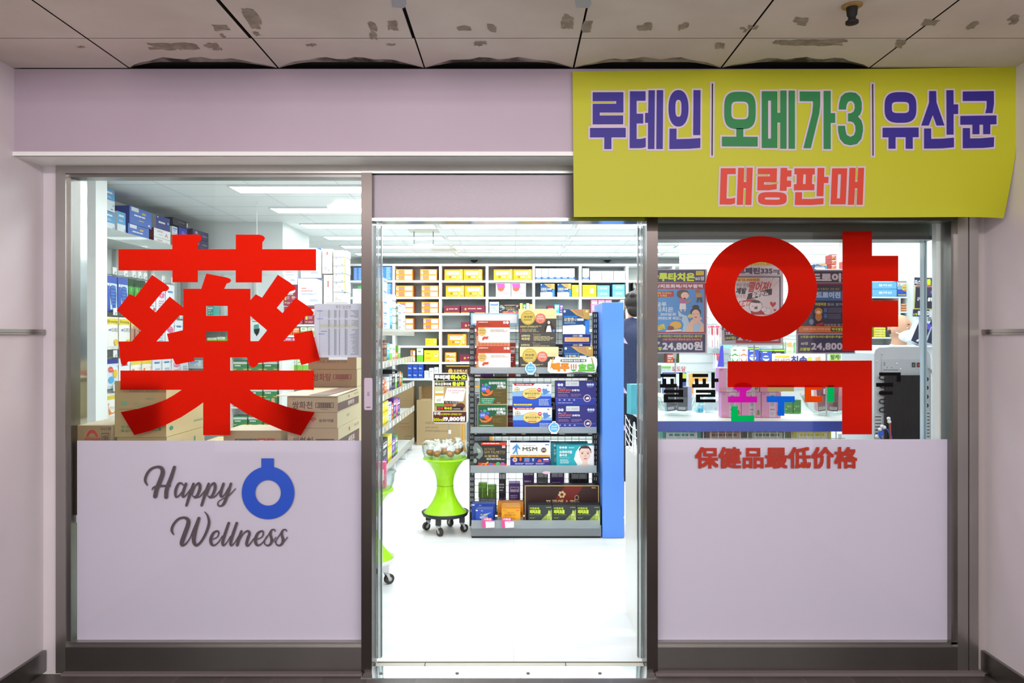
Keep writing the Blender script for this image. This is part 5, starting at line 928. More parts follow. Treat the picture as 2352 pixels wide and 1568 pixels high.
def ab(dn, u0, u1, v0, Y, lb, h, n=1, nm='vitamin_box'):
    for s in range(n): pbox(nm, dn, u0, 0, u1, 0, Y, .12, lb+(['', ''][0] if n < 2 else [', lower', ', upper'][s]), 'box', 'boxes on the left half of the aisle shelving', z=ZD[4]+s*(h+.001), h=h)
ab('vita_g', 786, 826, 0, 5.85, 'orange box with a big G on the aisle shelving, seen past the end unit', .15)
ab('c_cyan', 812, 829, 0, 5.98, 'cyan box on the aisle shelving, seen past the steel post', .11, 2); 
# ---------------------------------------------------------------- shelving along the left wall
ZT = 2.035
r = root('wall_shelving', 'pale shelving with hooks along the left shop wall', 'shelving', (-2.85, 4.45, 0))
part('back_panel', MB().box(-3.005, -2.985, 4.42, 6.58, .02, ZT, m_white), r)
for k in range(5): y = 4.44+k*.53; part('upright', MB().box(-2.985, -2.955, y, y+.03, .0, ZT+.01, '#c6cdc8'), r)
s = part('shelf', MB().box(-2.985, -2.67, 4.42, 6.58, ZT-.035, ZT, '#dbe2dd'), r); part('ticket_strip', MB().box(-2.668, -2.662, 4.42, 6.58, ZT-.04, ZT+.03, clear('strip_w', '#eef4f2', .05, ('#d8dedb', .5))), s)
for z in (.35, .74): part('shelf', MB().box(-2.985, -2.6, 4.42, 6.58, z-.03, z, '#dbe2dd'), r)
def wb(dn, ya, yb, z0, z1, lb, x=-2.69): put('medicine_box', dn, x, (ya+yb)/2, z0, yb-ya-.003, z1-z0-.001, .24, lb, 'box', 'boxes on top of the left wall shelving', PI/2)
for k in range(4):
    ya, yb = 4.44+.138*k, 4.576+.138*k
    for q in (0, 1): wb('bluewhite', ya, yb, ZT+.001+.15*q, ZT+.148+.15*q, 'sky blue and white box, %s row, %s from the pier' % (['lower', 'upper'][q], ['first','second','third','fourth'][k]))
wb('bluewhite', 5.02, 5.13, ZT+.001, ZT+.17, 'white and blue box standing beside the blue and white block'); wb('bluewave', 5.16, 5.46, ZT+.001, ZT+.11, 'blue carton with yellow print, lower of two'); wb('bluewave', 5.18, 5.5, ZT+.112, ZT+.235, 'blue carton with yellow print, upper of two')
wb('redwhite', 5.53, 5.8, ZT+.001, ZT+.066, 'dark red and white box, lower of two'); wb('redwhite', 5.53, 5.8, ZT+.067, ZT+.134, 'dark red and white box, upper of two'); wb('navybox', 5.56, 5.79, ZT+.136, ZT+.235, 'navy blue box standing on the dark red and white boxes')
wb('cream', 5.84, 6.0, ZT+.001, ZT+.06, 'cream and yellow box, lower of two'); wb('cream', 5.84, 6.0, ZT+.061, ZT+.12, 'cream and yellow box, upper of two'); wb('bluew' if 0 else 'c_bluew', 5.83, 5.92, ZT+.121, ZT+.19, 'small blue and white box on the cream boxes'); wb('blueglow', 5.94, 6.1, ZT+.121, ZT+.2, 'glossy dark blue box on the cream boxes')
wb('blackinv', 5.84, 6.12, ZT+.202, ZT+.262, 'black box lying upside down over the blue boxes'); 
for q in range(3): wb('plum', 6.2, 6.52, ZT+.001+.075*q, ZT+.074+.075*q, 'purple-grey box, %s of the three at the far end' % ['bottom', 'middle', 'top'][q])
# hanging packs
def packmesh(nm, w_, h_, t, c, D):
    mb = MB(); hw = w_/2
    mb.box(-hw, hw, -t*.1, t*.1+.001, -.045, 0, c)                       # header card
    N = 6
    pr = [(-.045, .15), (-.07, .7), (-h_*.5, 1), (-h_*.9, .8), (-h_, .1)]
    vs = []; 
    for z, k in pr:
        for i in range(N+1): a = -1+2*i/N; vs.append((a*hw*(.97+.03*k), -t/2*k*(1-a*a*.8), z))
        for i in range(N+1): a = 1-2*i/N; vs.append((a*hw*(.97+.03*k), t/2*k*(1-a*a*.8)+.001, z))
    R = 2*(N+1); fs = [(j*R+i, (j+1)*R+i, (j+1)*R+(i+1) % R, j*R+(i+1) % R) for j in range(len(pr)-1) for i in range(R)]+[tuple(range(R)), tuple((len(pr)-1)*R+i for i in reversed(range(R)))]
    mb.add(vs, fs, c)
    decals(mb, D, lambda a, b, k: (-hw+a, -t/2*max(.12, 1-((-hw+a)/hw)**2*.8)*(1 if b > .07 else .5)-.001-.0006*k, -b), w_, h_)
    return mb.mesh(nm)
PK = {'toy': ('#dfe9f4', [('R',0,0,1,.16,'#2f3f94'),('E',.3,.35,.2,.1,'#e8604a'),('E',.65,.5,.22,.14,'#f0c83a'),('E',.3,.7,.2,.12,'#5ab0e0'),('E',.72,.82,.15,.08,'#7ac85a')]),
      'bluebook': ('#3a5cb8', [('R',.25,.2,.98,.95,'#cfe4f2'),('L',.3,.3,.9,.85,'#4a86d0',6),('L',.05,.2,.22,.35,W_,1)]),
      'tube': ('#2f9a2a', [('R',0,0,1,.22,'#173f1c'),('R',.3,.25,.42,1,'#8fd860'),('R',0,.5,1,.53,'#d8f0d0')]),
      'dressing': ('#f1efe9', [('R',0,.05,1,.24,'#ecd93a'),('T','Dressing',.08,.1,.92,.2,'#6a5a3a'),('T','드레싱',.3,.33,.9,.47,'#55585c'),('E',.72,.78,.2,.1,'#f0cf3a'),('E',.2,.4,.08,.03,'#7a8ad0')]),
      'brush': ('#b98a72', [('R',0,0,1,.12,'#23284a'),('R',0,.12,1,.35,'#d8c87a'),('R',.3,.35,.4,1,'#8a4a3a'),('R',.7,.35,.78,1,'#f0e6dc')]),
      'bagblue': ('#eaf1f6', [('R',0,.1,1,.2,'#8ab8e4'),('E',.5,.5,.4,.1,'#2a5ac0'),('P',[(0,.62),(1,.42),(1,.7),(0,.75)],'#3f86d0'),('L',.3,.46,.7,.54,W_,1)]),
      'orangep': ('#f0ece4', [('R',0,.1,1,.25,'#e8d24a'),('P',[(.1,.4),(.9,.35),(.8,.8),(.15,.85)],'#f0913a'),('L',.25,.5,.75,.65,W_,1)]),
      'whitep': ('#eef1f3', [('L',.2,.2,.8,.32,'#5a8ac8',1),('L',.2,.45,.8,.8,'#b0c4d8',4),('E',.8,.85,.1,.06,'#d85a5a')]),
      'pinkp': ('#f2ecf0', [('E',.5,.35,.35,.12,'#e27aa8'),('L',.2,.55,.8,.85,'#d8b0c8',4)]),
      'redtool': ('#e9e4e6', [('R',.3,.1,.7,.4,'#c8485a'),('R',.42,.4,.58,.95,'#d88a96'),('R',.1,0,.9,.08,'#d84a5a')]),
      'bluemask': ('#2c4cc0', [('R',0,.04,1,.12,'#9ad83a'),('L',.15,.18,.6,.3,W_,1),('E',.42,.58,.3,.17,'#dfe8f4'),('E',.42,.58,.16,.09,'#b8cce8'),('E',.55,.88,.35,.08,'#8ad0f0')]),
      'greenmask': ('#eef3ec', [('P',[(.1,.45),(.5,.35),(.9,.45),(.85,.75),(.5,.9),(.15,.75)],'#3aa84a'),('L',.3,.12,.7,.3,'#7a9a5a',1),('R',.2,.5,.8,.56,'#dfeedd')]),
      'orangemask': ('#f0efe8', [('P',[(.1,.45),(.5,.35),(.9,.45),(.85,.75),(.5,.9),(.15,.75)],'#d8764a'),('L',.3,.12,.7,.3,'#c08a5a',1)]),
      'blackmask': ('#262a30', [('R',0,.04,1,.14,'#a8e03a'),('L',.15,.25,.7,.4,'#c8ccd0',1),('E',.6,.7,.3,.16,'#3c4148')]),
      'greenpatch': ('#f0f4ee', [('R',0,.1,.12,1,'#4ab85a'),('P',[(.15,.2),(.8,.1),(.95,.5),(.4,.6)],'#f0b47a'),('E',.5,.8,.25,.1,'#dfe23a'),('T','파스',.25,.55,.75,.66,'#3a8a4a')]),
      'greenbody': ('#1f8a48', [('R',0,.08,1,.2,'#dfe8e2'),('L',.1,.25,.65,.37,W_,1),('R',0,.45,1,.5,'#d8c83a'),('E',.72,.62,.12,.08,'#d8a88a'),('P',[(.6,.68),(.85,.68),(.9,1),(.55,1)],'#e0b89c'),('L',.1,.58,.5,.85,'#a8d8b8',3)])}
_pk = {}
def hang(kind, x, y, z, w_, h_, lb, grp, rz=0, t=.02, nm='hanging_pack'):
    k = (kind, round(w_, 3), round(h_, 3), t)
    if k not in _pk: _pk[k] = packmesh(nm, w_, h_, t, *PK[kind])
    o = bpy.data.objects.new(nm, _pk[k]); COL.objects.link(o); o.location = (x, y, z); o.rotation_euler = (0, 0, rz); return tag(o, lb, 'pack', grp)
ORN = ['first', 'second', 'third', 'fourth', 'fifth', 'sixth', 'seventh', 'eighth', 'ninth', 'tenth', 'eleventh', 'twelfth']
rows = [(1.76, .24, ['toy','toy','bluebook','bluebook','tube','tube','tube','whitep','pinkp','whitep']), (1.485, .22, ['orangep','dressing','dressing','dressing','brush','brush','brush','whitep','pinkp','whitep']),
        (1.2, .2, ['bagblue','bagblue','toy','whitep','orangep','orangep','whitep','whitep','pinkp','whitep']), (.97, .17, ['bagblue','whitep','orangep','whitep','bagblue','pinkp','whitep','orangep'])]
for ri, (z, h_, ks) in enumerate(rows):
    y = 4.78-.3*0
    y = 4.62
    for i, k in enumerate(ks):
        w_ = {'tube': .07, 'brush': .11, 'bluebook': .13}.get(k, .145)
        y += w_/2+.006
        for q, dx in enumerate((0, .045)):
            if q and k in ('tube',): pass
            if q and ri > 1: continue
            hang(k, -2.72-dx, y+.004*q, z, w_, h_, '%s %s pack, %s hook row of left wall, %s from pier' % ('front' if q == 0 else 'rear', {'toy':'cartoon-printed','bluebook':'blue flat','tube':'green tube','dressing':'yellow topped dressing','brush':'brown brush','whitep':'white','pinkp':'pink printed','orangep':'orange printed','bagblue':'white and blue'}[k], ['top','second','third','lowest'][ri], ORN[i]), 'packs on hooks of the left wall', PI/2)
        hk = MB().tube([(-2.985, y, z+.012), (-2.7, y, z+.012), (-2.69, y, z+.03)], .003, '#aeb6b6', 6); hk.box(-2.7, -2.698, y-.025, y+.025, z+.012, z+.06, '#e9e9e6'); part('hook', hk, r)
        y += w_/2+.006
# shelving against the wall block behind the red character
YW = 6.25; r = root('low_shelving', 'white shelving before the wall block, seen through gaps of the red character', 'shelving', (PX(520, YW), YW, 0))
xa, xc = PX(398, YW), PX(640, YW)
part('back_panel', MB().box(xa, xc, 6.56, 6.58, 0, 1.9, '#dde4e2'), r)
for u in (398, 477, 556, 636): part('upright', MB().box(PX(u, YW), PX(u, YW)+.025, YW+.28, 6.56, 0, 1.9, '#c9d0ca'), r)
for v in (724, 750, 785, 842, 900): part('shelf', MB().box(xa, xc, YW, YW+.28, PZ(v+4, YW), PZ(v, YW), '#d3dbd7'), r)
for dn, u0, u1, v0, v1, lb in (('c_tealb',476,490,699,723.6,'teal box glimpsed inside the red character, on the low shelving'),('c_gren',385,405,752.5,784.6,'green box, left of the three on the low shelving'),('c_gren',406,425,752.5,784.6,'green box, middle of the three on the low shelving'),('c_gren',426,446,752.5,784.6,'green box, right of the three on the low shelving'),
        ('green',476,498,772,784.6,'small white and green box in the red character gap'),('green',499,517,770,784.6,'second small white and green box in the red character gap'),('c_white',405,432,826,841.6,'white box above the red bar on the low shelving'),('c_bluew',434,458,824,841.6,'blue and white box above the red bar on the low shelving')):
    pbox('medicine_box', dn, max(u0, 400), v0, u1, v1, YW+.012, .12, lb, 'box', 'boxes on the low shelving', z=PZ(round(v1+.4), YW)+.001, h=(v1-v0)*YW/F-.012)
# tiered rack of green packs behind the cartons
YR = 4.98; r = root('pack_rack', 'white tiered rack of green bandage packs behind the cartons', 'rack', (PX(582, YR), YR, 0))
xa, xc = PX(524, YR), PX(648, YR)
for x in (xa, xc-.02): part('side_panel', MB().box(x, x+.02, YR, YR+.27, 0, PZ(815, YR), m_white), r)
for v in (818, 872, 935, 1000): part('shelf', MB().box(xa+.02, xc-.02, YR+.003, YR+.27, PZ(v+3, YR), PZ(v, YR), m_white), r)
for j, v in enumerate((872, 935, 1000)):
    for i in range(3):
        for q in range(3):
            z = PZ(v, YR); h_ = 44*YR/F; u = 547+35*i
            mb = None
            o = hang('greenbody', PX(u, YR), YR+.04+.04*q, z+h_+.001, .092, h_, '%s green pack, %s column, %s tier of the pack rack' % (['front', 'middle', 'rear'][q], ['left', 'centre', 'right'][i], ['upper', 'middle', 'lower'][j]), 'green packs on the rack', 0, .02)
# white poster of a bandage hanging behind the red character
mb = MB(); Yp = 5.6; f = plane(Yp-.001); mb.slab([rect(574, 722, 612, 800)], '#e6f0f2', plane(Yp), plane(Yp+.003)); mb.text('대일', (576, 728, 588, 735), '#2a7a5a', f); mb.shape(rect(579,737,600,739), '#7a8a3a', f); mb.shape([(583,746),(594,744),(596,762),(590,771),(583,764)], '#3aa090', f); mb.shape([(582,756),(597,754),(594,766),(589,772)], '#4a5aa8', f)
solo('hanging_card', mb, 'white bandage card hanging behind the red character', 'card')
mb = MB(); mb.box(PX(590, Yp)-.002, PX(590, Yp)+.002, Yp, Yp+.004, PZ(722, Yp), ZI, '#dfe4e4'); solo('hanging_string', mb, 'thin white string holding the bandage card', 'string')
# ---------------------------------------------------------------- cartons behind the left window
DS['ct_ssang'] = ('#9c8468', [('T','주제표',.06,.12,.16,.18,'#5a2c20'),('T','쌍화천',.1,.3,.5,.78,'#4a2a20',.03),('R',.56,.38,.92,.72,'#4a2620'),('R',.575,.42,.905,.68,'#9c8468')]+[('R',.6+.014*k,.42,.605+.014*k+.004*(k % 3),.68,'#4a2620') for k in range(20)]+[('R',.66,.78,.82,.8,'#4a2620')], '#d8c9a0',
   [('R',0,.42,1,.95,'#6a463c'),('T','쌍화천',.45,.5,.75,.82,'#e6dcc8',.03),('E',.5,.22,.03,.08,'#c85a4a'),('T','100mL 50병',.75,.12,.97,.24,'#8a7a60')])
DS['ct_dong'] = ('#9c8468', [('P',[(.44,.4),(.48,.32),(.53,.3),(.58,.36),(.58,.46),(.53,.5),(.53,.6),(.5,.6),(.5,.5),(.46,.5)],'#a8402c'),('T','동화약품',.63,.42,.93,.62,'#4a2a20',.03)], '#d8c9a0', [('T','제품명',.4,.35,.55,.55,'#8a7a60')])
DS['ct_tang'] = ('#a68a64', [('T','쌍화탕',-.0+.04,.22,.44,.66,'#8a3020',.03),('R',.48,.28,.88,.56,'#8a3020'),('R',.495,.31,.865,.53,'#a68a64')]+[('R',.53+.015*k,.31,.536+.015*k+.004*(k % 3),.53,'#8a3020') for k in range(20)]+[('R',.6,.62,.76,.64,'#8a3020')], '#d8c9a0')
DS['ct_date'] = ('#a68a64', [('T','제조번호',.24,.12,.44,.24,'#8a4a30'),('T','2D018, 2026.03.19 17:00',.18,.3,.8,.52,'#4a3c2a',.0)], '#d8c9a0')
DS['ct_green'] = ('#9c8a5e', [('T','제생제약주 길금한방',.28,.165,.84,.2,'#2a7a5a'),('T','용량제작소',.6,.3,.78,.335,'#3a8a6a'),('L',.12,.37,.27,.45,'#4a9a7a',2),('T','제번:(1, C) 제조량',.36,.39,.88,.42,'#4a9a7a'),('T','사용:2018',.36,.43,.7,.46,'#4a9a7a'),('R',.08,.5,1,.504,'#3c3222'),('T','우리생',.12,.79,.4,.85,'#2a7a4a'),('T','홍삼수',.12,.86,.36,.91,'#2a7a4a'),('R',.66,.83,.9,.88,'#2a7a4a'),('R',.67,.84,.86,.87,'#9c8a5e')], '#d8c896',
   [('R',.06,.03,.3,.1,'#9a8a5a'),('E',.12,.86,.05,.04,'#3a9a7a'),('T','Sundeoda',.7,.8,.95,.86,'#6aa88a',0,.1)])
DS['ct_low'] = ('#9c8a5e', [('R',0,.02,1,.03,'#7c6c44')], '#d8c896', [('T','제주',.3,.3,.42,.4,'#5aa080'),('P',[(.7,.3),(.74,.3),(.74,.6),(.7,.6)],'#5aa080')])
DS['ct_umb'] = ('#94805c', [('R',.2,.3,.58,.62,'#2c3a30'),('R',.23,.33,.55,.59,'#94805c')]+[('R',.27+.014*k,.33,.276+.014*k+.004*(k % 3),.59,'#2c3a30') for k in range(18)]+[('R',.6,.28,.74,.66,'#a8201c'),('P',[(.63,.34),(.71,.34),(.69,.46),(.675,.48),(.675,.58),(.69,.6),(.65,.6),(.665,.58),(.665,.48),(.65,.46)],'#d8c8a8'),('R',.76,.28,.9,.66,'#a8201c'),('P',[(.78,.46),(.79,.38),(.83,.34),(.87,.38),(.88,.46)],'#d8c8a8'),('R',.826,.44,.834,.6,'#d8c8a8')], '#d8cdb0')
DS['ct_vita'] = ('#8d7652', [('O',.47,.5,.17,.34,'#a8302a',.66),('R',.24,.42,.7,.62,'#8d7652'),('T','비타500',.26,.42,.68,.62,'#a8302a',.03,.1),('T','100 mL X 100병',.72,.06,1.0,.18,'#3c3a40',0),('R',.73,.28,.94,.62,'#3a3c50'),('R',.74,.31,.93,.59,'#8d7652'),('T','선물용',.755,.36,.915,.54,'#2c2e40',.03)], '#d8c9a8')
for k in list(DS):
    if len(DS[k]) == 3: DS[k] = DS[k]+([],)
Yc = 3.34; ppm = F/Yc
PLAT = .62
def ct(dn, u0, v0, u1, v1, Y, d, lb, z=None): return pbox('cardboard_carton', dn, u0, v0, u1, v1, Y, d, lb, 'carton', 'cartons behind the left window', z=z)
r = root('display_platform', 'low white platform behind the left window carrying the cartons', 'platform', (PX(500, 3.3), 3.05, 0))
# the platform hides behind the white film; the cartons stand on it
part('top', MB().box(PX(165, 3.2), -.79, 3.022, 3.88, PLAT-.03, PLAT, m_white), r)
for x in (PX(175, 3.2), -.83):
    for y in (3.04, 3.84): part('leg', MB().box(x, x+.04, y, y+.04, 0, PLAT-.03, m_white), r)
def stack(lst, Y, d):
    z = PLAT+.001
    for dn, u0, u1, vt, lb in lst:
        zt = PZ(vt, Y); u0 += .3; pbox('cardboard_carton', dn, u0, 0, u1, 0, Y, d, lb, 'carton', 'cartons behind the left window', z=z, h=zt-z-.0005); z = zt
stack([('ct_low',176,258,976,'x')][:0], Yc, .3)
stack([('ct_low',268,386,1058,'buff carton at the bottom of the tall left carton pile'),('ct_low',268,383,1004,'buff carton directly under the big green printed carton'),('ct_green',263,382,874,'big buff carton with green print behind the left window')], 3.03, .37)
stack([('ct_low',172,256,1040,'plain carton under the carton with the red C emblem'),('ct_vita',172,256,976,'carton with red C emblem at the far left of the window')], 3.03, .44)
stack([('ct_low',470,514,1012,'narrow pale carton between the big green printed carton and the barcode carton')], 3.28, .15)
stack([('ct_low',514,646,1052,'carton under the one with glass and umbrella marks'),('ct_umb',513,645,988,'carton with barcode and red glass and umbrella marks')], 3.04, .2)
stack([('ct_dong',660,778,1048,'plain faced carton lowest in the front right pile'),('ct_ssang',660,777,983,'lower brown printed carton of the front right pile'),('ct_dong',660,775,947,'carton with small red tree emblem in the front right pile'),('ct_ssang',659,776,910,'top brown printed carton with barcode in the front right pile')], 3.03, .41)
mb = MB(); z = PZ(910, 3.03)+.005; x0, x1 = PX(660, 3.03), PX(776, 3.03); mb.add([(x0-.04, 3.012, z-.002), (x1, 3.012, z-.004), (x1, 3.44, z), (x0, 3.44, z), (x0-.04, 3.012, z+.001), (x1, 3.012, z-.001), (x1, 3.44, z+.003), (x0, 3.44, z+.003)], [(0, 1, 2, 3), (7, 6, 5, 4), (0, 4, 5, 1), (1, 5, 6, 2), (2, 6, 7, 3), (3, 7, 4, 0)], '#ddd0ae')
mb.add([(x0+.09, 3.015, z+.0016), (x0+.17, 3.015, z+.0014), (x0+.2, 3.43, z+.004), (x0+.12, 3.43, z+.004)], [(0, 1, 2, 3)], '#8a6a5c'); solo('carton_lid', mb, 'loose cream carton flap lying on the front right carton pile', 'lid')
zz = PLAT+.001
for dn, u0, u1, vb, vt, lb in (('ct_tang',716,820,1095,888,'lower carton behind the front pile, mostly hidden'),('ct_tang',714,820,887.5,848,'carton with red-brown lettering behind the front right pile'),('ct_date',708,819,847.5,818,'carton stamped with a date, below the taped sheet')):
    h_ = PZ(vt, 3.48)-zz; pbox('cardboard_carton', dn, u0, 0, u1, 0, 3.48, .22, lb, 'carton', 'cartons behind the left window', z=zz, h=h_-.0005); zz += h_
DS['ct_redside'] = ('#c9b78c', [('R',.1,.3,.9,.7,'#b8382c')], '#d8c9a0', [('R',0,.3,1,.75,'#b8382c')])
Y = 4.3; z = 0
for k, vt in enumerate((1000, 960, 920, 880, 840)):
    pass
# pegs: reflective step platform for the red-striped pile
z = .001
for k in range(7): h_ = .17; pbox('cardboard_carton', 'ct_redside', 792, 0, 826, 0, 4.42, .35, 'red striped carton, %s from the floor in the narrow pile by the steel post' % ORN[k], 'carton', 'red striped cartons', z=z, h=h_); z += h_+.001
# ---------------------------------------------------------------- lime green dump bins on castors
m_lime = M('#a6e818', .25); m_bowl = clear('clear_plastic', '#f4f9f8', .2)
def dumpbin(cx, cy, lb, tray, group):
    r = root('dump_bin', lb, 'bin', (cx, cy, 0), group)
    pr = []
    for k in range(25):
        t = k/24; z = .135+t*(.51-.135); a = abs(t-.5)*2; pr.append((.058+.09*a**2.1, z))
    pr2 = pr+[(.152, .513), (.152, .503)]
    mb = MB().lathe(pr2, cx, cy, m_lime, 48); mb.lathe([(.148, .512), (0, .505)], cx, cy, m_lime, 48); mb.lathe([(.0595, .318), (.0595, .322)], cx, cy, M('#7fb410', .4), 40); part('body', mb, r)
    mb = MB().lathe([(0, .105), (.09, .105), (.155, .115), (.164, .138), (.158, .14), (.15, .125), (0, .12)], cx, cy, tray, 48)
    for k in range(4): a = PI/4+k*PI/2+.5; x, y = cx+.125*math.cos(a), cy+.125*math.sin(a); mb.box(x-.018, x+.018, y-.018, y+.018, .07, .112, tray)
    part('tray', mb, r)
    for k in range(4):
        a = PI/4+k*PI/2+.5; x, y = cx+.125*math.cos(a), cy+.125*math.sin(a)
        mb = MB(); mb.lathe([(0, .072), (.014, .072), (.014, .06), (0, .06)], x, y, '#b9bec0', 16); dx, dy = .018*math.cos(a+1), .018*math.sin(a+1)
        for s in (-1, 1):
            ox, oy = -dy*s*.75, dx*s*.75; mb.add([(x+ox-dx*.6, y+oy-dy*.6, .062), (x+ox+dx*.6, y+oy+dy*.6, .062), (x+ox+dx*1.3, y+oy+dy*1.3, .025), (x+ox+dx*.7, y+oy+dy*.7, .022)], [(0, 1, 2, 3)], '#c3c8ca')
        c = part('caster', mb, r); mb = MB(); X, Yy = x+dx, y+dy
        n = Vector((-dy, dx, 0)).normalized()*.011; mb.tube([Vector((X, Yy, .0275))-n, Vector((X, Yy, .0275))+n], .0268, M('#3a3532', .6), 24); mb.tube([Vector((X, Yy, .0275))-n*1.1, Vector((X, Yy, .0275))+n*1.1], .012, '#a9a5a0', 16); part('wheel', mb, c)
    mb = MB().lathe([(.12, .514), (.14, .516), (.155, .56), (.162, .605), (.167, .61), (.168, .606), (.16, .6), (.158, .558), (.143, .514)], cx, cy, m_bowl, 48); part('bowl', mb, r)
    return r
CX, CY = -.477, 5.15
dumpbin(CX, CY, 'lime green hourglass dump bin with a sign, left of the black stand', M('#2c3032', .45), 'lime dump bins')
dumpbin(-.815, 4.07, 'lime green dump bin on a white tray, half hidden behind the doorway post', M('#e9ecec', .4), 'lime dump bins')
for k in range(1, 11):
    a = k*2.4; rr = (.055 if k < 4 else .105); x, y = CX+rr*math.cos(a), CY+rr*math.sin(a)*.9
    z = .54+.012*(k % 3)
    r = root('shampoo_pouch', 'clear bag with brown ball, %s in the spiral from the bin centre' % (['at the centre']+ORN[1:])[k], 'bag', (x, y, z-.02), 'bagged balls in the dump bin') if k else root('shampoo_pouch', 'clear bag with a brown ball at the middle of the dump bin', 'bag', (x, y, z-.02), 'bagged balls in the dump bin')
    q = random.Random(k); tx, ty = q.uniform(-.018, .018), q.uniform(-.01, .01)
    mb = MB(); mb.ball((x, y-.004, z), (.027, .027, .025), M('#b0683a', .4), 16); mb.ball((x, y-.024, z+.002), (.015, .008, .011), M('#d8962a' if k % 3 else '#8a9a4a', .4)); part('ball', mb, r, 'brown ball')
    mb = MB(); n = 14; prof = [(.024, .014), (.027, .026), (.022, .042), (.008, .052), (.012, .062), (.02, .078)]
    vs = []
    for a_, (pr_, pz_) in enumerate(prof):
        for j_ in range(n): b_ = 2*PI*j_/n; jr = pr_*(1+q.uniform(-.22, .22)); s_ = max(0, a_-2)/3; vs.append((x+tx*s_*1.6+jr*math.cos(b_), y+ty*s_+.006+jr*math.sin(b_), z+pz_+q.uniform(-.004, .004)))
    mb.add(vs, [(a_*n+j_, a_*n+(j_+1) % n, (a_+1)*n+(j_+1) % n, (a_+1)*n+j_) for a_ in range(5) for j_ in range(n)]+[tuple(range(n))], M('#f0f4f1', .4)); part('wrap', mb, r, 'gathered white wrap')
CX = PX(1031, 5.15)
r = root('price_sign', 'shampoo price sign with yellow and white lettering on a pole in the dump bin', 'sign', (CX, 5.15, .52))
YQ = 5.14
f = lambda k: plane(YQ-.002-.0006*k)
mb = MB(); mb.slab([ell(1034.5, 914, 41.5, 58, 14, 48)], '#f1f1ee', plane(YQ-.001), plane(YQ+.004))
z = lambda k: zoomfn(850, 850, 5.227, f(k))
mb.shape(rect(765,45,1165,122), '#141212', z(1)); mb.text('뿌리째', (772,55,958,115), W_, z(2), .07); mb.text('하수오', (962,52,1160,118), '#dff02a', z(2), .07)
mb.shape(rect(775,128,1145,190), '#141212', z(1)); mb.text('하수오뿌리째', (780,148,972,186), W_, z(2), .05); mb.text('물샴푸', (985,138,1132,188), '#dff02a', z(2), .06); mb.text('탈모예방 샴푸비누', (785,130,900,146), '#dff02a', z(2))
mb.shape(rect(768,192,1150,490), '#b8a070', z(1)); mb.shape(rect(776,195,885,435), '#cfd0a0', z(2)); mb.shape([(785,250),(880,250),(885,400),(776,400)], '#eceee2', z(3)); mb.shape(rect(778,275,880,305), '#d8a83a', z(4)); mb.shape(rect(776,395,885,435), '#6aa03a', z(3)); mb.text('샴푸', (800,345,850,375), '#5a5a50', z(4))
mb.shape([(925,212),(1135,212),(1148,230),(1120,365),(1100,375),(885,365),(888,340)], '#f3f1f0', z(2)); mb.text('모발 두피에 하수오째', (935,235,1125,255), '#c86a7a', z(3)); mb.text('시원한 효과', (975,262,1065,280), '#c86a7a', z(3))
mb.shape(ell(940,410,60,35,2,20), '#b85a2c', z(2)); mb.shape(ell(1085,430,55,38,2,20), '#6a3420', z(2)); mb.shape(rect(890,372,1055,400), '#1a1616', z(3)); mb.text('가는 내 머리엔', (900,376,1048,396), W_, z(4))
mb.shape(rect(802,435,1118,480), '#16182a', z(3)); mb.text('진짜', (808,440,880,474), '#e8302a', z(4), .05); mb.text('하수오', (890,440,985,474), '#dff02a', z(4), .05); mb.text('가 들어있어요', (990,454,1085,472), W_, z(4))
mb.shape(rect(758,498,1155,624), '#5a241c', z(1)); mb.text('두피', (762,502,838,540), W_, z(2), .05, .15); mb.text('모근영양케어 생약성분 함유', (842,515,1100,540), '#dfe02a', z(2), .03); mb.text('500ml', (762,575,875,612), '#dfe02a', z(2), .03); mb.text('19,800원', (880,552,1140,616), W_, z(2), .06)
part('board', mb, r); part('pole', MB().tube([(CX, 5.15, .518), (CX, 5.15, PZ(960, 5.15))], .0025, '#9aa0a2', 8), r)
mb = MB(); mb.slab([rect(1030, 987, 1036, 996)], '#eef0f0', plane(5.143), plane(5.146)); part('tab', mb, r)
for k in range(5):
    a = k*1.3; x, y = -.815+.08*math.cos(a), 4.09+.08*math.sin(a)
    o = solo('pink_pouch', MB().box(x-.03, x+.03, y-.02, y+.02, .516, .66, M('#e86a98', .35)).box(x-.022, x+.022, y-.0205, y-.0202, .56, .62, '#f7dfe6'), 'pink box, %s in the left dump bin' % ORN[k], 'box', 'pink boxes in the left dump bin', bevel=.006)
# ---------------------------------------------------------------- display counter behind the right window
r = root('display_counter', 'white display counter with a blue front strip behind the right window', 'counter', (.95, 3.2, 0))
xa, xc = .552, 1.455
ZC2 = PZ(966, 3.2)
part('top', MB().box(xa+.03, xc, 3.2, 3.64, ZC2-.02, ZC2, m_white), r, bevel=.003)
part('front_strip', MB().box(xa+.03, xc, 3.192, 3.2, PZ(991, 3.19), PZ(967.5, 3.19), M('#2447a8', .35)), r, 'blue front strip')
part('cabinet', MB().box(xa+.03, xc, 3.22, 3.6, .0, .775, m_white), r)
part('side_panel', MB().box(xa, xa+.028, 3.19, 3.66, 0, .81, M('#edf1f0', .3)), r, bevel=.003)
mb = MB()
for i in range(26): x = xa+.05+(xc-xa-.1)*i/25; mb.box(x-.0015, x+.0015, 3.225, 3.228, .775, ZC2-.02, '#b9c8c0')
for z in (.79, .82, .85, .878, .905): mb.box(xa+.04, xc-.01, 3.2285, 3.231, z-.0015, z+.0015, '#b9c8c0')
part('wire_basket', mb, r)
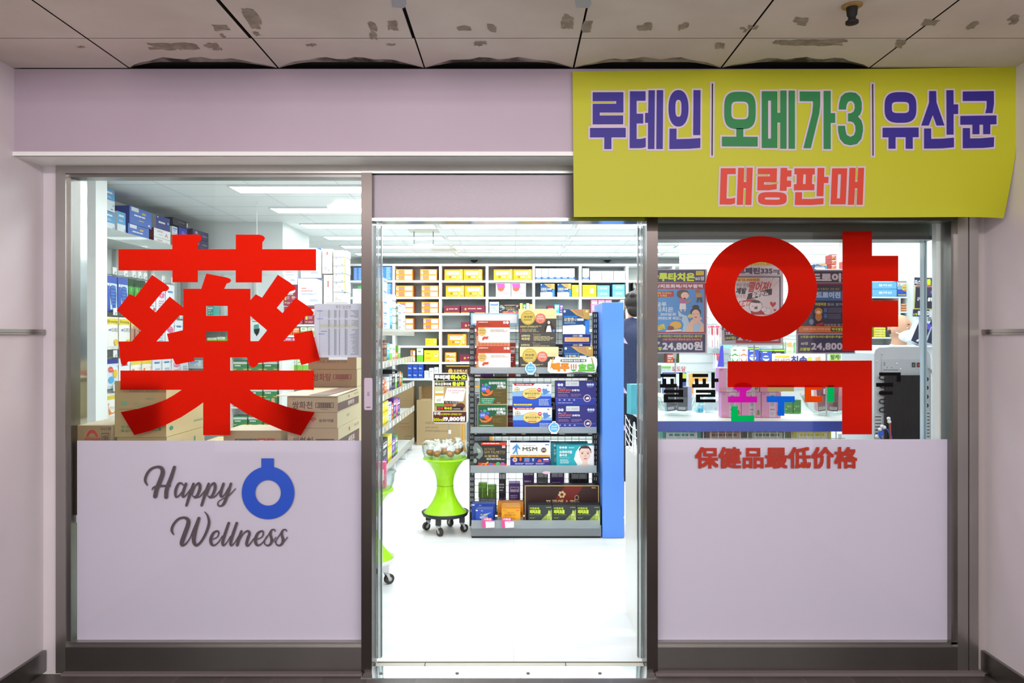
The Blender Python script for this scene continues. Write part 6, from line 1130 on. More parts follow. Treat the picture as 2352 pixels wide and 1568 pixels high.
for i, (x, dn, lb) in enumerate(((.75, 'c_tealb', 'teal'), (.94, 'c_brown', 'dark brown'), (1.13, 'c_olive', 'dark green'), (1.33, 'c_limey', 'bright yellow'))):
    put('medicine_box', dn, x, 3.3, .776, .17, .165, .2, '%s box inside the wire basket of the counter' % lb, 'box', 'boxes in the wire basket')
put('medicine_box', 'c_cyan', .64, 3.5, ZC2, .06, .14, .1, 'pale blue box at the doorway end of the display counter', 'box', None, PI/2+.2)
r = root('wire_rack', 'white wire rack clipped to the doorway end of the display counter', 'rack', (.535, 3.45, .82))
mb = MB()
for k in range(4):
    z = .83+.035*k; mb.tube([(.546, 3.62, z+.03), (.54, 3.4, z), (.545, 3.22, z-.0)], .0022, '#eef2f2', 6)
for y in (3.24, 3.36, 3.48, 3.6): mb.tube([(.544, y, .82), (.544, y, .96)], .0022, '#eef2f2', 6)
part('wires', mb, r)
# clear bowls
def bowl(cx, cy, R_, h_, lb, dn, grp, nm, n=7, tcol=None):
    z = ZC2+.001; r = root('clear_bowl', lb, 'bowl', (cx, cy, z), 'clear bowls on the counter')
    mb = MB().lathe([(0, z), (R_*.45, z), (R_*.55, z+.004), (R_*.82, z+h_*.4), (R_*.95, z+h_*.8), (R_, z+h_), (R_*1.04, z+h_+.003), (R_*1.03, z+h_-.004), (R_*.93, z+h_*.78), (R_*.79, z+h_*.4), (R_*.5, z+.008), (0, z+.006)], cx, cy, m_bowl, 48); part('body', mb, r)
    for k, (dx, dy, ra, tl) in enumerate(((-.036, -.024, .25, -.1), (.012, -.03, -.1, .05), (.038, .008, -1.3, .0), (-.022, .024, .2, .0), (.012, .04, -.1, -.0))):
        o = bpy.data.objects.new(nm, prodmesh(dn, .04, .112, .022)); COL.objects.link(o); o.location = (cx+dx, cy+dy-.006, z+.02); o.rotation_euler = (0, tl, ra)
        tag(o, '%s box leaning in the clear bowl, %s counting round from its right' % ('dark slate' if dn == 'slate' else 'dusty pink', ORN[k]), 'box', grp)
bowl(PX(1556, 3.44), 3.44, .115, .088, 'clear plastic bowl of dark slate boxes at the left of the counter', 'slate', 'dark boxes in the left bowl', 'small_box', 8)
bowl(PX(1900, 3.44), 3.44, .115, .092, 'clear plastic bowl of dusty pink boxes at the right of the counter', 'brownpink', 'dusty pink boxes in the right bowl', 'small_box', 8)
# pink avocado boxes
YV = 3.32
for k in range(3):
    pbox('pink_box', 'avocado', 1657+46*k, 0, 1702+46*k, 0, YV, .05, 'tall pink pear-printed box, lower row, %s of three on the counter' % ['left', 'middle', 'right'][k], 'box', 'pink boxes on the counter', z=ZC2+.001, h=58*YV/F)
for k, (a, b) in enumerate(((1648, 1692), (1693, 1742), (1743, 1794))):
    pbox('pink_box', 'avocado', a+3, 0, b+2, 0, YV, .05, 'tall pink pear-printed box, upper row, %s of three on the counter' % ['left', 'middle', 'right'][k], 'box', 'pink boxes on the counter', z=ZC2+.002+58*YV/F, h=55*YV/F)
for k in range(2): pbox('tonic_box', 'garam', 1803+19*k, 926, 1821+19*k, 956, 3.5, .05, '%s small green box between the pink boxes and the right bowl' % ['left', 'right'][k], 'box', 'small green boxes on the counter', z=ZC2+.001, h=31*3.5/F)
pbox('medicine_box', 'c_cyan', 1602, 0, 1616, 0, 3.55, .06, 'small teal box behind the left bowl on the counter', 'box', None, z=ZC2+.001, h=.05)
mb = MB().lathe([(0, ZC2+.001), (.022, ZC2+.001), (.024, ZC2+.03), (.018, ZC2+.07), (.008, ZC2+.08), (.01, ZC2+.095), (0, ZC2+.097)], PX(1630, 3.55), 3.55, clear('clear_bottle', '#e4f0f2', .2, ('#d8e6ea', .3)), 20); solo('clear_bottle', mb, 'clear plastic bottle between the left bowl and the pink boxes', 'bottle')
# ---------------------------------------------------------------- price signs behind the right window
YP = 3.3
def signf(k, Y=YP): return plane(Y-.002-.0005*k)
def pole(r, u, v0, v1, Y, x=None, base=True):
    part('pole', MB().tube([(PX(u, Y+.008), Y+.008, PZ(v1, Y+.008)), (PX(u, Y+.008), Y+.008, PZ(v0, Y+.008))], .0035, '#b4babd', 8), r)
    mb = MB(); mb.box(PX(u-3.4, Y), PX(u+3.4, Y), Y+.002, Y+.014, PZ(v1-50, Y), PZ(v1-62, Y), '#c3c9cb') if base else mb.box(PX(u-3, Y), PX(u+3, Y), Y+.002, Y+.014, PZ(v0+12, Y), PZ(v0, Y), '#c3c9cb'); part('clamp', mb, r)
def wobj(r, name, mb): return part(name, mb, r)
zb = PZ(962, YP+.1)
# sign A
r = root('price_sign', 'price sign reading 24,800 with a blue picture beside the right steel post', 'sign', (PX(1550, YP), YP, ZC2+.08))
z = lambda k: zoomfn(1400, 580, 5.227, signf(k)); mb = MB()
mb.slab([[(420,198),(1165,198),(1172,210),(1172,1195),(1165,1208),(420,1208)]], '#c6cad2', zoomfn(1400, 580, 5.227, plane(YP-.001)), zoomfn(1400, 580, 5.227, plane(YP+.004)))
mb.shape(rect(430,208,1150,355), '#35305c', z(1)); mb.text('글루타치온', (480,240,1028,345), '#d4ee2a', z(2), .06); mb.text('60정', (1030,285,1135,335), '#dfe3ee', z(2), .04); mb.shape(rect(1038,220,1132,272), '#e8dc30', z(2)); mb.text('명품 No.1', (1048,228,1122,244), '#8a4a20', z(3)); mb.text('프리미엄', (1048,250,1122,266), '#8a4a20', z(3))
mb.shape(rect(430,362,1155,970), '#a82a38', z(1)); mb.text('기미/피로회복/피부활력', (460,378,1118,426), '#e9e4ec', z(2), .05)
mb.shape(rect(430,436,1138,952), '#4a9ae0', z(2))
mb.shape([(430,470),(772,460),(774,530),(430,540)], '#b8303a', z(3)); mb.text('씹게 맺여 드시거나', (500,474,742,498), '#f4e04a', z(4), .03); mb.text('그냥 드세요', (540,504,690,528), '#f4e04a', z(4), .03)
mb.text('글루', (556,595,685,650), '#cfe6f8', z(3), .04); mb.text('타치온', (556,652,768,714), '#cfe6f8', z(3), .04); mb.text('300달톤', (610,722,802,758), '#cfe6f8', z(3), .04); mb.text('비타민C와 비오틴', (556,768,868,806), '#eaf4fb', z(3), .04, .15); mb.shape([(556,880),(655,855),(668,915),(556,940)], '#e9dc3a', z(3)); mb.text('명품 No.1', (565,872,650,892), '#8a3a20', z(4)); mb.text('프리미엄', (565,898,655,920), '#8a3a20', z(4))
# plain cartoon figures and a woman's portrait, generic
mb.shape(ell(880,498,74,54,2.2,24), '#5a4a42', z(3)); mb.shape(ell(905,515,48,42,2,20), '#f0d2bc', z(4)); mb.shape(ell(900,548,14,8,2,12), '#3a1c1c', z(5)); mb.shape([(845,550),(920,550),(915,610),(840,600)], '#c86a9a', z(4)); mb.shape([(845,610),(915,610),(920,680),(838,680)], '#e9eef2', z(4)); mb.shape(rect(850,680,868,706), '#f0d2bc', z(4)); mb.shape(rect(895,680,913,704), '#f0d2bc', z(4)); mb.shape([(915,600),(980,560),(985,572),(925,615)], '#c88a5a', z(4))
mb.shape(ell(1060,462,32,22,2,16), '#a86a3a', z(3)); mb.shape([(1035,480),(1105,490),(1115,530),(1040,540)], '#b89a5a', z(3)); mb.shape([(1050,540),(1112,535),(1118,595),(1090,600),(1075,560),(1065,600),(1045,602)], '#3a4252', z(3))
mb.shape([(820,690),(870,740),(930,760),(960,850),(940,950),(870,950),(890,860),(830,760)], '#b4dcf4', z(3))
mb.shape([(915,952),(930,880),(990,800),(1080,800),(1130,860),(1132,952)], '#ecccb4', z(4)); mb.shape(ell(1035,655,42,28,2,18), '#2a2222', z(4)); mb.shape(ell(1035,715,64,56,2,24), '#2a2222', z(5)); mb.shape(ell(1035,745,50,62,2,24), '#f0d0ba', z(6)); mb.shape(ell(1035,775,20,7,2,12), '#c85a5a', z(7)); mb.shape(rect(1000,735,1022,739), '#4a3a34', z(7)); mb.shape(rect(1048,735,1070,739), '#4a3a34', z(7)); mb.shape(ell(965,765,28,22,2,14), '#ecccb4', z(7)); mb.shape(ell(968,755,20,18,2,14), '#dfe04a', z(8)); mb.shape(ell(1085,790,26,20,2,14), '#ecccb4', z(7)); mb.shape([(1000,880),(1060,830),(1100,860),(1070,950),(1010,950)], '#a8d4f0', z(7))
mb.shape(ell(795,870,70,45,2,24), '#e9b83a', z(4)); mb.shape(ell(735,905,40,26,2,16), '#8a3a2a', z(5)); mb.shape([(670,935),(860,920),(870,940),(680,950)], '#f0f0ec', z(4))
mb.shape(rect(430,978,1150,1195), '#232a5e', z(1)); mb.text('글루타치온+비타민C+비오틴+판토텐산+콜라겐', (470,988,1112,1018), '#c8dc4a', z(2), .03); mb.shape(rect(634,1026,1110,1058), '#8a2430', z(2)); mb.text('너무 맛있어서 편하게 씹어 드시거나', (645,1032,1095,1052), '#e9d0d4', z(3)); mb.text('2달분', (500,1066,605,1100), '#dfe3ee', z(2), .04); mb.text('고함량', (500,1128,628,1172), '#d4ee2a', z(2), .05); mb.text('24,800원', (634,1066,1118,1178), '#d3d8e2', z(2), .055)
part('board', mb, r); pole(r, 1551, 811, 925, YP, base=False)
# sign B
r = root('price_sign', 'price sign with a comic drawing seen through the ring of the red syllable', 'sign', (PX(1732, YP), YP, ZC2))
z = lambda k: zoomfn(1640, 580, 5.227, signf(k)); mb = MB()
mb.slab([[(90,110),(790,110),(815,150),(830,280),(830,1105),(90,1105)]], '#c4c8d2', zoomfn(1640, 580, 5.227, plane(YP-.001)), zoomfn(1640, 580, 5.227, plane(YP+.004)))
mb.shape(rect(100,112,690,155), '#dfe02a', z(1)); mb.text('파워케라다이어트', (110,122,685,152), '#a8742a', z(2), .03); mb.shape(rect(100,160,815,262), '#dcdfe6', z(1)); mb.text('카르페린335', (190,178,705,258), '#2a2358', z(2), .06); mb.text('mg', (712,205,790,262), '#2a2358', z(2), .04)
mb.shape(rect(100,285,800,930), '#2e2a5c', z(1)); mb.shape(rect(115,298,784,925), '#d5d8dc', z(2)); mb.shape(rect(265,306,555,346), '#e8cf2a', z(3)); mb.text('1달 12,400원꼴', (272,310,548,343), '#b02a2a', z(4), .03)
for q in ((600,340,660,298),(690,430,784,330),(650,400,720,298),(700,540,784,515),(690,600,784,620),(360,370,330,310)): mb.shape([(q[0], q[1]), (q[2]-3, q[3]), (q[2]+3, q[3])], '#5a5e66', z(3))
mb.text('뱃살 똥배', (262,362,410,425), '#9a9ea6', z(3), .03, .2); mb.text('제발', (255,420,382,498), '#1c1c22', z(3), .06, .2); mb.text('떨어져!', (400,345,665,475), '#b8202e', z(3), .05, .25)
mb.shape([(412,490),(698,430),(694,505),(388,568)], '#15161c', z(3)); mb.text('실패없는', (448,462,645,540), '#e6e8ec', z(4), .05, .2); mb.text('다이어트', (200,500,388,552), '#b83a3a', z(3)); mb.shape([(280,590),(440,560),(500,560),(470,625),(290,660)], '#b8202e', z(3)); mb.text('카르페린', (250,585,432,645), '#eef0f2', z(4), .04, .2)
mb.shape(ell(500,640,80,72,2,28), '#2a2a2e', z(4)); mb.shape(ell(500,644,76,68,2,28), '#dfe1e4', z(5)); mb.shape([(440,595),(470,575),(540,580),(556,606),(500,604)], '#2a2a2e', z(6)); mb.shape([(480,655),(520,640),(524,675),(490,680)], '#5a5e66', z(6)); mb.shape(rect(455,640,478,646), '#5a5e66', z(6))
mb.shape([(440,700),(590,690),(620,745),(450,745)], '#a8222e', z(4)); mb.shape(ell(640,705,48,42,2,24), '#3a3a40', z(6)); mb.shape(ell(640,705,45,39,2,24), '#dfe1e4', z(7)); mb.shape(ell(598,682,34,30,2,18), '#3a3a40', z(8)); mb.shape(ell(598,682,31,27,2,18), '#dfe1e4', z(9))
def heart(cx, cy, s): return [(cx+s*x, cy+s*y) for x, y in ((0,-.3),(.4,-.8),(.9,-.6),(.95,-.1),(.5,.5),(-.1,1),(-.6,.4),(-1,-.3),(-.7,-.9),(-.3,-.8))]
mb.shape(heart(708,620,38), '#b8202e', z(3)); mb.shape(heart(730,688,18), '#b8202e', z(3))
mb.shape([(125,935),(390,900),(390,1040),(130,1055)], '#1f2450', z(3)); mb.text('28,000', (135,950,300,990), '#dfe3ee', z(4), .03); mb.text('(60정)', (135,1005,262,1045), '#c8dc3a', z(4), .04); mb.shape(rect(262,940,800,1085), '#a02430', z(2)); mb.text('24,800원', (280,960,775,1065), '#d8dadf', z(4), .055)
part('board', mb, r); pole(r, 1732, 791, 962, YP)
# sign C
r = root('price_sign', 'dark blue price sign partly hidden by the red upright stroke', 'sign', (PX(1898, YP), YP, ZC2))
mb = MB(); mb.slab([[(985,205),(1690,205),(1700,230),(1695,1212),(985,1212)]], '#a3a7b4', zoomfn(1640, 580, 5.227, plane(YP-.001)), zoomfn(1640, 580, 5.227, plane(YP+.004)))
mb.shape(rect(1000,222,1680,358), '#3a3048', z(1)); mb.text('콘드로이친', (1035,245,1655,352), '#c9ccd6', z(2), .07); mb.shape(rect(1000,366,1680,968), '#8a2a34', z(1)); mb.shape(rect(1030,385,1660,880), '#1c2142', z(2)); mb.shape(rect(1030,390,1660,575), '#2f6aa8', z(3)); mb.shape(rect(1030,390,1660,460), '#26304f', z(3.5))
mb.text('국내 1%만 추출되는 귀한 원료', (1150,425,1505,448), '#c8b84a', z(4)); mb.text('콘드로이친', (1150,470,1520,548), '#a8d4f0', z(4), .07); mb.text('이것저것', (1215,600,1345,638), '#d8e02a', z(4), .04); mb.text('필요 없이', (1360,604,1540,636), '#a8c8e8', z(4))
mb.shape(ell(1255,770,40,52,2,20), '#b8803a', z(4)); mb.shape(ell(1255,705,48,44,2,20), '#c08a40', z(5)); mb.shape(ell(1255,715,28,20,2,16), '#e6d0a0', z(6)); mb.shape(ell(1170,830,28,34,2,16), '#6a8aa8', z(4)); mb.shape(rect(1320,665,1358,715), '#2f6aa8', z(4)); mb.shape(rect(1320,735,1358,785), '#2f6aa8', z(4))
for q in range(3): mb.shape(rect(1370,668+20*q,1540,674+20*q), '#6a7490', z(4)); mb.shape(rect(1370,742+20*q,1520,748+20*q), '#6a7490', z(4))
mb.text('이곳저곳 한 이곳에', (1322,855,1640,880), '#c9ccd6', z(4)); mb.shape([(1225,860),(1310,835),(1310,865),(1230,880)], '#a8222e', z(5)); mb.shape(rect(1015,882,1665,955), '#c8742a', z(3)); mb.text('순정품+영양성분 가득 빠른 흡수율', (1070,905,1390,928), '#e8d8b8', z(4)); mb.shape(rect(1402,895,1640,945), '#1a1a22', z(4)); mb.text('약국정품', (1412,902,1560,938), '#c8dc3a', z(5), .05)
mb.shape(rect(1010,985,1682,1198), '#23264e', z(1)); mb.text('소연골+글루코사민+콜라겐+우슬+보스웰', (1035,995,1640,1025), '#c8dc4a', z(2), .03); mb.text('60정', (1045,1072,1125,1108), '#c9ccd6', z(2), .03); mb.text('고함량', (1025,1140,1155,1178), '#c8dc3a', z(2), .05); mb.text('24,800원', (1165,1068,1655,1178), '#b9bdc9', z(2), .055)
part('board', mb, r); pole(r, 1898, 812, 955, YP)
# ---------------------------------------------------------------- water purifier
YW2 = 3.42
r = root('water_purifier', 'white water purifier seen from behind with a black condenser grille', 'water purifier', (PX(2073, YW2), YW2, 0))
P_ = plane(YW2); body = [(2008,1560),(2008,812),(2011,803),(2019,798),(2050,797),(2118,799),(2128,803),(2135,812),(2138,825),(2138,1560)]
mb = MB(); mb.slab([[(a, min(b, 775+H*F/YW2-.5)) for a, b in body]], M('#c3ccd0', .35), P_, lambda u, v: (PX(u, YW2), YW2+.34, PZ(v, YW2))); part('body', mb, r)
f = lambda k: plane(YW2-.001-.0015*k)
mb = MB(); mb.slab([rect(2025,825,2130,862)], M('#b7c0c4', .35), f(2), f(0)); mb.shape(rect(2030,831,2033,840), '#7a9a94', f(2.4)); mb.shape(rect(2029,848,2063,851), '#8a9296', f(2.4))
for (u, v) in ((2038,844),(2048,844)): mb.shape(ell(u,v,1,1.2,2,10), '#3a3f42', f(2.4))
for (u, v) in ((2059,835),(2067.5,847.5)): mb.ball((PX(u,YW2), YW2-.005, PZ(v,YW2)), .004, M('#dfe4e6', .2, .8), 8)
part('service_panel', mb, r)
for u, c in ((2099,'#1a1c20'),(2110.5,'#1a1c20')): 
    mb = MB(); mb.slab([rect(u-4,832.5,u+3.5,843)], c, f(4), f(2)); mb.shape(rect(u-2,835,u+1.5,841), '#6a7478' if u < 2105 else '#c8402c', f(4.5)); part('rocker_switch', mb, r)
for (u, v) in ((2025.5,812.5),(2013.5,830)): mb = MB(); mb.ball((PX(u,YW2), YW2-.002, PZ(v,YW2)), .0045, M('#b4bcc0', .3), 10); part('screw', mb, r)
mb = MB(); m_coil = M('#17191b', .3)
zt, zbm = PZ(861, YW2), .12
mb.box(PX(2028,YW2), PX(2113,YW2), YW2-.03, YW2-.012, zbm, zt, M('#101112', .4))
for i in range(34): x = PX(2029,YW2)+(PX(2112,YW2)-PX(2029,YW2))*i/33; mb.box(x-.0012, x+.0012, YW2-.0325, YW2-.03, zbm, zt, '#0d0e0f')
part('condenser', mb, r, 'black grille')
for side, u0, u1 in ((-1,2028,2013),(1,2113,2127)):
    for k in range(5 if side < 0 else 4):
        v = (866, 884.5, 901.5, 920.5, 940)[k] if side < 0 else (870, 889.5, 910, 930)[k]; pts = []
        for i in range(9): a = -PI/2+PI*i/8; pts.append((PX(u0,YW2)+side*(.012+.014*math.cos(a))+(side*.0), YW2-.02, PZ(v,YW2)+.0095*math.sin(a)))
        pts = [(PX(u0,YW2)-side*.005, YW2-.02, pts[0][2])]+pts+[(PX(u0,YW2)-side*.005, YW2-.02, pts[-1][2])]
        mb = MB().tube(pts, .0032, m_coil, 8); part('condenser_coil', mb, r)
for (ua, ub, n) in ((2009,2027,13),(2128,2137,13)):
    mb = MB(); mb.slab([rect(ua,952 if ua < 2100 else 942,ub,1300)], '#cdd4d6', f(2), f(0))
    for k in range(n): v = (956 if ua < 2100 else 948)+7.6*k; mb.shape(rect(ua+1.2,v,ub-3 if ua < 2100 else ub-2,v+2), '#1f2426', f(2.5))
    part('louvre_panel', mb, r)
def pt(u, v, y): return (PX(u, y), y, PZ(v, y))
yt = YW2-.05
part('hose', MB().tube([pt(2045,1060,yt), pt(2045,1000,yt), pt(2044,972,yt)], .0045, '#a8452a'), r, 'orange-red hose')
part('hose', MB().tube([pt(2027,1010,yt), pt(2020,1000,yt), pt(2024,990,yt), pt(2032,982,yt), pt(2040,988,yt), pt(2047,1003,yt), pt(2048,1030,yt), pt(2048,1060,yt)], .0042, '#2f52b8'), r, 'blue hose')
for (u, v) in ((2041,961),(2042.5,968),(2026,979),(2021,986),(2014,1002),(2031,981)): part('fitting', MB().ball(pt(u, v, yt-.004), .0085, '#e6eaec', 10), r, 'white fitting')
part('valve_handle', MB().box(*[PX(2015,yt), PX(2026,yt)], yt-.012, yt-.006, PZ(1000,yt), PZ(990,yt), '#2f62d0'), r, 'blue valve handle')
part('power_cord', MB().tube([pt(2133,845,YW2-.004), pt(2138,849,YW2-.01), pt(2142,858,YW2-.01), pt(2144,880,YW2-.01), pt(2143,960,YW2-.01), pt(2144,1010,YW2-.01), pt(2140,1300,YW2-.01)], .004, '#9aa2a4'), r)
solo('plastic_crate', MB().box(PX(1945,3.7), PX(1990,3.7), 3.8, 3.9, 0, PZ(996,3.8), m_white), 'white slatted box low between the counter and the water purifier', 'box')
# white low wall before the pharmacist and the boxes on it
r = root('service_counter', 'tall white dispensing counter in front of the masked man', 'counter', (2.0, 3.95, 0))
part('front', MB().box(PX(1938,3.95), 2.62, 3.95, 3.99, 0, PZ(798, 3.95), M('#dfe6e8', .4)), r); part('top', MB().box(PX(1938,3.95)-.01, 2.63, 3.93, 4.3, PZ(798,3.95)+.001, PZ(794,3.95), m_white), r, bevel=.003)
zc = PZ(794, 3.95)+.001
def tilt(u, Y, z, w_, h_, d_, ry, rz, lb, dn='navyrun'):
    o = bpy.data.objects.new('pill_box', prodmesh(dn, w_, h_, d_)); COL.objects.link(o); o.location = (PX(u, Y), Y, z); o.rotation_euler = (0, ry, rz); return tag(o, lb, 'box', 'navy boxes on the dispensing counter')
tilt(2106, 4.02, zc+.012, .075, .125, .05, .42, .1, 'navy box with a white runner leaning on the dispensing counter'); tilt(2143, 4.1, zc+.07, .075, .11, .05, .45, -.5, 'upper navy and purple box right of the glass leaf edge'); tilt(2142, 4.03, zc+.008, .06, .09, .05, .3, -.3, 'lower navy and purple box right of the glass leaf edge')
solo('box_stand', MB().box(PX(2120,4.17), PX(2152,4.17), 4.17, 4.26, zc, zc+.06, '#b4c8d8').box(PX(2120,4.17), PX(2152,4.17), 4.24, 4.26, zc+.06, zc+.17, '#c4d4de'), 'pale acrylic step holding the navy boxes', 'stand')
# small paper sign behind the glass edge
YS2 = 3.75; r = root('price_sign', 'narrow dark price sign reading 8,000 behind the glass edge at the far right', 'sign', (PX(2120, YS2), YS2, zc))
z = lambda k: zoomfn(1980, 560, 7.127, plane(YS2-.002-.0005*k)); mb = MB(); mb.slab([[(848,540),(1222,545),(1190,1200),(812,1190)]], '#dfe5ea', zoomfn(1980,560,7.127,plane(YS2-.001)), zoomfn(1980,560,7.127,plane(YS2+.003)))
mb.shape([(862,548),(1212,562),(1208,685),(860,672)], '#1c2c48', z(1)); mb.text('파스', (862,585,960,668), '#eef2f4', z(2), .05); mb.text('쿨', (1058,575,1130,672), '#dff02a', z(2), .07); mb.text('크림', (1135,635,1195,672), '#cfd8e8', z(2), .03); mb.shape(ell(1165,595,22,25,2,16), '#3a86c8', z(2))
mb.shape([(868,690),(1200,700),(1180,1075),(850,1062)], '#d8d24a', z(1)); mb.shape([(880,700),(1185,706),(1168,1060),(862,1050)], '#20293a', z(2)); mb.shape([(900,690),(1175,697),(1172,722),(895,716)], '#b03a3a', z(3)); mb.shape([(1040,730),(1170,735),(1160,850),(1030,850)], '#3a3a5a', z(3)); mb.shape(ell(1150,790,30,34,2,16), '#5a7ac8', z(4)); mb.text('강력', (898,870,965,930), '#dfe5ea', z(3), .04, .15); mb.text('쿨링', (1070,875,1155,940), '#f2f4f6', z(3), .06, .15)
mb.shape([(838,1070),(1100,1072),(1098,1190),(832,1185)], '#1c2c48', z(2)); mb.text('1개', (842,1130,900,1175), '#dff02a', z(3), .03); mb.text('8,000', (912,1095,1098,1180), '#f2f4f6', z(3), .05)
part('board', mb, r); part('pole', MB().tube([(PX(2112, YS2+.008), YS2+.008, .0), (PX(2112, YS2+.008), YS2+.008, PZ(722, YS2))], .004, '#aeb6ba', 8), r)
solo('wall_terminal', MB().box(PX(2137,3.9), PX(2156,3.9), 3.9, 3.925, PZ(737,3.9), PZ(694,3.9), '#5a6468').box(PX(2138,3.9), PX(2156,3.9), 3.895, 3.9, PZ(733,3.9), PZ(698,3.9), '#a8b2b8').box(PX(2150,3.9), PX(2154,3.9), 3.926, 3.935, zc, PZ(694,3.9), '#5a6468'), 'grey flat terminal on a bracket beside the white inner post', 'terminal')
# ---------------------------------------------------------------- hanging goods on the partition
YH = 5.4; r = root('slat_panel', 'white slatted panel with hooks on the partition behind the price signs', 'panel', (PX(1640, YH), 5.38, 0))
mb = MB().box(PX(1560,YH), PX(1925,YH), 5.385, 5.397, .02, 2.3, '#dfe6e4')
for k in range(30): z_ = .3+.066*k; mb.box(PX(1560,YH), PX(1925,YH), 5.383, 5.385, z_, z_+.006, '#bcc8c6')
part('slats', mb, r)
def hp(kind, u, v0, v1, w_, lb, n=2, grp='packs on the partition'):
    for q in range(n):
        hang(kind, PX(u, 5.3), 5.25+.05*q, PZ(v0, 5.25), w_*5.25/F, (v1-v0)*5.25/F, lb+(['', ', rear of the two'][q] if n > 1 else ''), grp, 0, .02)
    part('hook', MB().tube([(PX(u,5.3), 5.382, PZ(v0,5.25)+.012), (PX(u,5.3), 5.24, PZ(v0,5.25)+.012)], .003, '#b4bcbc', 6), r)
hp('whitep', 1636, 690, 735, 14, 'slim white pack beside the red ring, upper hook'); hp('redtool', 1631, 748, 800, 11, 'slim red tool pack, left hook below the ring'); hp('redtool', 1643, 748, 800, 11, 'slim red tool pack, middle hook below the ring'); hp('redtool', 1655, 752, 806, 10, 'slim red tool pack, right hook below the ring'); hp('redtool', 1644, 812, 850, 12, 'slim red tool pack on the lower hook')
for k, (kd, u, w_) in enumerate((('greenmask',1683,19),('orangemask',1703,19),('bluemask',1725,25),('bluemask',1755,25),('blackmask',1784,24))):
    hp(kd, u, 797+(4 if k > 2 else 0), 838, w_, '%s mask pack in the row under the ring, %s from left' % ({'greenmask':'green','orangemask':'orange','bluemask':'blue','blackmask':'black'}[kd], ORN[k]))
hp('greenpatch', 1806, 782, 812, 18, 'green and white patch pack right of the ring, left one'); hp('greenpatch', 1826, 783, 810, 16, 'green and white patch pack right of the ring, right one')
solo('blue_banner', (lambda m: m.slab([[(1661,792),(1663,842),(1648,842),(1655,795)]], '#3c3cc0', plane(5.1), plane(5.105)))(MB()).box(PX(1656,5.1), PX(1657,5.1), 5.106, 5.381, PZ(800,5.1), PZ(798,5.1), '#c8d0d4'), 'narrow violet blue card sticking out of the slatted panel', 'card')
solo('aqua_box', MB().box(PX(1651,5.3), PX(1672,5.3), 5.2, 5.381, PZ(800,5.2), PZ(789,5.2), '#8fdcd2'), 'flat aqua box on a bracket just under the ring sign', 'box')
r = root('shelf_sign', 'white sign with red and blue Korean letters above the red bar', 'sign', (PX(1835, 4.9), 4.9, PZ(840, 4.9)))
mb = MB(); Ys = 4.9; g_ = lambda k: plane(Ys-.002-.0005*k); mb.slab([rect(1773,812,1895,875)], '#f0f2f2', plane(Ys-.001), plane(Ys+.003)); mb.shape(rect(1780,816.5,1814,821), '#e8d43a', g_(1)); mb.text('미세모', (1780,823,1815,838), '#c03a3a', g_(1), .02); mb.text('칫솔', (1817,817,1854,838), '#2a3a8a', g_(1), .04); mb.shape(ell(1860,824,5,5,2,16), '#e8e03a', g_(1)); mb.shape([(1872,822),(1884,818),(1886,830),(1876,834)], '#f0b88a', g_(1))
part('board', mb, r)
solo('shelf_card', (lambda m: (m.slab([rect(1906,812,1968,875)], '#b8e07a', plane(4.93), plane(4.935)), m.text('발케어', (1908,814,1937,826), '#2a4a2a', plane(4.9295), .03), m)[2])(MB()), 'light green card printed with Korean letters right of the white sign', 'card')
# low gondola under them
r = root('island_shelving', 'white island shelving standing before the partition', 'shelving', (PX(1750, 4.95), 4.95, 0))
part('body', MB().box(PX(1665,4.95), PX(1970,4.95), 4.95, 5.15, 0, PZ(875,4.95), m_white), r); part('top', MB().box(PX(1660,4.95), PX(1975,4.95), 4.88, 5.17, PZ(875,4.95), PZ(872,4.95), m_white), r)
# shelves seen between the steel post and the slatted panel
r = root('side_shelving', 'white shelving with boxes seen above the dark bowl', 'shelving', (PX(1560, 6.2), 6.2, 0))
xa, xc = PX(1500,6.2), PX(1612,6.2)
for x in (xa, xc-.02): part('side_panel', MB().box(x, x+.02, 6.2, 6.45, 0, 1.5, m_white), r)
part('back_panel', MB().box(xa+.02, xc-.02, 6.43, 6.45, 0, 1.5, '#d5dcda'), r)
for v in (760, 800, 836, 872, 910): part('shelf', MB().box(xa+.02, xc-.02, 6.2, 6.43, PZ(v+2.5,6.2), PZ(v-2.5,6.2), m_white), r)
for k, (dn, a, b, lb) in enumerate((('c_red',1532,1547,'red and orange'),('green',1562,1575,'pale green'),('c_brown',1576,1589,'brown topped white'),('medtall',1590,1599,'slim pale'))): pbox('medicine_box', dn, a, 0, b, 0, 6.22, .12, '%s box on the shelf above the dark bowl' % lb, 'box', 'boxes on the side shelving', z=PZ(833.5,6.2)+.001, h=.075)
for k, dn in enumerate(('c_orange','c_white','c_cyan','c_gren')): pbox('medicine_box', dn, 1536+17*k, 0, 1550+17*k, 0, 6.22, .12, '%s box on the upper side shelf behind the blue picture sign' % ['orange','white','cyan','green'][k], 'box', 'boxes on the side shelving', z=PZ(797.5,6.2)+.001, h=.08)
r = root('shelf_sign', 'white sign with red Korean letters behind the black syllables', 'sign', (PX(1564, 4.6), 4.6, .98)); mb = MB(); Ys = 4.6
mb.slab([rect(1519,838,1578,905)], '#dcebf4', plane(Ys-.001), plane(Ys+.003)); mb.shape(rect(1521,855,1576,903), '#2c4a9a', g2 := plane(Ys-.002)); mb.shape(rect(1524,858,1560,900), '#dfeaf2', plane(Ys-.0024)); mb.shape(ell(1570,864,7,8,2,16), '#c8d83a', plane(Ys-.0024)); mb.shape(rect(1520,841,1541,846), '#7ac83a', g2); mb.text('마시는 링거', (1520,847,1540,853), '#8a9ab0', g2); mb.text('포도당', (1543,841,1575,853), '#c84a3a', g2, .03); part('board', mb, r)
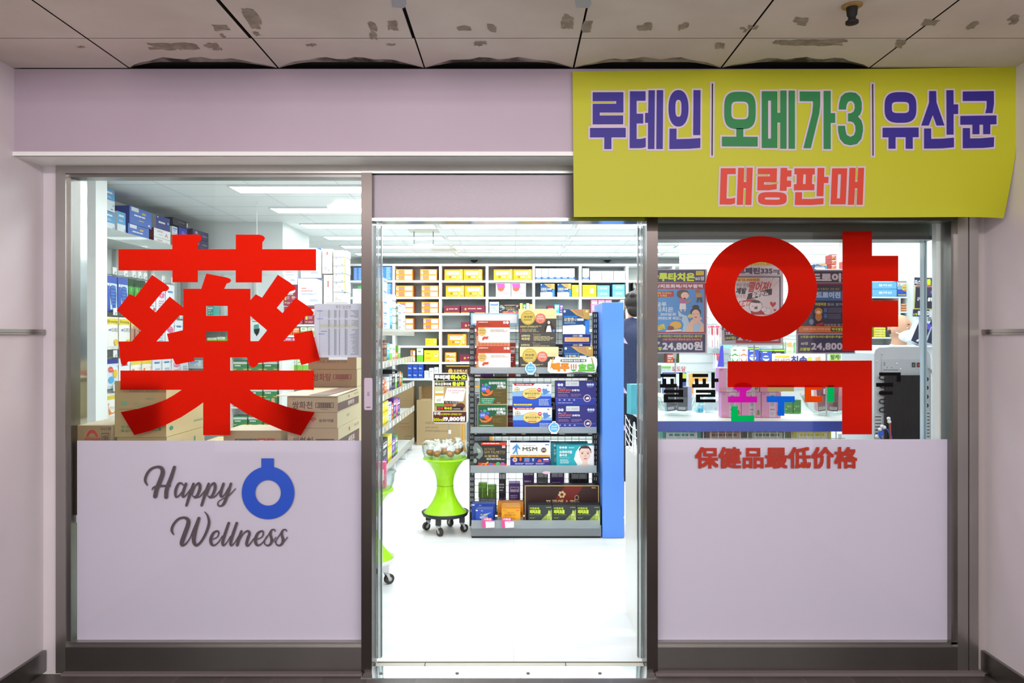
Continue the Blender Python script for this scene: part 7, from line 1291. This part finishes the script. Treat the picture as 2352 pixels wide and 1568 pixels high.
r2 = root('paper_tray', 'orange envelope and papers lying on the tall white table behind the bowl', 'papers', (PX(1600, 4.65), 4.65, PZ(905,4.65)))
mb = MB(); zt = PZ(905,4.65); mb.box(PX(1579,4.65), PX(1620,4.65), 4.6, 4.62, zt, zt+.13, '#e8b45a'); mb.box(PX(1584,4.65), PX(1622,4.65), 4.63, 4.64, zt, zt+.14, '#cfdad6'); mb.box(PX(1590,4.6), PX(1630,4.6), 4.55, 4.57, zt, zt+.085, '#eef0ee'); part('envelopes', mb, r2)
r2 = root('white_table', 'plain white table behind the display counter', 'table', (PX(1575, 4.6), 4.5, 0)); part('top', MB().box(PX(1500,4.5), PX(1660,4.5), 4.5, 4.78, zt-.03, zt-.001, m_white), r2)
for x in (PX(1503,4.5), PX(1650,4.5)):
    for y in (4.51, 4.74): part('leg', MB().box(x, x+.03, y, y+.03, 0, zt-.03, m_white), r2)
# tall shelving at the far right
YT = 6.4; r = root('pharmacy_shelving', 'white pharmacy shelving behind the masked man', 'shelving', (PX(2050, YT), YT, 0))
xa, xc = PX(1930,YT), PX(2170,YT); part('back_panel', MB().box(xa, xc, 6.66, 6.68, 0, PZ(680,YT)+.002, '#cfd6d4'), r)
for u in (1930,1998,2064,2168): part('upright', MB().box(PX(u,YT), PX(u,YT)+.018, YT, 6.66, 0, PZ(682,YT), m_white), r)
VT = (682, 716, 741, 775, 812)
for v in VT: part('shelf', MB().box(xa, xc, YT-.002, 6.66, PZ(v+2.5,YT), PZ(v-1,YT), m_white), r)
def tb(dn, u0, u1, v0, row, lb, n=1, nm='medicine_box'):
    z_ = PZ(VT[row]-1, YT)+.001; h_ = (PZ(v0,YT)-z_)/n
    for k in range(n): pbox(nm, dn, u0, 0, u1, 0, YT+.01, .18, lb+(', '+['bottom','second','third','fourth','fifth'][k] if n > 1 else ''), 'box', 'boxes on the pharmacy shelving', z=z_+k*(h_+.0005), h=h_-.0005)
tb('skyblue',2004,2060,647,0,'bright blue box at the top left of the pharmacy shelving',2); tb('omega',2061,2098,645,0,'white and blue omega box on top of the pharmacy shelving'); tb('c_red',1938,1960,600,0,'red box in the tall pile behind the red upright stroke',5); tb('c_limey',1962,1985,606,0,'lime green box in the tall pile behind the red upright stroke',4)
tb('c_brown',2004,2040,690,1,'brown box on the second pharmacy shelf'); tb('c_orange',2069,2083,697,1,'small orange box on the second pharmacy shelf',3); tb('c_brown',2084,2094,690,1,'slim maroon box beside the small orange ones',4); tb('c_cyan',2068,2090,725,2,'pale cyan box above the masked man')
tb('c_orange',2092,2107,729,2,'orange striped box right of the masked man'); tb('c_cyan',2109,2117,730,2,'slim cyan box beside the orange striped box'); tb('c_black',2126,2131,727,2,'slim black box right of the glass edge'); tb('c_limey',2007,2034,752,3,'yellow box in the pile left of the masked man',4); tb('c_red',2142,2149,747,3,'slim red striped box at the far right',4)
pbox('medicine_box','skyblue',1994,583,2058,590,7.2,.2,'blue box high in the distance above the red arm') if 0 else None
for k in range(3): pbox('medicine_box', ['enna','c_red','c_limey'][k], 1871+22*k, 0, 1892+22*k, 0, 5.6, .1, ['navy box','red box','lime green box'][k]+' on the ledge behind the partition top' if 0 else ['navy box','red box','lime box'][k]+' standing on the slatted panel ledge', 'box', None, z=PZ(625,5.3), h=[.05,.13,.1][k]) if 0 else None
r = root('wall_ledge', 'small white ledge high on the slatted panel', 'ledge', (PX(1895,5.3), 5.25, PZ(620,5.3)-.015)); part('board', MB().box(PX(1868,5.3), PX(1925,5.3), 5.22, 5.382, PZ(620,5.3)-.015, PZ(620,5.3), m_white), r)
pbox('medicine_box','enna',1871,0,1899,0,5.24,.1,'navy box on the small ledge right of the ring','box',None,z=PZ(620,5.3)+.001,h=.035)
for k in range(3): pbox('medicine_box','c_red',1909,0,1921,0,5.24,.1,'red box on the small ledge, %s of three' % ['bottom','middle','top'][k],'box','red boxes on the ledge',z=PZ(620,5.3)+.001+.035*k,h=.034)
# ---------------------------------------------------------------- people
def blobmesh(chains, m, voxel=.012, smooth=8, balls=()):
    bm = bmesh.new()
    for ch in chains:
        for (p, a), (q, b) in zip(ch, ch[1:]):
            p, q = Vector(p), Vector(q); d = q-p; L = max(d.length, 1e-5); rot = d.to_track_quat('Z', 'Y').to_matrix().to_4x4()
            bmesh.ops.create_cone(bm, cap_ends=True, segments=16, radius1=a, radius2=b, depth=L, matrix=Matrix.Translation((p+q)/2) @ rot)
        for p, a in ch: bmesh.ops.create_uvsphere(bm, u_segments=16, v_segments=10, radius=a, matrix=Matrix.Translation(p))
    for c, rr, rz_ in balls: bmesh.ops.create_uvsphere(bm, u_segments=24, v_segments=16, radius=1, matrix=Matrix.Translation(c) @ Matrix.Rotation(rz_, 4, 'Z') @ Matrix.Diagonal((*rr, 1)))
    me = bpy.data.meshes.new('t'); bm.to_mesh(me); bm.free(); o = bpy.data.objects.new('t', me)
    rm = o.modifiers.new('r', 'REMESH'); rm.mode = 'VOXEL'; rm.voxel_size = voxel; sm = o.modifiers.new('s', 'SMOOTH'); sm.iterations = smooth; sm.factor = .5
    out = evaluated(o); bpy.data.objects.remove(o)
    out.materials.clear(); out.materials.append(m); out.polygons.foreach_set('use_smooth', [True]*len(out.polygons)); return out
def bpart(name, me, parent, label=None):
    o = bpy.data.objects.new(name, me); COL.objects.link(o); o.parent = parent
    if label: o['label'] = label
    return o
def hand(base, d, side, up, s=1.0):
    """five separate fingers: chains from the palm"""
    d = Vector(d).normalized(); side = Vector(side).normalized(); up = Vector(up).normalized(); b = Vector(base); ch = [[(b, .022*s), (b+d*.045*s, .026*s), (b+d*.075*s, .024*s)]]
    for k, L in enumerate((.062, .072, .068, .052)):
        p = b+d*.08*s+side*(.027-.018*k)*s; q = p+d*L*.5*s-up*.004*s; t = q+d*L*.42*s-up*.02*s; ch.append([(p, .0092*s), (q, .0085*s), (t, .0075*s)])
    p = b+d*.02*s+side*.024*s; ch.append([(p, .012*s), (p+side*.025*s+d*.025*s, .0105*s), (p+side*.032*s+d*.052*s-up*.01*s, .009*s)]); return ch
def person(label, loc, rz, ht, jac, jlab, trouser, hair, hairm, hairkind, mask=False, arms='down', bald=False, glabel=None, coat=False):
    r = root('person', label, 'person', loc, None, rz); k = ht/1.75; V = lambda x, y, z: Vector((x*k, y*k, z*k)); skin = M('#d2a184', .45)
    # faces -Y in its own frame
    head = [((0, -.002*k, 1.645*k), (.074*k, .092*k, .105*k), 0), ((0, -.025*k, 1.585*k), (.055*k, .065*k, .065*k), 0), ((0, -.1*k, 1.62*k), (.012*k, .018*k, .022*k), 0), ((.076*k, .01*k, 1.625*k), (.012*k, .022*k, .032*k), 0), ((-.076*k, .01*k, 1.625*k), (.012*k, .022*k, .032*k), 0)]
    el, wr = {'down': ((.27, .02, 1.12), (.28, -.08, .9)), 'front': ((.27, -.02, 1.14), (.12, -.25, 1.16)), 'out': ((.31, .03, 1.14), (.2, -.22, 1.08))}[arms]
    ch = [[(V(0, .02, .95), .13*k), (V(0, .02, 1.15), .115*k), (V(0, .01, 1.35), .125*k), (V(0, .015, 1.45), .06*k), (V(0, .0, 1.56), .055*k)]]
    hs = []
    for s in (-1, 1):
        ch.append([(V(s*.17, .01, 1.41), .055*k), (V(s*el[0], el[1], el[2]), .042*k), (V(s*wr[0], wr[1], wr[2]), .028*k)])
        d = V(s*wr[0], wr[1], wr[2])-V(s*el[0], el[1], el[2]); hs += hand(V(s*wr[0], wr[1], wr[2]), d, (-s, 0, 0) if arms != 'down' else (0, -1, 0), (0, 0, 1) if arms != 'down' else (s, 0, 0), k)
        ch.append([(V(s*.09, .02, .92), .085*k), (V(s*.1, .0, .5), .058*k), (V(s*.1, .02, .1), .04*k), (V(s*.1, -.1, .045), .035*k)])
    bpart('body', blobmesh(ch+hs, skin, .009, 3, head), r)
    # clothes
    jc = [[(V(0, .02, .86 if not coat else .6), .17*k), (V(0, .02, 1.1), .155*k), (V(0, .02, 1.32), .16*k)], [(V(-.1, .02, .84 if not coat else .6), .1*k), (V(-.09, .02, 1.1), .1*k), (V(-.12, .02, 1.36), .1*k)], [(V(.1, .02, .84 if not coat else .6), .1*k), (V(.09, .02, 1.1), .1*k), (V(.12, .02, 1.36), .1*k)], [(V(-.17, .02, 1.4), .075*k), (V(0, .03, 1.46), .07*k), (V(.17, .02, 1.4), .075*k)]]
    for s in (-1, 1): jc.append([(V(s*.18, .01, 1.4), .078*k), (V(s*el[0], el[1], el[2]), .062*k), (V(s*(wr[0]+.0), wr[1]*.93, wr[2]), .046*k)])
    bpart('jacket' if not coat else 'white_shirt', blobmesh(jc, jac, .012, 5), r, jlab)
    bpart('collar', blobmesh([[(V(-.045, .035, 1.49), .026*k), (V(0, .055, 1.5), .026*k), (V(.045, .035, 1.49), .026*k), (V(.05, -.01, 1.475), .024*k)], [(V(-.045, .035, 1.49), .026*k), (V(-.05, -.01, 1.475), .024*k)]], M('#eef0f3', .5), .008, 3), r, 'white shirt collar')
    tc = []
    for s in (-1, 1): tc.append([(V(s*.08, .02, .9), .12*k), (V(s*.1, .01, .5), .085*k), (V(s*.1, .02, .09), .065*k)])
    bpart('trousers', blobmesh(tc, trouser, .014, 4), r)
    for s in (-1, 1): bpart('shoe', blobmesh([[(V(s*.1, .04, .045), .043*k), (V(s*.1, -.06, .04), .04*k), (V(s*.1, -.15, .034), .032*k)]], M('#1a1a1c', .3), .01, 2), r)
    if hairkind == 'short':
        b_ = [((0, .02*k, 1.665*k), (.093*k, .103*k, .103*k), 0), ((0, .055*k, 1.59*k), (.077*k, .058*k, .07*k), 0)]+[((.055*k*math.cos(a), .03*k+.065*k*math.sin(a), (1.72+.01*math.sin(a*3))*k), (.035*k, .035*k, .026*k), 0) for a in (0, 1, 2, 3, 4, 5)]
        bpart('hair', blobmesh([], hairm, .007, 2, b_), r)
    elif hairkind == 'long': bpart('hair', blobmesh([[(V(0, .03, 1.67), .1*k), (V(0, .06, 1.5), .085*k), (V(0, .07, 1.3), .07*k)]], hairm, .01, 3, [((0, .01*k, 1.68*k), (.092*k, .1*k, .1*k), 0)]), r)
    elif hairkind == 'bald':
        bpart('hair', blobmesh([[(V(-.067, .02, 1.625), .013*k), (V(-.058, .045, 1.615), .018*k), (V(-.035, .068, 1.61), .021*k), (V(0, .078, 1.605), .022*k), (V(.035, .068, 1.61), .021*k), (V(.058, .045, 1.615), .018*k), (V(.067, .02, 1.625), .013*k)]], hairm, .007, 2), r, 'fringe of dark hair round the bald crown')
    for s in (-1, 1):
        bpart('eye', blobmesh([], M('#f0eeea', .3), .003, 0, [((s*.029*k, -.078*k, 1.645*k), (.012*k, .0085*k, .005*k), 0)]), r); bpart('eyebrow', blobmesh([], M('#3a302a', .7), .003, 0, [((s*.031*k, -.087*k, 1.672*k), (.018*k, .006*k, .004*k), 0)]), r)
        bpart('pupil', blobmesh([], M('#1c1614', .3), .0025, 0, [((s*.029*k, -.086*k, 1.644*k), (.005*k, .003*k, .004*k), 0)]), r)
    if mask:
        bpart('face_mask', blobmesh([[(V(-.07, -.03, 1.6), .006*k), (V(-.078, .01, 1.62), .004*k)], [(V(.07, -.03, 1.6), .006*k), (V(.078, .01, 1.62), .004*k)]], M('#f2f5f7', .6), .005, 2, [((0, -.055*k, 1.585*k), (.068*k, .066*k, .055*k), 0)]), r, 'white mask over nose and mouth')
    else: bpart('lips', blobmesh([], M('#b0665a', .5), .003, 0, [((0, -.087*k, 1.575*k), (.022*k, .008*k, .006*k), 0)]), r)
    return r
suit = noisy('navy_suit', '#222a4a', '#2a3356', 60, .7); hb = noisy('black_hair', '#17140f', '#2c2722', 80, .45)
person('man in a navy suit seen from behind between blue display and doorway post', (1.135, 7.0, 0), PI+.12, 1.77, suit, 'navy suit jacket', M('#171a28', .7), True, hb, 'short', arms='out')
person('dark haired woman mostly hidden behind the man in the navy suit', (1.06, 7.75, 0), PI+.5, 1.66, M('#24242c', .7), 'dark coat', M('#202028', .7), True, hb, 'long')
person('balding man in a white face mask and pale shirt behind the counter', (PX(2066, 5.0)-.0, 5.0, 0), PI*.2, 1.5, M('#d5dde6', .6), 'pale blue-grey shirt', M('#3a3f48', .7), True, M('#3a3632', .7), 'bald', mask=True, arms='front', coat=False)

bpy.data.scenes.remove(SC2)
